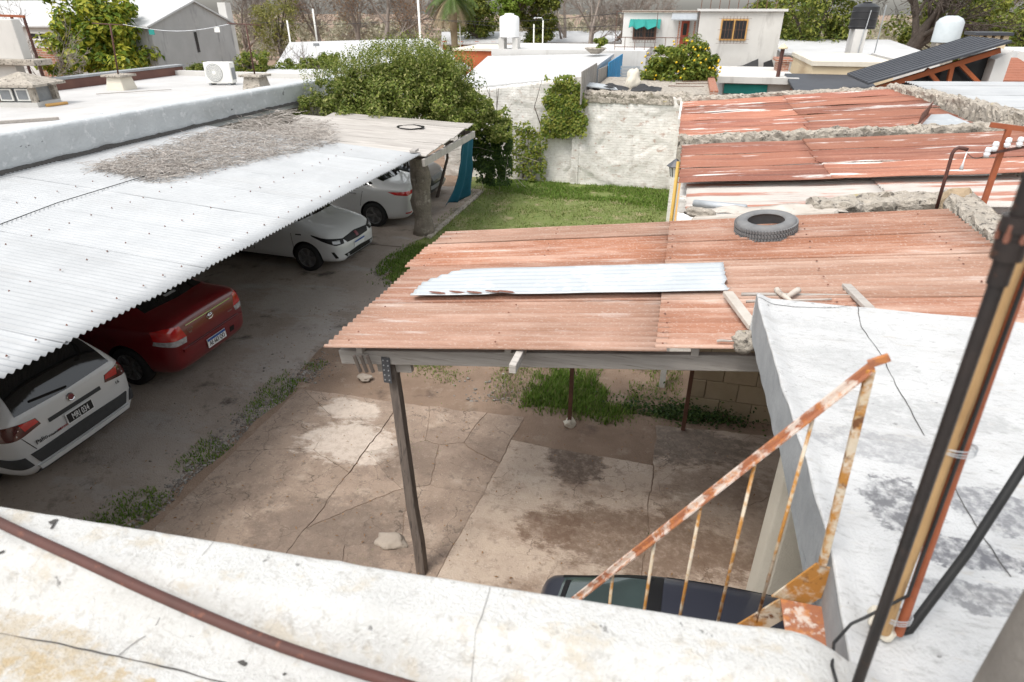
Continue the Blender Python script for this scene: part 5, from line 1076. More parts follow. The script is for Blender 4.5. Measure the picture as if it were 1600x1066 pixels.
for yy, tx, mt_, sz in ((.52, 'Palio', 'car_black', .075), (.36, 'Weekend', 'car_black', .042), (.24, 'TREKKING', 'text_red', .034)):
    q = c.hit((-2.12, yy, .665), (1, 0, 0), .006); c.text(tx, (q.x - .004, yy, .672 - (.02 if sz < .07 else 0)), (0, -1, 0), (.04, 0, 1), sz, M[mt_], c.t)
q = c.hit((-2.1, -.56, .80), (1, 0, 0), .006); c.text('1.6', (q.x - .004, -.60, .76), (.1, -1, 0), (.04, 0, 1), .055, M['car_black'], c.t)
c.patch('bumper_trim', M['car_plastic'], [(-2.1, -.62, .43), (-2.12, 0, .42), (-2.1, .62, .43)], [(-2.1, -.68, .575), (-2.12, 0, .585), (-2.1, .68, .575)], (1, 0, 0), off=.022, n=24, rim_=.04)
c.both('bumper_corner', M['car_plastic'], [(-2.06, -.645, .43), (-1.98, -.74, .43), (-1.75, -.84, .46)], [(-2.05, -.70, .575), (-1.98, -.76, .575), (-1.66, -.85, .555)], (.9, .75, 0), off=.022, n=14)
c.patch('bumper_lip', M['paint_white'], [(-2.1, -.64, .345), (-2.12, 0, .335), (-2.1, .64, .345)], [(-2.1, -.66, .405), (-2.12, 0, .40), (-2.1, .66, .405)], (1, 0, 0), off=.04, n=24, rim_=.06)
c.patch('skid_trim', M['car_plastic'], [(-2.0, -.66, .265), (-2.0, .66, .265)], [(-2.1, -.64, .335), (-2.1, .64, .335)], (1, 0, .1), off=.02, n=20, rim_=.04)
c.both('wheel_arch_trim', M['car_plastic'], [(-1.63, -.86, .34), (-1.62, -.86, .52), (-1.42, -.86, .70), (-1.22, -.86, .735)], [(-1.70, -.86, .34), (-1.69, -.86, .55), (-1.46, -.86, .77), (-1.22, -.86, .80)], (0, 1, 0), off=.012, n=14)
c.patch('hatch_seam', M['car_black'], [(-2.12, .60, .60), (-2.12, .61, .60)], [(-2.06, .68, .80), (-2.06, .69, .80)], (1, -.3, 0), n=2, off=.003)
wp = MB().bar(c.hit((-2.05, .0, 1.05), (1, 0, -.3), .02), c.hit((-2.0, .42, 1.10), (1, 0, -.3), .02), .02, .02).build('wiper', M['car_black'], c.t)
c.both('roof_rail', M['car_plastic'], [(.2, -.53, 1.53), (-1.55, -.52, 1.52)], [(.2, -.49, 1.54), (-1.55, -.48, 1.53)], (0, 0, -1), off=.05, n=14, rim_=.02)

# --- dark vehicle behind the trunk column, nose to the yard
c = Car('dark_car', 'dark old car in deep shade behind the blue tarp', (-8.75, 17.35, 0), 0, HATCH, (1.22, -1.30), .76, .31, 'paint_dark', G)
c.patch('windshield', M['car_glass'], [(1.0, -.64, 1.03), (1.0, .64, 1.03)], [(.38, -.54, 1.42), (.38, .54, 1.42)], (-.5, 0, -1), n=12)
c.both('headlight', M['lamp_clear'], [(1.9, -.46, .60), (1.7, -.74, .60)], [(1.9, -.46, .70), (1.7, -.74, .74)], (-1, .7, 0)); c.patch('bumper', M['galv'], [(2, -.6, .36), (2, .6, .36)], [(2, -.6, .46), (2, .6, .46)], (-1, 0, 0), off=.03); c.patch('grille', M['grille_grey'], [(2, -.38, .56), (2, .38, .56)], [(2, -.38, .68), (2, .38, .68)], (-1, 0, 0))

# --- navy hatchback below the stair, its tail to the left
NAVY = [(-1.95, .46, .70, .78, .60, .54), (-1.92, .32, .86, .96, .76, .66), (-1.84, .24, .93, 1.04, .81, .66), (-1.62, .22, .94, 1.18, .83, .62), (-1.05, .20, .94, 1.405, .84, .60), (-.5, .19, .94, 1.44, .845, .60), (.1, .18, .93, 1.43, .845, .60), (.40, .18, .92, 1.38, .845, .60), (1.0, .18, .90, .98, .84, .68), (1.45, .19, .84, .90, .83, .66), (1.8, .22, .70, .76, .74, .56), (1.92, .34, .52, .58, .55, .4)]
c = Car('navy_hatchback', 'dark navy blue hatchback parked below the rusty stair', (1.30, 2.76, 0), 0, NAVY, (1.2, -1.25), .74, .30, 'paint_navy', G)
c.patch('rear_window', M['car_glass_green'], [(-1.74, -.64, 1.06), (-1.80, 0, 1.06), (-1.74, .64, 1.06)], [(-1.13, -.52, 1.38), (-1.14, 0, 1.39), (-1.13, .52, 1.38)], (.5, 0, -1), n=20, off=.006)
c.patch('window_seal', M['car_black'], [(-1.12, -.56, 1.38), (-1.13, 0, 1.39), (-1.12, .56, 1.38)], [(-1.03, -.56, 1.40), (-1.04, 0, 1.41), (-1.03, .56, 1.40)], (.3, 0, -1), n=20, off=.005)
c.both('window_seal', M['car_black'], [(-1.76, -.69, 1.04), (-1.76, -.65, 1.05)], [(-1.10, -.56, 1.37), (-1.10, -.52, 1.38)], (.4, 0, -1), n=4, m=12, off=.008)
c.patch('demister_strip', M['car_black'], [(-1.72, -.6, 1.07), (-1.78, 0, 1.07), (-1.72, .6, 1.07)], [(-1.68, -.59, 1.09), (-1.74, 0, 1.09), (-1.68, .59, 1.09)], (.5, 0, -1), n=16, off=.009)
c.both('side_window', M['car_glass'], [(.75, -.8, .98), (-.1, -.8, .98)], [(.38, -.7, 1.33), (-.1, -.7, 1.37)], (0, 1, 0)); c.both('side_window', M['car_glass'], [(-.17, -.8, .98), (-1.2, -.8, 1.0)], [(-.17, -.7, 1.37), (-1.0, -.7, 1.33)], (0, 1, 0))
c.both('roof_gutter', M['car_black'], [(.3, -.60, 1.36), (-1.0, -.60, 1.36)], [(.3, -.585, 1.37), (-1.0, -.585, 1.37)], (0, .3, -1), n=16, off=.004)
c.both('tail_lamp', M['lamp_darkred'], [(-1.95, -.5, .66), (-1.85, -.78, .66)], [(-1.92, -.5, .82), (-1.85, -.78, .82)], (1, .6, 0), n=8)
# ================================================================ rusty stair and poles in the foreground
st_ = thing('rusty_stair', 'steep rusty steel stair with thin balusters going down beside the white roof', 'stair', (0, 0, 0))
SY = 1.76; top = PY(1362, 572, SY); end = PY(1390, 558, SY); low = PY(900, 935, SY); d = (low - top); lo2 = low + d * .9
ang = lambda p, q, nm, mt, w_=.036, h_=.036, par=st_: MB().bar(p, q, w_, h_, up=(0, 1, 0)).build(nm, mt, par, bevel=.003)
hr = MB(); hr.bar(top, lo2, .026, .010, up=(0, 1, 0)); hr.bar(top + V((0, -.010, -.010)), lo2 + V((0, -.010, -.010)), .005, .026, up=(0, 1, 0))
hr.build('handrail', M['rust_paint'], st_); ang(top + V((-.01, 0, .004)), end, 'handrail_end', M['rust_paint'], .026, .012)
pb_ = PY(1285, 882, SY); ang(pb_, top + V((.0, 0, -.01)), 'newel_post', M['rust_yellow'], .024, .024)
sdir = d.normalized()
def rail_at(x): t = (x - top.x) / d.x; return top + d * t
for bx, by, tx, ty_ in ((1200, 897, 1272, 648), (1122, 972, 1177, 735), (1066, 962, 1094, 796), (1012, 945, 1021, 858), (955, 930, 957, 903)):
    t = PY(tx, ty_, SY); r = rail_at(t.x); b = V((r.x, SY, pb_.z - .02 + (r.x - pb_.x - .02) * d.z / d.x - .06)); MB().tube([b, r + V((0, 0, -.01))], .006, 8).build('baluster', M['rust_yellow'], st_, smooth=True)
sa, sb = V((pb_.x + .02, 0, pb_.z - .02)), V((pb_.x + .02, 0, pb_.z - .02)) + d * 2.2
for yy in (SY - .005, SY - .50):
    q = [V((v.x + e, yy, v.z - e2)) for v, e, e2 in ((sa, 0, 0), (sb, 0, 0), (sb, -.02, .15), (sa, .0, .15))]
    MB().add(q, [(0, 1, 2, 3)]).build('stringer', M['rust_yellow'], st_, thick=.008)
MB().add([pb_ + V((-.02, .004, -.20)), pb_ + V((-.13, .004, -.20)), pb_ + V((-.02, .004, .0)), pb_ + V((.03, .004, -.01)), pb_ + V((.03, .004, -.16))], [(0, 1, 2, 3, 4)]).build('gusset', M['rust_yellow'], st_, thick=.008)
for k in range(9):
    f = .16 + k * .21; z = pb_.z - f; x = pb_.x + .02 + d.x / d.z * (-f)
    MB().box(x - .02, x + .13, SY - .49, SY - .02, z - .03, z - .02).build('tread', M['rust_paint'], st_, bevel=.003)
def pole(name, pts, r, mt, lb, cat='pole', n=14): return tag(MB().tube(pts, r, n).build(name, mt, smooth=True, sharp=50), lb, cat)
# vertical poles: base on the roof, top above the picture
b = P(1318, 1130, 3.33); bt = PY(1592, 345, b.y); dv = (bt - b)
ip = thing('iron_pipe_mast', 'black iron pipe mast with a flanged coupling near its top', 'mast', (0, 0, 0))
MB().tube([b, b + dv * 1.6], .0128, 14).build('pipe', M['black_iron'], ip, smooth=True)
u = dv.normalized(); cpos = b + dv * .955
for s0, s1, r in ((-.05, .0, .0165), (-.004, .030, .024), (.045, .07, .025), (.030, .045, .020), (.07, .14, .016)): MB().tube([cpos + u * s0, cpos + u * s1], r, 14).build('coupling', M['black_iron'], ip, smooth=True, sharp=40)
for k in range(6):
    a = k * math.pi / 3; o_ = u.orthogonal().normalized(); o_ = Matrix.Rotation(a, 3, u) @ o_; MB().tube([cpos + o_ * .021 + u * .028, cpos + o_ * .021 + u * .058], .005, 6).build('bolt', M['rust_edge'], ip)
b2 = P(1380, 985, 3.34); t2 = PY(1520, 591, b2.y); dv2 = t2 - b2; n = 18; pts = [b2 + dv2 * (2.8 * k / n) for k in range(n + 1)]
pole('bamboo_pole', pts, [.019 + (.0025 if k % 3 == 0 else 0) for k in range(n + 1)], M['bamboo'], 'bamboo pole tied between the black iron mast and the red pipe')
b3 = P(1404, 990, 3.33); t3 = PY(1581, 483, b3.y); pole('red_pipe', [b3, b3 + (t3 - b3) * 1.8], .0135, M['rust_pipe_red'], 'red-brown steel pipe standing right of the bamboo pole', 'pipe')
b4 = P(1420, 985, 3.34); t4 = PY(1600, 727, b4.y + .25); pole('black_hose', [b4 + V((-.015, 0, -.01)), b4, b4.lerp(t4, .5) + V((.01, 0, -.005)), t4, t4 + (t4 - b4) * .8], .0135, M['black_pvc'], 'black plastic pipe leaning away to the right from the pole foot', 'pipe')
pc = P(1392, 985, 3.33); tag(MB().rock((pc.x - .015, pc.y + .02, 3.335), .045, (1.0, 1.0, 1.0), 5, 3).build('mortar_foot', M['cream_render'], smooth=True), 'lump of mortar at the foot of the tied poles', 'mortar')
for zc, lb in ((3.40, 'wire binding round the foot of the tied poles'), (4.02, 'wire binding round the upper part of the tied poles')):
    k = (zc - b2.z) / dv2.z; q = b2 + dv2 * k + V((.022, .004, 0)); mb = MB()
    for w_ in range(3): mb.tube([(q.x + .042 * math.cos(t * .4), q.y + .028 * math.sin(t * .4), q.z + .006 * w_ + .004 * math.sin(t * .4 + w_)) for t in range(17)], .0016, 5)
    tag(mb.build('wire_binding', M['galv']), lb, 'wire')
cb = [on_roof(1310, 1075, .006), on_roof(1300, 1040, .006), P(1303, 1005, 3.40), P(1330, 975, 3.42), P(1352, 965, 3.45)] + [b2 + dv2 * k + V((.022, -.018, 0)) for k in (.2, .5, .9, 1.4, 2.0, 2.8)]
tag(MB().tube(cb, .0045, 7).build('electric_cable', M['black_pvc'], smooth=True), 'thin dark cable running up the tied poles from the roof', 'cable')
b5 = P(1640, 1140, 3.33); b5 = V((.98, 1.02, 3.3)); p = PY(1560, 1066, .98)
q = ray(1590, 1020); bb = _C + q * (1.02 / q.y); tag(MB().tube([(bb.x + .05, bb.y, 3.3), (bb.x + .05, bb.y, 6.0)], .078, 20).build('old_wooden_post', M['old_post'], smooth=True), 'thick rough grey post at the right edge of the picture', 'post')
# ================================================================ vegetation helpers
def fib(n, r):
    return [V((math.cos(i * 2.39996) * math.sqrt(1 - (1 - 2 * (i + .5) / n) ** 2), math.sin(i * 2.39996) * math.sqrt(1 - (1 - 2 * (i + .5) / n) ** 2), 1 - 2 * (i + .5) / n)) for i in range(n)]
def foliage(mb, c, rad, nclump, nleaf, ls, cr=.32, seed=0, droop=.2, fill=.75):
    """leaf clumps spread through an uneven ellipsoid: many small leaves with gaps between clumps"""
    c = V(c); r_ = random.Random(seed); cl = []
    for k in range(nclump):
        while True:
            u = V((r_.uniform(-1, 1), r_.uniform(-1, 1), r_.uniform(-1, 1)))
            l = u.length
            if .25 < l < 1 and r_.random() < l ** 1.5: break
        s = .82 + .38 * noise.noise(u * 2.1 + V((seed, 0, 0)))
        cl.append((c + V((u.x * rad[0], u.y * rad[1], u.z * rad[2])) * s, cr * r_.uniform(.6, 1.3)))
    per = max(1, nleaf // nclump); mr = sum(rad) / 3
    for p, q in cl:
        for _ in range(per):
            u = V((r_.gauss(0, 1), r_.gauss(0, 1), r_.gauss(0, 1))).normalized(); rr_ = q * mr * (r_.random() ** .45)
            pos = p + V((u.x, u.y, u.z * .8)) * rr_
            nrm = (u + V((0, 0, .7)) + V((r_.gauss(0, .5), r_.gauss(0, .5), r_.gauss(0, .4))))
            k = ls * r_.uniform(.5, 1.6); mb.leaf(pos, nrm, k, k * .5)
    return cl
def branch(mb, p, d, ln, r, depth, r_, spread=.55, grav=0.0, seg=4, minr=.004, ends=None):
    pts = [p]; rad = [r]; q = V(p); dd = V(d)
    for k in range(seg):
        dd = (dd + V((r_.gauss(0, .12), r_.gauss(0, .12), r_.gauss(0, .08) + grav))).normalized(); q = q + dd * (ln / seg); pts.append(q.copy()); rad.append(max(minr, r * (1 - .55 * (k + 1) / seg)))
    mb.tube(pts, rad, 6 if r > .04 else (4 if r > .015 else 3), False)
    if ends is not None and depth <= 1: ends.append(q.copy())
    if depth <= 0: return
    for k in range(r_.choice((2, 3, 3))):
        a = r_.uniform(.35, 1.0); i = min(seg, max(1, int(a * seg + .5))); o = dd.orthogonal().normalized(); o = Matrix.Rotation(r_.random() * 6.283, 3, dd) @ o
        branch(mb, pts[i], (dd + o * r_.uniform(.5, 1.2) * spread * 1.6).normalized(), ln * r_.uniform(.55, .8), rad[i] * .68, depth - 1, r_, spread, grav, seg, minr, ends)
    branch(mb, q, dd, ln * .75, rad[-1], depth - 1, r_, spread, grav, seg, minr, ends)
def tree(name, label, base, crown, rad, nclump, nleaf, ls, mt, tr=.15, seed=1, group=None, cr=.32, limbs=6):
    t = thing(name, label, 'tree', base, 0, group); b = V(base); mb = MB(); cl = foliage(mb, V(crown) - b, rad, nclump, nleaf, ls, cr, seed); mb.build('crown', mt, t)
    tk = MB(); c = V(crown) - b; fork = V((c.x * .5, c.y * .5, max(.3, c.z - rad[2] * .7)))
    tk.tube([(0, 0, 0), fork * .5 + V((.05, 0, 0)), fork, c], [tr, tr * .85, tr * .7, tr * .3], 8, False)
    for p, q in cl[:limbs * 2]: tk.tube([fork, fork.lerp(p, .5) + V((0, 0, .1)), p], [tr * .45, tr * .25, tr * .1], 5, False)
    tk.build('trunk', M['bark'], t, smooth=True); return t
def bare_tree(name, label, base, h, r, depth, seed, mt='bare_twig', spread=.5, grav=0.0, lean=(0, 0, 1), leaves=None, nl=0, ls=.1, group=None, minr=.006):
    t = thing(name, label, 'tree', base, 0, group); r_ = random.Random(seed); mb = MB(); ends = []
    branch(mb, V((0, 0, 0)), V(lean).normalized(), h * .4, r, depth, r_, spread, grav, 4, minr, ends); mb.build('trunk', M[mt], t, smooth=True)
    if leaves and ends:
        lv = MB()
        for _ in range(nl):
            e = r_.choice(ends); lv.leaf(e + V((r_.gauss(0, .3), r_.gauss(0, .3), r_.gauss(0, .3))), (r_.gauss(0, 1), r_.gauss(0, 1), 1), ls, ls * .5)
        lv.build('crown', M[leaves], t)
    return t

# ---------------- big bush over the board canopy
bs = thing('big_bush', 'huge dense green shrub with pale flower clusters behind the board canopy', 'bush', (-7.4, 16.4, 0))
mb = MB(); o = V((-7.4, 16.4, 0))
for i, (cx, cy, cz, rx, ry, rz_, ncl, nl) in enumerate([(-7.2, 16.3, 3.1, 1.9, 1.1, 1.0, 90, 17000), (-8.8, 16.2, 2.9, 1.3, .9, .7, 50, 9000), (-6.1, 16.3, 3.1, 1.1, 1.0, .9, 50, 9500), (-7.3, 17.2, 3.0, 2.6, .5, .9, 50, 6000), (-7.3, 15.5, 2.62, 2.3, .6, .40, 44, 6500), (-5.6, 16.0, 2.55, .8, .9, .55, 26, 4000), (-7.6, 16.9, 3.5, 1.6, .8, .55, 26, 3200), (-9.7, 15.9, 2.7, .7, .7, .4, 14, 1800)]):
    foliage(mb, V((cx, cy, cz)) - o, (rx, ry, rz_), ncl, nl, .075, .26, 50 + i)
r_ = random.Random(5)
for k in range(750):                         # upright shoots on top
    x = r_.uniform(-9.6, -5.4); y = r_.uniform(15.4, 17.2); z = 3.15 + .75 * math.exp(-((x + 7.0) / 1.9) ** 2) + .25 * r_.random() - .15 * abs(y - 16.3)
    h = r_.uniform(.15, .55); lean = V((r_.gauss(0, .15), r_.gauss(0, .15), 1))
    for q in range(9): p = V((x, y, z)) + lean * (h * q / 9) - o; mb.leaf(p + V((r_.gauss(0, .03), r_.gauss(0, .03), 0)), (r_.gauss(0, 1), r_.gauss(0, 1), .6), .07, .028)
mb.build('foliage', M['bush_leaf'], bs)
tk = MB()
for k in range(9):
    a = V((r_.uniform(-.8, .8), .6 + r_.uniform(-.3, .3), 0)); tk.tube([a, a + V((r_.gauss(0, .2), 0, 1.2)), a + V((r_.gauss(0, .8), r_.gauss(0, .3), 2.6))], [.05, .04, .015], 6, False)
tk.build('stems', M['bark'], bs, smooth=True)
# ---------------- climbers on the far wall
def climber(name, label, poly, Y, n, mt, ls, depth=.22, seed=1, cat='climber'):
    r_ = random.Random(seed); mb = MB(); xs = [p[0] for p in poly]; yv = [p[1] for p in poly]; k = 0
    def inside(x, y):
        c = False; j = len(poly) - 1
        for i in range(len(poly)):
            if (poly[i][1] > y) != (poly[j][1] > y) and x < (poly[j][0] - poly[i][0]) * (y - poly[i][1]) / (poly[j][1] - poly[i][1]) + poly[i][0]: c = not c
            j = i
        return c
    while k < n:
        x = r_.uniform(min(xs), max(xs)); y = r_.uniform(min(yv), max(yv))
        if not inside(x + 16 * nv(x, y, .06, seed) + r_.gauss(0, 4), y + 16 * nv(x, y, .06, seed + 5) + r_.gauss(0, 4)): continue
        if nv(x, y, .10, seed + 2) + .6 * nv(x, y, .3, seed + 4) < -.05 - .5 * r_.random(): continue
        d = r_.random() ** .6 * depth * (1 + .6 * nv(x, y, .05, seed + 1)); p = PY(x, y, Y - d); mb.leaf(p, (r_.gauss(0, .5), -1 + r_.gauss(0, .3), .6 + r_.gauss(0, .4)), ls * r_.uniform(.6, 1.3), ls * .6); k += 1
    st = MB(); c = V((0, 0, 0))
    for q in range(7):
        x = r_.uniform(min(xs) + 5, max(xs) - 5); st.tube([PY(x, max(yv) - 3, Y - .04), PY(x + r_.gauss(0, 6), (max(yv) + min(yv)) / 2, Y - .05), PY(x + r_.gauss(0, 10), min(yv) + 8, Y - .05)], [.02, .014, .006], 5, False)
    t = thing(name, label, cat, (0, 0, 0), group='climbing plants on the far wall'); mb.build('leaves', mt, t); st.build('stems', M['bark'], t); return t
climber('climbing_plant', 'light green creeper hanging in the middle of the whitewashed wall', [(858, 125), (900, 118), (905, 150), (918, 180), (915, 205), (888, 214), (858, 216), (845, 210), (850, 180), (856, 150)], 19.85, 3600, M['ivy_light'], .11, .22, 3)
climber('climbing_plant', 'dark green creeper in the corner right of the blue tarp', [(735, 205), (790, 195), (800, 210), (800, 250), (795, 288), (755, 290), (745, 260), (728, 240)], 18.4, 5200, M['ivy_dark'], .10, .5, 9)
climber('climbing_plant', 'sparse bright creeper on the lower left of the whitewashed wall', [(798, 205), (815, 190), (850, 215), (850, 250), (855, 278), (812, 282), (798, 270)], 19.8, 1000, M['ivy_light'], .11, .16, 15)
climber('climbing_plant', 'green creeper spilling from the big bush down over the wall corner', [(700, 130), (735, 135), (770, 165), (800, 190), (795, 225), (760, 215), (725, 205)], 18.0, 6000, M['bush_leaf'], .09, .7, 21)
mb = MB()
for k in range(60):
    p = PY(rnd.uniform(745, 800), rnd.uniform(180, 285), rnd.uniform(17.8, 18.6)); d = V((rnd.gauss(0, .5), rnd.gauss(0, .2), rnd.gauss(-.2, .5))); mb.tube([p, p + d * .4 + V((0, 0, .05)), p + d * .8], .006, 3, False)
tag(mb.build('dead_vines', M['dry_twig']), 'tangle of dead vine stems among the dark creeper', 'vines', kind='stuff')

# ---------------- trees, nearest first
p = P(170, 122, 2.6); b = V((p.x, p.y, 0))
s = (PY(250, 60, p.y) - PY(90, 60, p.y)).length / 2; zc = PY(170, 55, p.y).z
lq = thing('leafy_tree', 'bushy tree with glossy yellow-green leaves behind the left flat roof', 'tree', b); mb = MB()
foliage(mb, (0, 0, zc + .15), (s * .74, s * .7, 1.75), 70, 8500, .20, .25, 2); foliage(mb, (-.1, 0, zc - .75), (s * 1.0, s * .8, .75), 40, 5000, .20, .25, 4); mb.build('crown', M['loquat_leaf'], lq)
MB().tube([(0, 0, 0), (.05, 0, 1.6), (0, 0, 3.2), (0, 0, 4.6)], [.14, .12, .09, .03], 8, False).build('trunk', M['bark'], lq, smooth=True)
p = PY(1062, 110, 25); w_ = 58 / 970 * 26
lt = thing('lemon_tree', 'lemon tree full of yellow fruit in front of the white house', 'tree', (p.x, 25, 0)); mb = MB()
foliage(mb, (0, 0, PY(1062, 108, 25).z), (w_ * 1.02, 1.2, 1.05), 70, 11000, .13, .25, 12); mb.build('crown', M['citrus_leaf'], lt)
r_ = random.Random(4)
for k in range(70):
    u = V((r_.gauss(0, 1), -abs(r_.gauss(0, 1)), r_.gauss(0, 1))).normalized(); MB().rock((u.x * w_ * .9, u.y * 1.1, PY(1062, 108, 25).z + u.z * .92), .055, (.62, .62, .75), 1, 1).build('lemon', M['lemon_skin'], lt, smooth=True)
MB().tube([(0, 0, 0), (.05, 0, 1.2), (0, 0, 2.4)], [.1, .08, .05], 8, False).build('trunk', M['bark'], lt, smooth=True)
TG = 'trees beyond the roofs'
def at(px, Y): q = PY(px, 40, Y); return (q.x, Y, 0)
def far_tree(nm, lb, px, Y, h, rx, rz_, mt, seed, nl=7000, ls=.2, ncl=60, cr=.26):
    b = at(px, Y); return tree(nm, lb, b, (b[0], Y, h), (rx, rx * .8, rz_), ncl, nl, ls, M[mt], .22, seed, TG, cr)
far_tree('evergreen_tree', 'large dark olive-green tree right of the white two-storey house', 1275, 44, 4.6, 3.0, 3.3, 'tree_leaf', 31, 12000, .20, 90)
far_tree('evergreen_tree', 'dark green tree top behind the white house, right of the big olive one', 1215, 52, 4.2, 2.6, 3.2, 'tree_leaf', 32)
far_tree('evergreen_tree', 'tall dark green tree just left of the white water tank', 745, 62, 5.6, 3.0, 4.2, 'tree_leaf', 33, 9000, .26, 70)
far_tree('evergreen_tree', 'tall dark green tree just right of the white water tank', 835, 58, 5.2, 2.3, 4.0, 'tree_leaf', 34, 9000, .26, 70)
far_tree('lime_tree', 'bright lime-green tree crown directly above the white water tank', 806, 56, 5.9, 1.9, 2.0, 'lime_leaf', 35, 5000, .24, 40)
far_tree('evergreen_tree', 'dark green tree behind the grey metal water tank', 1500, 50, 3.8, 4.0, 2.8, 'tree_leaf', 36, 9000, .24, 70)
far_tree('evergreen_tree', 'dark green tree at the top right corner of the picture', 1600, 56, 4.6, 3.6, 3.4, 'tree_leaf', 37, 7000, .24, 60)
far_tree('olive_tree', 'hazy olive-green tree left of the tall bare trees', 432, 46, 4.2, 2.6, 2.4, 'olive_leaf', 38, 4200, .16, 50, .3)
far_tree('evergreen_tree', 'dark green hedge-like tree at the top left corner', 60, 62, 6.2, 6.5, 1.7, 'tree_leaf', 39, 7000, .3, 60)
far_tree('shrub', 'yellow-green shrub just behind the air conditioner', 385, 23, 3.0, .9, .8, 'ivy_light', 41, 3000, .10, 30)
far_tree('shrub', 'round dark green shrub behind the left end of the big bush', 495, 25, 2.95, .9, .6, 'citrus_leaf', 42, 2600, .10, 26)
far_tree('shrub', 'low green shrub between the air conditioner and the big bush', 440, 24, 2.7, 1.1, .6, 'citrus_leaf', 43, 2600, .10, 26)
far_tree('shrub', 'low dark shrub at the foot of the grey gable', 300, 22.5, 2.6, 1.3, .45, 'tree_leaf', 44, 2200, .10, 24)
bare_tree('bare_tree', 'big bare tree with thick grey trunk on the right', at(1418, 44), 8.5, .75, 6, 3, 'bark', .55, .01, group=TG, minr=.012)
bare_tree('bare_tree', 'bare spreading tree left of the palm', at(588, 56), 9.5, .42, 6, 8, 'bare_twig', .55, .01, leaves='dry_leaf', nl=2600, ls=.18, group=TG, minr=.014)
bare_tree('bare_tree', 'leaning bare tree just right of the first spreading one', at(565, 58), 9.0, .4, 6, 18, 'bare_twig', .5, .02, (-.3, 0, 1), leaves='dry_leaf', nl=1500, ls=.18, group=TG, minr=.014)
bare_tree('bare_tree', 'pale bare tree behind the long white school roof', at(920, 54), 8.5, .28, 6, 21, 'bare_twig', .5, .01, group=TG, minr=.012)
bare_tree('bare_tree', 'greyish bare tree right of the dark green trees', at(880, 62), 9.5, .3, 6, 22, 'bare_twig', .6, .01, group=TG, minr=.012)
bare_tree('bare_tree', 'bare tree close to the left wall of the white house', at(955, 60), 9.0, .26, 6, 24, 'bare_twig', .55, .01, group=TG, minr=.012)
bare_tree('bare_tree', 'bare tree at the far right behind the dark roof', at(1545, 60), 9.5, .4, 6, 25, 'bare_twig', .6, .0, group=TG, minr=.014)
bare_tree('bare_tree', 'bare brown tree left of the olive-green tree', at(375, 54), 8.0, .26, 6, 26, 'bare_twig', .55, .01, group=TG, minr=.012)
bare_tree('bare_tree', 'bare brown tree between the olive-green and the spreading trees', at(500, 60), 8.5, .26, 6, 27, 'bare_twig', .55, .01, leaves='dry_leaf', nl=1200, ls=.16, group=TG, minr=.012)
bare_tree('bare_tree', 'bare tree between palm and spreading tree', at(650, 66), 9.5, .3, 6, 29, 'bare_twig', .55, .01, leaves='dry_leaf', nl=900, ls=.18, group=TG, minr=.014)
bare_tree('bare_shrub', 'leafless shrub in front of the long white shed', at(440, 27), 3.6, .05, 5, 28, 'bare_twig', .6, .03, group=TG, minr=.006)
bare_tree('bare_shrub', 'leafless shrub beside the rusty frame at the left edge', (PY(55, 90, 16).x, 16, 2.2), 2.8, .05, 5, 14, 'bare_twig', .7, .02, group=TG, minr=.005)
# palm
pb2 = at(708, 46); pm = thing('palm_tree', 'palm tree with drooping fronds above the orange building', 'tree', pb2)
hz = 5.6; MB().tube([(0, 0, 0), (.06, 0, 2.5), (0, 0, hz)], [.26, .22, .30], 10, False).build('trunk', M['palm_dry'], pm, smooth=True); r_ = random.Random(9)
for k in range(26):
    a = k * 2.4; el = r_.uniform(-.5, 1.0); L = r_.uniform(2.0, 2.9); mb = MB(); pts = []; dirv = V((math.cos(a) * math.cos(el), math.sin(a) * math.cos(el), math.sin(el))); q = V((0, 0, hz))
    for i in range(12): pts.append(q.copy()); q = q + dirv * (L / 12); dirv = (dirv + V((0, 0, -.17))).normalized()
    mb.tube(pts, [.03 * (1 - i / 13) for i in range(12)], 4, False)
    for i in range(1, 12):
        s = (pts[i] - pts[i - 1]).normalized(); sd_ = s.cross(V((0, 0, 1))).normalized()
        for e in (-1, 1):
            for f in (0, .33, .66):
                b = pts[i - 1].lerp(pts[i], f); l = .62 * math.sin(math.pi * (i + f) / 13) + .12; t = b + sd_ * (e * l * .75) + s * l * .4 + V((0, 0, -l * .45)); w_ = s * .028; mb.add([b - w_, b + w_, t], [(0, 1, 2)])
    mb.build('frond', M['palm_dry'] if el < -.2 else M['palm_leaf'], pm)
# the far belt of trees that closes the view
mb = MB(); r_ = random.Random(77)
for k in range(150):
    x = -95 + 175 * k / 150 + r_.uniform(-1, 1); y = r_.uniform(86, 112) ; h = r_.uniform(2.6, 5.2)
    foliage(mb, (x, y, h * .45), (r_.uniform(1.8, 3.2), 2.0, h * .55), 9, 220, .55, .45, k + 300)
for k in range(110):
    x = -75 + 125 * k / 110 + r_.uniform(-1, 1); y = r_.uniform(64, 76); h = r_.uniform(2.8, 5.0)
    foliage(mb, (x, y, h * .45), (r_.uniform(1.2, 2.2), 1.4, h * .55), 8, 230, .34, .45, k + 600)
tag(mb.build('far_woodland', M['hazy_leaf']), 'far belt of hazy olive trees closing the view', 'woodland', kind='stuff')
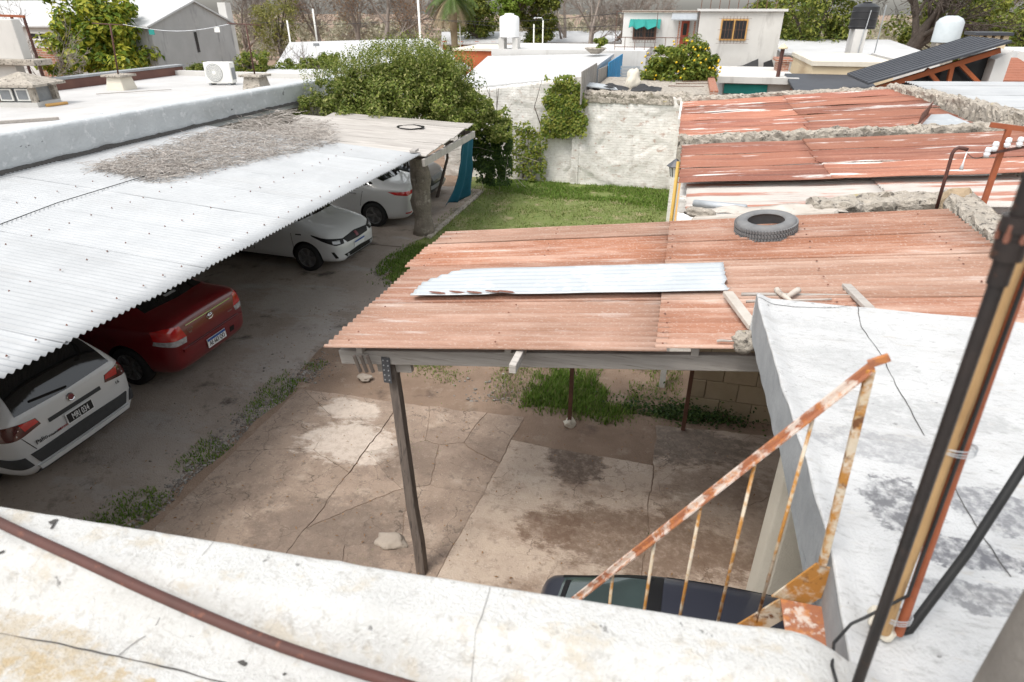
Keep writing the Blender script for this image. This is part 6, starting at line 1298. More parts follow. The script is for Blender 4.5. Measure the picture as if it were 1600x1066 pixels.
# ================================================================ background buildings
def slab_quad(mb, pts, th=.08):
    b = [V(p) - V((0, 0, th)) for p in pts]; return mb.hexa(b, [V(p) for p in pts])
def win(parent, x0, x1, z0, z1, Y, frame='white_plastic', pane='glass_dark', grille=False, d=.05, name='window'):
    f = MB(); t = .06
    f.box(x0, x1, Y - d, Y + .02, z0, z0 + t).box(x0, x1, Y - d, Y + .02, z1 - t, z1).box(x0, x0 + t, Y - d, Y + .02, z0 + t, z1 - t).box(x1 - t, x1, Y - d, Y + .02, z0 + t, z1 - t).box((x0 + x1) / 2 - .03, (x0 + x1) / 2 + .03, Y - d, Y + .02, z0 + t, z1 - t)
    fo = f.build(name, M[frame], parent); MB().box(x0 + t, x1 - t, Y - .02, Y - .01, z0 + t, z1 - t).build('pane', M[pane], fo)
    if grille:
        n = 8
        for k in range(n): x = x0 + (x1 - x0) * (k + .5) / n; MB().tube([(x, Y - .16, z0 - .12), (x, Y - .16, z1 + .12)], .009, 5).build('grille_bar', M['steel_brown'], fo)
        for z in (z0 + .05, (z0 + z1) / 2, z1 + .02, z0 - .12): MB().bar((x0 - .12, Y - .16, z), (x1 + .12, Y - .16, z), .012, .012).build('grille_bar', M['steel_brown'], fo)
    return fo
# grey gable house
gh = thing('gable_house', 'house with stained gable in painted shade-grey and white corrugated roof at upper left', 'building', (0, 0, 0))
gy0, gyr, gy1 = 22.2, 24.85, 27.05; ze, zr_ = 4.45, 5.25
MB().add([(-20, gy0, 0), (-20, gy1, 0), (-20, gy1, ze), (-20, gyr, zr_), (-20, gy0, ze)], [(0, 1, 2, 3, 4)]).build('gable_wall', M['shade_grey_gable'], gh, thick=.2)
MB().box(-31, -20.22, gy0, gy0 + .2, 0, ze - .02).build('front_wall', M['white_wall'], gh); MB().box(-31, -20.22, gy1 - .2, gy1, 0, ze - .02).build('rear_wall', M['white_wall'], gh)
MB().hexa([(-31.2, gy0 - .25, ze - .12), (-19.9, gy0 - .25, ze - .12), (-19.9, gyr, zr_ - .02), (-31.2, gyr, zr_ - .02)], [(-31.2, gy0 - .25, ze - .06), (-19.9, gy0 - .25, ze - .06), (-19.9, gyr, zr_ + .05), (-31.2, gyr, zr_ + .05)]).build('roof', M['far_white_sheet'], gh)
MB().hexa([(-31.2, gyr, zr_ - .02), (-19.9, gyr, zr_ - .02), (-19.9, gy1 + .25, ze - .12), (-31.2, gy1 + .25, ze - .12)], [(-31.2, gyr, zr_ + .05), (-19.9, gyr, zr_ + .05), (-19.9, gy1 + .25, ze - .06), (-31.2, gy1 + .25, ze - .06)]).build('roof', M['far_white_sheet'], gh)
q0, q1 = PX(304, 50, -20), PX(307, 82, -20); MB().box(-19.99, -19.97, q0.y - .07, q0.y + .07, q1.z, q0.z).build('slit_window', M['glass_dark'], gh)
for x0, x1, y0, y1 in ((50, 75, 50, 63), (96, 122, 50, 66), (140, 152, 52, 66)):
    a, b = PY(x0, y1, gy0), PY(x1, y0, gy0); win(gh, a.x, b.x, a.z, b.z, gy0)
q = PX(357, 40, -20.4); MB().box(-20.7, -20.3, q.y - .1, q.y + .3, 2, PX(355, 4, -20.4).z).build('chimney', M['stained_white'], gh)
# yellow house behind
yh = thing('yellow_house', 'yellow house with white roof at the far left', 'building', (0, 0, 0)); a, b = PY(-60, 70, 31), PY(95, 21, 31)
MB().box(a.x, b.x, 31, 36, 0, b.z).build('wall', M['yellow_wall'], yh); r0, r1 = PY(-70, 21, 30.6), PY(112, 21, 30.6); k0, k1 = PY(-70, 9, 35), PY(105, 9, 35)
MB().hexa([r0, r1, k1, k0], [v + V((0, 0, .1)) for v in (r0, r1, k1, k0)]).build('roof', M['far_white_sheet'], yh)
a, b = PY(45, 62, 30.95), PY(62, 45, 30.95); win(yh, a.x, b.x, a.z, b.z, 31)
a, b = PY(62, 110, 21), PY(86, 76, 21); tag(MB().box(a.x, b.x, 21, 21.3, 0, b.z).build('brick_wall', M['red_brick']), 'short piece of orange brick wall left of the leafy tree', 'wall')
# left-edge chimney stack and frame
lt_ = thing('chimney_stack', 'rendered chimney stack with flat slab at the left edge', 'chimney', (0, 0, 0)); Yc = 14.0
a, b = PY(-30, 92, Yc), PY(24, 30, Yc); MB().box(a.x, b.x - .15, Yc, Yc + .25, a.z, b.z).build('stack', M['stained_white'], lt_, bevel=.02)
a, b = PY(-30, 101, Yc - .1), PY(64, 94, Yc - .1); MB().box(a.x, b.x - .2, Yc - .15, Yc + .4, a.z, b.z).build('slab', M['rubble'], lt_, bevel=.02)
z_ = a.z; a, b = PY(-30, 150, Yc), PY(20, 101, Yc); MB().box(a.x, b.x, Yc + .05, Yc + .3, 2.6, z_).build('pillar', M['stained_white'], lt_, bevel=.02)
fr = thing('rusty_trestle', 'rusty steel trestle with two legs beside the chimney stack', 'frame', (0, 0, 0)); Yf = 15.0
t0_, t1_ = PY(-10, 24, Yf), PY(38, 26, Yf); MB().bar(t0_, t1_, .06, .06).build('top_bar', M['rust_pipe_red'], fr)
for x in (18, 37): q = PY(x, 27, Yf); MB().bar((q.x, Yf, q.z), (q.x, Yf, 2.4), .05, .05).build('leg', M['rust_pipe'], fr)
wr_ = thing('low_white_roof', 'low white corrugated roof behind the brown kerb at left', 'building', (0, 0, 0)); c4 = [P(-30, 152, 2.7), P(125, 138, 2.7), P(115, 122, 2.9), P(-30, 120, 2.9)]
slab_quad(MB(), c4).build('roof', M['far_white_sheet'], wr_); MB().box(c4[0].x - .2, c4[1].x, c4[1].y + .2, c4[2].y - .2, 0, 2.6).build('wall', M['stained_white'], wr_)
# white shed far centre-left
ws = thing('long_white_shed', 'long shed with plain white roof behind the big bush', 'building', (0, 0, 0)); f0, f1, k1, k0 = PY(425, 112, 30), PY(735, 105, 30), PY(668, 60, 44), PY(452, 66, 44)
slab_quad(MB(), [f0, f1, k1, k0], .1).build('roof', M['far_white_sheet'], ws); MB().hexa([(f0.x + .3, 30.2, 0), (f1.x - .3, 30.2, 0), (k1.x - .3, 43.8, 0), (k0.x + .3, 43.8, 0)], [(f0.x + .3, 30.2, f0.z - .12), (f1.x - .3, 30.2, f1.z - .12), (k1.x - .3, 43.8, k1.z - .12), (k0.x + .3, 43.8, k0.z - .12)]).build('wall', M['white_wall'], ws)
for x, l in ((378, 'short white floodlight post on the long white shed'),):
    p = PY(495, 86, 33); fl_ = thing('floodlight_post', l, 'lamp', (p.x, 33, p.z)); MB().tube([(0, 0, -.6), (0, 0, .45)], .03, 6).build('post', M['white_plastic'], fl_); MB().cbox((.05, 0, .5), .3, .12, .14).build('lamp_head', M['grille_grey'], fl_)
wl = thing('white_annex', 'low white roofed annex between the left building and the big bush', 'building', (0, 0, 0)); c4 = [P(400, 132, 2.75), P(520, 128, 2.75), P(520, 108, 2.9), P(420, 108, 2.9)]
slab_quad(MB(), c4).build('roof', M['far_white_sheet'], wl); MB().box(c4[0].x + .2, c4[1].x - .1, c4[1].y + .2, c4[2].y - .2, 0, 2.65).build('wall', M['stained_white'], wl)
# white flat roofs behind the far wall
fr_ = thing('flat_roof_house', 'house with broad white roof directly behind the whitewashed wall', 'building', (0, 0, 0))
c4 = [V((-7.3, 20.32, 2.70)), V((-3.05, 20.32, 3.17)), V((-3.25, 31, 3.2)), V((-9.2, 31, 3.0))]
slab_quad(MB(), c4, .12).build('roof', M['far_white_sheet'], fr_); MB().hexa([(-7.2, 20.4, 0), (-3.15, 20.4, 0), (-3.35, 30.9, 0), (-9.1, 30.9, 0)], [(-7.2, 20.4, 2.56), (-3.15, 20.4, 3.02), (-3.35, 30.9, 3.05), (-9.1, 30.9, 2.86)]).build('wall', M['stained_white'], fr_)
a, b = PY(768, 98, 31.2), PY(1010, 80, 31.2); MB().box(a.x, b.x, 31.2, 37, 0, b.z).build('rear_block', M['white_wall'], fr_)
sx_ = [PY(765, 116, 26.0), PY(850, 104, 27.5), PY(862, 97, 29), PY(800, 103, 28)]; sx_ = [v + V((0, 0, .12)) for v in sx_]
tag(slab_quad(MB(), sx_, .03).build('loose_roof_sheet', M['zinc_sheet']), 'grey loose sheet lying on the broad white roof', 'metal sheet')
mb = MB()
pl = thing('roof_planter', 'shallow stone bowl with a small green plant on the white roof', 'planter', tuple(PY(930, 84, 30)))
MB().lathe([(0, 0), (.2, 0), (.5, .22), (.46, .24), (0, .2)], 18).build('bowl', M['rubble'], pl); mb = MB(); foliage(mb, (.15, 0, .45), (.32, .3, .28), 10, 500, .14, .4, 3); mb.build('plant', M['ivy_light'], pl)
# fence boards and blue sheet on the right edge of that roof
def vpanel(name, lb, x0, x1, yt0, yt1, h, mt, X):
    def yfor(px):
        d = ray(px, 120); return X * d.y / d.x
    ya, yb = yfor(x0), yfor(x1); za, zb = PY(x0, yt0, ya).z, PY(x1, yt1, yb).z; t = thing(name, lb, 'panel', (0, 0, 0)); n = 6
    for k in range(n):
        u, v = k / n, (k + .92) / n; a, b = ya + (yb - ya) * u, ya + (yb - ya) * v; zt1, zt2 = za + (zb - za) * u, za + (zb - za) * v
        MB().hexa([(X, a, za - h), (X + .03, a, za - h), (X + .03, b, za - h), (X, b, za - h)], [(X, a, zt1), (X + .03, a, zt1), (X + .03, b, zt2), (X, b, zt2)]).build('board', M[mt], t)
vpanel('board_fence', 'weathered grey board screen at the corner of the white roof', 908, 931, 112, 98, .9, 'grey_board', -2.95)
vpanel('board_fence', 'second weathered grey board screen next to the blue one', 934, 948, 108, 102, .8, 'grey_board', -2.90)
vpanel('blue_fence', 'bright blue painted board screen left of the white house', 949, 970, 98, 84, 1.2, 'blue_paint', -2.85)
# shed roof with rubbish right of it
rs_ = thing('rubbish_roof', 'low concrete roof slab behind the whitewashed wall', 'building', (0, 0, 0)); MB().box(-2.7, .9, 20.35, 25.0, 0, 2.62).build('wall', M['stained_white'], rs_); MB().box(-2.8, 1.0, 20.4, 25.1, 2.625, 2.75).build('roof_slab', M['rubble'], rs_)
MB().box(.75, .98, 20.4, 25.1, 2.752, 2.86).build('edge_kerb', M['red_brick'], rs_)
p = PY(987, 140, 21.3); tag(MB().rock((p.x, 21.5, 2.95), .32, (.75, .6, 1.0), 9, 3).build('concrete_lump', M['cream_render'], smooth=True), 'pale dome-shaped lump of concrete among the black rubbish', 'concrete')
for i, (x, w_, lb) in enumerate([(955, .55, 'crumpled black plastic left of the pale concrete lump'), (1010, .45, 'crumpled black plastic right of the pale concrete lump')]):
    p = PY(x, 140, 21.2); mb = MB(); n = 12; vs = []
    for a in range(n + 1):
        for b_ in range(n + 1): X_ = p.x + w_ * (a / n - .5) * 2; Y_ = 21.2 + .6 * (b_ / n - .5) * 2; vs.append((X_, Y_, 2.77 + .30 * max(0, .45 + noise.noise(V((X_ * 3.2, Y_ * 3.2, i)))) * (1 - abs(a / n - .5) * 1.8) * (1 - abs(b_ / n - .5) * 1.8)))
    tag(mb.add(vs, [(a * (n + 1) + b_, (a + 1) * (n + 1) + b_, (a + 1) * (n + 1) + b_ + 1, a * (n + 1) + b_ + 1) for a in range(n) for b_ in range(n)]).build('black_plastic', M['tarp_black'], thick=.01), lb, 'plastic sheet')
a = PY(925, 142, 20.9); tag(MB().cbox((a.x + .2, 20.9, 2.86), 1.1, .7, .03, .3, .08, .12).build('loose_roof_sheet', M['zinc_sheet']), 'bent pale metal sheet at the left of the rubbish roof', 'metal sheet')
mb = MB()
for k, l in enumerate(('nearest', 'middle', 'farthest')): q = V((-.5 + .2 * k, 22.2 + .8 * k, 2.78)); stick('rod', q, q + V((1.1, -.25 + .2 * k, .03)), .014, M['steel_brown'], 'thin dark rod on the concrete roof slab left of the lemon tree, %s of three' % l, 'rod', group='rods on the rubbish roof')
p = PY(970, 115, 26.5); hd = thing('corrugated_hatch', 'upright grey corrugated panel between blue fence and lemon tree', 'panel', (0, 0, 0)); a, b = PY(968, 128, 27), PY(1000, 103, 27)
for k in range(5): z0 = a.z + (b.z - a.z) * k / 5; MB().box(a.x, b.x, 27, 27.06, z0 + .01, a.z + (b.z - a.z) * (k + 1) / 5 - .02).build('slat', M['galv'], hd)
# white two-storey house
th = thing('two_storey_house', 'white two-storey house with barred window and small balcony', 'building', (0, 0, 0)); Ya, Yb = 33.0, 35.0
A = lambda x, y: PY(x, y, Ya)
B_ = lambda x, y: PY(x, y, Yb)
r0, r1 = A(1090, 18), A(1222, 12); MB().box(A(1090, 50).x, A(1220, 50).x, Ya, Ya + 4.5, 0, r0.z).build('front_block', M['stained_white'], th)
MB().box(A(1086, 50).x, A(1225, 50).x, Ya - .12, Ya + 4.6, r0.z + .003, r0.z + .10).build('roof_edge', M['white_wall'], th)
l0 = B_(975, 20); MB().box(l0.x, A(1090, 50).x - .01, Yb, Yb + 4, 0, l0.z).build('rear_block', M['white_wall'], th); MB().box(l0.x - .1, A(1090, 50).x - .02, Yb - .1, Yb + 4.1, l0.z + .003, l0.z + .1).build('roof_edge', M['rubble'], th)
a, b = A(1123, 63), A(1170, 30); win(th, a.x, b.x, a.z, b.z, Ya, 'pvc_yellow', 'glass_dark', True)
a, b = B_(988, 62), B_(1026, 38); win(th, a.x, b.x, a.z, b.z, Yb, 'steel_brown', 'glass_dark', True)
a, b = B_(984, 41), B_(1033, 32); aw = MB(); n = 8; vs = []
for k in range(n + 1):
    x = a.x + (b.x - a.x) * k / n; vs += [(x, Yb - .02, b.z + .05), (x, Yb - .6, a.z - .05 + .08 * math.sin(k * 2.1))]
aw.add(vs, [(2 * k, 2 * k + 1, 2 * k + 3, 2 * k + 2) for k in range(n)]).build('awning', M['teal_cloth'], th, thick=.02)
a, b = B_(1060, 80), B_(1078, 33); dr = MB().box(a.x, b.x, Yb - .06, Yb + .01, a.z - .4, b.z).build('door', M['red_paint'], th); MB().box(a.x + .1, b.x - .1, Yb - .08, Yb - .061, (a.z + b.z) / 2 + .05, b.z - .1).build('door_pane', M['glass_dark'], dr)
for x in (a.x - .08, b.x + .25): MB().bar((x, Yb - .9, a.z - .4), (x, Yb - .9, b.z), .08, .08).build('porch_post', M['red_brick'], th)
a, b = B_(1050, 31), B_(1090, 22); MB().hexa([(a.x, Yb - 1.3, a.z), (b.x, Yb - 1.3, a.z), (b.x, Yb, b.z), (a.x, Yb, b.z)], [(a.x, Yb - 1.3, a.z + .05), (b.x, Yb - 1.3, a.z + .05), (b.x, Yb, b.z + .05), (a.x, Yb, b.z + .05)]).build('porch_roof', M['galv'], th)
bz = B_(1000, 84).z; MB().box(B_(965, 84).x, A(1088, 84).x, Ya - 1.2, Yb - .01, bz - .35, bz).build('balcony_slab', M['stained_white'], th); MB().box(B_(968, 84).x, A(1085, 84).x, Ya - 1.1, Yb - .05, 0, bz - .36).build('lower_wall', M['stained_white'], th)
for z in (bz + .12, bz + .45, bz + .85): MB().bar((B_(970, 80).x, Ya - 1.1, z), (A(1086, 80).x, Ya - 1.1, z), .03, .03).build('balcony_rail', M['steel_brown'], th)
for k in range(9): x = B_(970, 80).x + (A(1086, 80).x - B_(970, 80).x) * k / 8; MB().bar((x, Ya - 1.1, bz), (x, Ya - 1.1, bz + (.85 if k % 4 else 1.9)), .025, .025).build('baluster', M['steel_brown'], th)
MB().bar((B_(970, 80).x, Ya - 1.1, bz + 1.9), (A(1086, 80).x, Ya - 1.1, bz + 1.9), .03, .03).build('balcony_rail', M['steel_brown'], th)
tv = [(1096, 92), (1112, 103), (1135, 106), (1160, 103), (1185, 92)]; tb_ = [(1103, 103), (1120, 110), (1140, 112), (1165, 111), (1185, 108)]
mb = MB(); vs = [tuple(PY(x, y, Ya - .25)) for x, y in tv] + [tuple(PY(x, y, Ya - .45)) for x, y in tb_]; mb.add(vs, [(k, k + 1, 6 + k, 5 + k) for k in range(4)]); tag(mb.build('black_tarp', M['tarp_black'], thick=.02), 'sagging black tarp at the foot of the white house', 'tarp')
mb = MB(); vs = [tuple(PY(x, y, Ya - .25)) for x, y in [(1193, 98), (1206, 93), (1210, 108), (1192, 110)]]; tag(mb.add(vs, [(0, 1, 2, 3)]).build('black_tarp', M['tarp_black'], thick=.05), 'small black bundle at the right corner of the white house', 'tarp')
# outbuilding in front of it
ob_ = thing('outbuilding', 'low white outbuilding with thick roof slab in front of the white house', 'building', (0, 0, 0)); Yo = 26.5; a, b = PY(1128, 150, Yo), PY(1240, 131, Yo)
MB().box(a.x, b.x, Yo, Yo + 4.5, 0, b.z).build('wall', M['stained_white'], ob_); MB().box(a.x - .4, b.x + .1, Yo - .4, Yo + 4.6, b.z + .003, b.z + .22).build('roof_slab', M['stained_white'], ob_)
a, b = PY(1130, 146, Yo - .15), PY(1200, 133, Yo - .15); tag(MB().box(a.x, b.x, Yo - .15, Yo - .12, a.z, b.z).build('teal_tarp', M['teal_cloth'], bevel=.01), 'teal tarp stretched along the front of the outbuilding', 'tarp')
q = PY(1216, 122, Yo - .2); q1 = PY(1221, 72, Yo - .2); fp_ = thing('flue_pipe', 'thin brown flue pipe with pale cap on the outbuilding', 'pipe', (q.x, Yo, q.z - .1)); MB().tube([(0, 0, 0), (0, 0, q1.z - q.z)], .07, 8).build('pipe', M['rust_pipe'], fp_); MB().lathe([(.16, 0), (.16, .04), (0, .18)], 10, Matrix.Translation((0, 0, q1.z - q.z))).build('cap', M['cream_paint'], fp_)
a, b = PY(1212, 118, 29), PY(1234, 97, 29); tag(MB().box(a.x, b.x, 29, 30, 0, b.z).box(a.x - .1, b.x + .1, 28.9, 30.1, b.z + .003, b.z + .12).build('brick_barbecue', M['red_brick']), 'small brick barbecue stack right of the white house', 'barbecue')
# right-hand roofs
wr2 = thing('white_roof_house', 'wide white roofed house below the black water tank', 'building', (0, 0, 0)); a, b = PY(1222, 112, 36), PY(1450, 90, 36)
MB().box(a.x, b.x, 36, 44, 0, b.z).build('wall', M['white_wall'], wr2); MB().hexa([(a.x - .2, 35.8, b.z + .01), (b.x + .2, 35.8, b.z + .01), (b.x + .2, 44, b.z + .35), (a.x - .2, 44, b.z + .35)], [(a.x - .2, 35.8, b.z + .1), (b.x + .2, 35.8, b.z + .1), (b.x + .2, 44, b.z + .45), (a.x - .2, 44, b.z + .45)]).build('roof', M['far_white_sheet'], wr2)
for x in (1272, 1280): p = PY(x, 92, 35.6); MB().box(p.x - .1, p.x + .1, 35.6, 35.8, p.z - .35, p.z + .2).build('vent', M['grille_grey'], wr2)
tw_ = thing('tank_tower', 'white tower carrying the black water tank', 'tower', (0, 0, 0)); a, b = PY(1322, 110, 34), PY(1356, 46, 34); MB().box(a.x, b.x, 34, 35.2, 0, b.z).build('shaft', M['white_wall'], tw_); zt_ = b.z
MB().tube([((a.x + b.x) / 2, 33.97, 1.5), ((a.x + b.x) / 2 + .1, 33.97, zt_)], .025, 6).build('pipe', M['galv'], tw_)
tk_ = thing('black_water_tank', 'black ribbed water tank on the white tower', 'water tank', ((a.x + b.x) / 2 + .1, 34.55, zt_)); r = .55; H_ = 1.08
MB().lathe([(0, 0), (r, 0), (r, .08), (r + .02, .1), (r, .12), (r, .38), (r + .02, .4), (r, .42), (r, .68), (r + .02, .7), (r, .72), (r * .98, H_ * .82), (r * .6, H_ * .94), (r * .35, H_ * .95), (r * .35, H_), (0, H_)], 28).build('shell', M['tank_black'], tk_, smooth=True, sharp=30); MB().tube([(.1, -r - .02, H_ * .7), (.05, -r - .03, 0)], .02, 6).build('pipe', M['galv'], tk_)
cr_ = thing('cream_parapet_house', 'house with long cream parapet left of the dark roof', 'building', (0, 0, 0)); a, b = PY(1266, 122, 27.5), PY(1402, 98, 27.5); MB().box(a.x, b.x, 27.5, 33, 0, b.z - .16).build('wall', M['cream_paint'], cr_); MB().box(a.x - .05, b.x + .05, 27.4, 33.1, b.z - .155, b.z).build('coping', M['cream_render'], cr_)
a, b = PY(1395, 112, 30), PY(1470, 94, 30); MB().box(a.x, b.x, 30, 34, 0, b.z).build('rear_block', M['white_wall'], cr_)
# dark roof with trusses
dk = thing('dark_roof_house', 'modern dark metal roof rising to the right over orange timber trusses', 'building', (0, 0, 0)); Yd = 22.0; D = lambda x, y, Y=Yd: PY(x, y, Y)
f0, f1 = D(1352, 131), D(1572, 66); k0, k1 = V((f0.x, 30, f0.z)), V((f1.x, 30, f1.z)); n = 9
for k in range(n):
    y0, y1 = Yd - .35 + 3.0 * k / n, Yd - .35 + 3.0 * (k + 1) / n
    for s in range(1): MB().hexa([(f0.x, y0, f0.z), (f1.x, y0, f1.z), (f1.x, y1 - .02, f1.z), (f0.x, y1 - .02, f0.z)], [(f0.x, y0, f0.z + .06), (f1.x, y0, f1.z + .06), (f1.x, y1 - .02, f1.z + .06), (f0.x, y1 - .02, f0.z + .06)]).build('roof_panel', M['dark_sheet'], dk)
    MB().bar((f0.x, y1 - .01, f0.z + .06), (f1.x, y1 - .01, f1.z + .06), .03, .035).build('roof_seam', M['dark_sheet'], dk)
up = V((0, 1, 0)); off = V((0, 0, -.14)); MB().bar(D(1370, 131) + off, D(1565, 70) + off, .14, .16, up).build('truss_chord', M['timber_orange'], dk)
for (x0, y0, x1, y1) in ((1448, 108, 1472, 131), (1488, 102, 1480, 131), (1500, 100, 1536, 131)): MB().bar(D(x0, y0), D(x1, y1 + 6), .10, .14, up).build('truss_strut', M['timber_orange'], dk)
MB().add([D(1385, 132, Yd + .5), D(1548, 136, Yd + .5), D(1548, 86, Yd + .5)], [(0, 1, 2)]).build('gable_glass', M['glass_dark'], dk, thick=.04)
a, b = D(1540, 140), D(1568, 78); MB().hexa([(a.x, Yd, 0), (b.x + .25, Yd, 0), (b.x + .25, Yd + 2.6, 0), (a.x, Yd + 2.6, 0)], [(a.x, Yd, b.z - .25), (b.x + .25, Yd, b.z), (b.x + .25, Yd + 2.6, b.z), (a.x, Yd + 2.6, b.z - .25)]).build('end_wall', M['white_wall'], dk)
MB().box(f0.x + .4, a.x, Yd + .6, Yd + 2.5, 0, 2.55).build('wall', M['white_wall'], dk)
g0, g1 = D(1244, 132, 24), D(1385, 132, 24); MB().hexa([(g0.x, 23.2, 2.42), (g1.x, 23.2, 2.42), (g1.x, 27.2, 2.75), (g0.x, 27.2, 2.75)], [(g0.x, 23.2, 2.5), (g1.x, 23.2, 2.5), (g1.x, 27.2, 2.83), (g0.x, 27.2, 2.83)]).build('low_roof', M['dark_sheet'], dk); MB().box(g0.x + .2, g1.x - .1, 23.5, 27, 0, 2.4).build('low_wall', M['red_brick'], dk)
cm = thing('cream_chimney', 'wide cream chimney with dark slots on the dark roof', 'chimney', (0, 0, 0)); a, b = PY(1522, 74, 24.5), PY(1576, 56, 24.5); MB().box(a.x, b.x, 24.5, 25.3, a.z - .5, b.z - .2).build('stack', M['cream_paint'], cm)
for k in range(4): x = a.x + (b.x - a.x) * (k + .1) / 3.6; MB().box(x, x + .14, 24.5, 25.3, b.z - .197, b.z).build('slot_pier', M['cream_paint'], cm)
MB().box(a.x - .1, b.x + .1, 24.4, 25.4, b.z + .003, b.z + .09).build('cap_slab', M['dark_sheet'], cm)
gt = thing('grey_water_tank', 'grey metal water tank on a brick stand behind the dark roof', 'water tank', tuple(PY(1476, 66, 38))); r = .6; H_ = 1.15
MB().lathe([(0, 0), (r, 0), (r, H_ * .75), (r * .8, H_ * .9), (r * .4, H_), (0, H_)], 24).build('shell', M['tank_grey'], gt, smooth=True, sharp=40); MB().box(-.45, .45, -.4, .4, -1.8, -.01).build('stand', M['rubble'], gt)
tl = thing('tiled_house', 'house with red tiled roof at the right edge', 'building', (0, 0, 0)); a, b = PY(1560, 128, 28), PY(1660, 104, 28)
for k in range(9): z0 = a.z + (b.z - a.z) * k / 9; MB().hexa([(a.x, 28 + .4 * k, z0), (b.x, 28 + .4 * k, z0), (b.x, 28.46 + .4 * k, z0 + .06), (a.x, 28.46 + .4 * k, z0 + .06)], [(a.x, 28 + .4 * k, z0 + .06), (b.x, 28 + .4 * k, z0 + .06), (b.x, 28.46 + .4 * k, z0 + .12), (a.x, 28.46 + .4 * k, z0 + .12)]).build('tile_course', M['tile_red'], tl)
MB().box(a.x + .1, b.x - .1, 28.4, 36, 0, a.z - .02).build('wall', M['white_wall'], tl); a, b = PY(1570, 104, 33), PY(1680, 80, 33); MB().box(a.x, b.x, 32.2, 36, 0, b.z).build('upper_wall', M['white_wall'], tl)
# white corrugated roof at the right
wc2 = thing('white_corrugated_roof', 'white corrugated roof beyond the rubble wall at the right', 'building', (0, 0, 0))
for k in range(8): sheet(5.45, 13, 11.5 + .95 * k, 12.48 + .95 * k, lambda x, y: 3.34 + .02 * (x - 5.5) + .008 * (k % 2), M['white_sheet'], wc2, pitch=.19, amp=.018, seed=200 + k)
MB().box(5.7, 13, 11.7, 19, 0, 3.25).build('wall', M['stained_white'], wc2)
# orange building, white tank, school
og = thing('orange_building', 'flat orange-red building below the palm', 'building', (0, 0, 0)); a, b = PY(712, 125, 32), PY(768, 80, 32); MB().box(a.x, b.x, 32, 36, 0, b.z).build('wall', M['orange_wall'], og); MB().box(a.x - .05, b.x + .05, 31.9, 36.1, b.z + .003, b.z + .1).build('coping', M['cream_render'], og)
p0_, p1_ = PY(746, 116, 32), PY(760, 110, 32); MB().box(p0_.x, p1_.x, 31.97, 31.99, p0_.z, p1_.z).build('window', M['glass_dark'], og)
wt_ = thing('white_water_tank', 'white cylindrical water tank on a white stand', 'water tank', tuple(PY(796, 58, 31.5))); r = .46; H_ = .95
MB().lathe([(0, 0), (r, 0), (r, H_ * .82), (r * .92, H_ * .9), (r * .5, H_ * .97), (r * .45, H_ * 1.03), (0, H_ * 1.05)], 26).build('shell', M['fibre_white'], wt_, smooth=True, sharp=40)
for x in (-.33, .33): MB().box(x - .13, x + .13, -.27, .3, -1.6, -.02).build('stand_leg', M['stained_white'], wt_)
sc = thing('school_building', 'long white school building with red pillars and a window band', 'building', (0, 0, 0)); Ys = 60; a, b = PY(690, 92, Ys), PY(1010, 68, Ys); MB().box(a.x, b.x, Ys, Ys + 6, 0, b.z).build('wall', M['white_wall'], sc)
e0, e1 = PY(690, 70, Ys - .8), PY(1010, 68, Ys - .8); k0, k1 = PY(690, 52, Ys + 6), PY(1010, 50, Ys + 6); MB().hexa([e0, e1, k1, k0], [v + V((0, 0, .12)) for v in (e0, e1, k1, k0)]).build('roof', M['far_white_sheet'], sc)
for k in range(9):
    x = a.x + (b.x - a.x) * (k + .15) / 12; MB().box(x, x + .35, Ys - .15, Ys - .003, 0, b.z).build('pillar', M['orange_wall'], sc); w0 = x + .6; q0, q1 = PY(800, 82, Ys).z, PY(800, 73, Ys).z
    f = MB().box(w0, w0 + 1.0, Ys - .05, Ys - .003, q0, q1).build('window', M['grille_grey'], sc); MB().box(w0 + .06, w0 + .94, Ys - .07, Ys - .052, q0 + .06, q1 - .06).build('pane', M['glass_dark'], f)
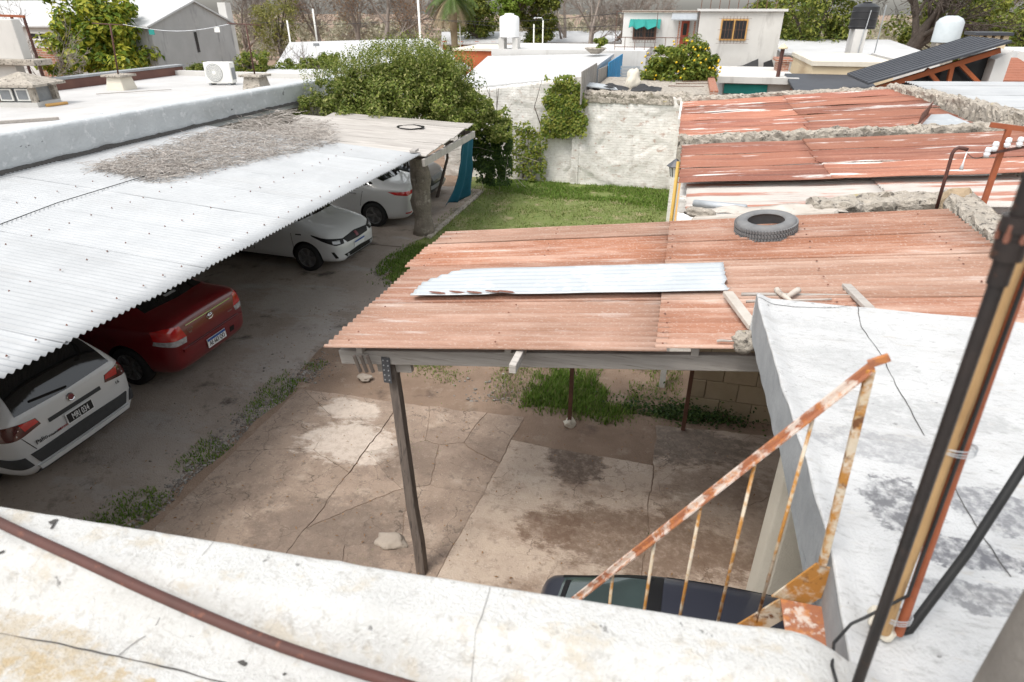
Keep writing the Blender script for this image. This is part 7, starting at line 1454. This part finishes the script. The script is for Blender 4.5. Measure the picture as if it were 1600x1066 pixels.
# utility poles and wires
for px_, y1, Y, lb in ((657, -12, 40, 'tall white pole left of the palm'), (495, 14, 48, 'white pole behind the long white shed'), (719, 38, 46, 'thin white pole below the palm fronds'), (834, 38, 44, 'thin white pole right of the white water tank'), (848, 32, 47, 'street lamp post right of the thin white pole'), (453, 32, 36, 'leaning pale pole at the left end of the white shed')):
    q = PY(px_, 62, Y); t = PY(px_, y1, Y); pl = thing('utility_pole', lb, 'pole', (q.x, Y, 0), group='poles beyond the roofs'); MB().tube([(0, 0, 0), (0, 0, t.z)], .07 if px_ in (657, 495) else .045, 8).build('shaft', M['white_plastic'], pl, smooth=True)
    if px_ == 848: MB().tube([(0, 0, t.z), (-.1, 0, t.z + .15), (-.5, 0, t.z + .15)], .03, 6).build('arm', M['galv'], pl); MB().rock((-.55, 0, t.z + .13), .14, (1.2, .6, .4), 2, 2).build('lamp_head', M['galv'], pl)
for i, (x0, y0, x1, y1, Y0, Y1, lb) in enumerate([(380, 33, 660, 30, 44, 40, 'overhead wire running left from the tall white pole'), (660, 30, 975, 20, 40, 35, 'overhead wire from the tall white pole to the white house'), (700, 33, 970, 40, 42, 35, 'lower overhead wire towards the white house balcony')]):
    p, q = PY(x0, y0, Y0), PY(x1, y1, Y1); tag(MB().tube([p.lerp(q, k / 16) - V((0, 0, .25 * math.sin(math.pi * k / 16))) for k in range(17)], .012, 4).build('overhead_wire', M['black_pvc']), lb, 'wire')

for k in range(9): x = A(1096, 10).x + (A(1214, 10).x - A(1096, 10).x) * k / 8; MB().bar((x, Ya + .3, zr2 := A(1090, 18).z + .1), (x, Ya + .3, zr2 + .75), .03, .03).build('roof_rail_post', M['steel_brown'], th)
for z in (.4, .75): MB().bar((A(1096, 10).x, Ya + .3, A(1090, 18).z + .1 + z), (A(1214, 10).x, Ya + .3, A(1090, 18).z + .1 + z), .025, .025).build('roof_rail', M['steel_brown'], th)
q = PY(1364, 92, 35.4); t = PY(1366, 8, 35.4); tag(MB().tube([(q.x, 35.4, q.z - .3), (q.x, 35.4, t.z)], .025, 6).build('antenna_mast', M['galv']), 'thin grey mast just right of the black water tank', 'mast')
SC.render.engine = 'CYCLES'
SC.render.resolution_x = 1024; SC.render.resolution_y = 682
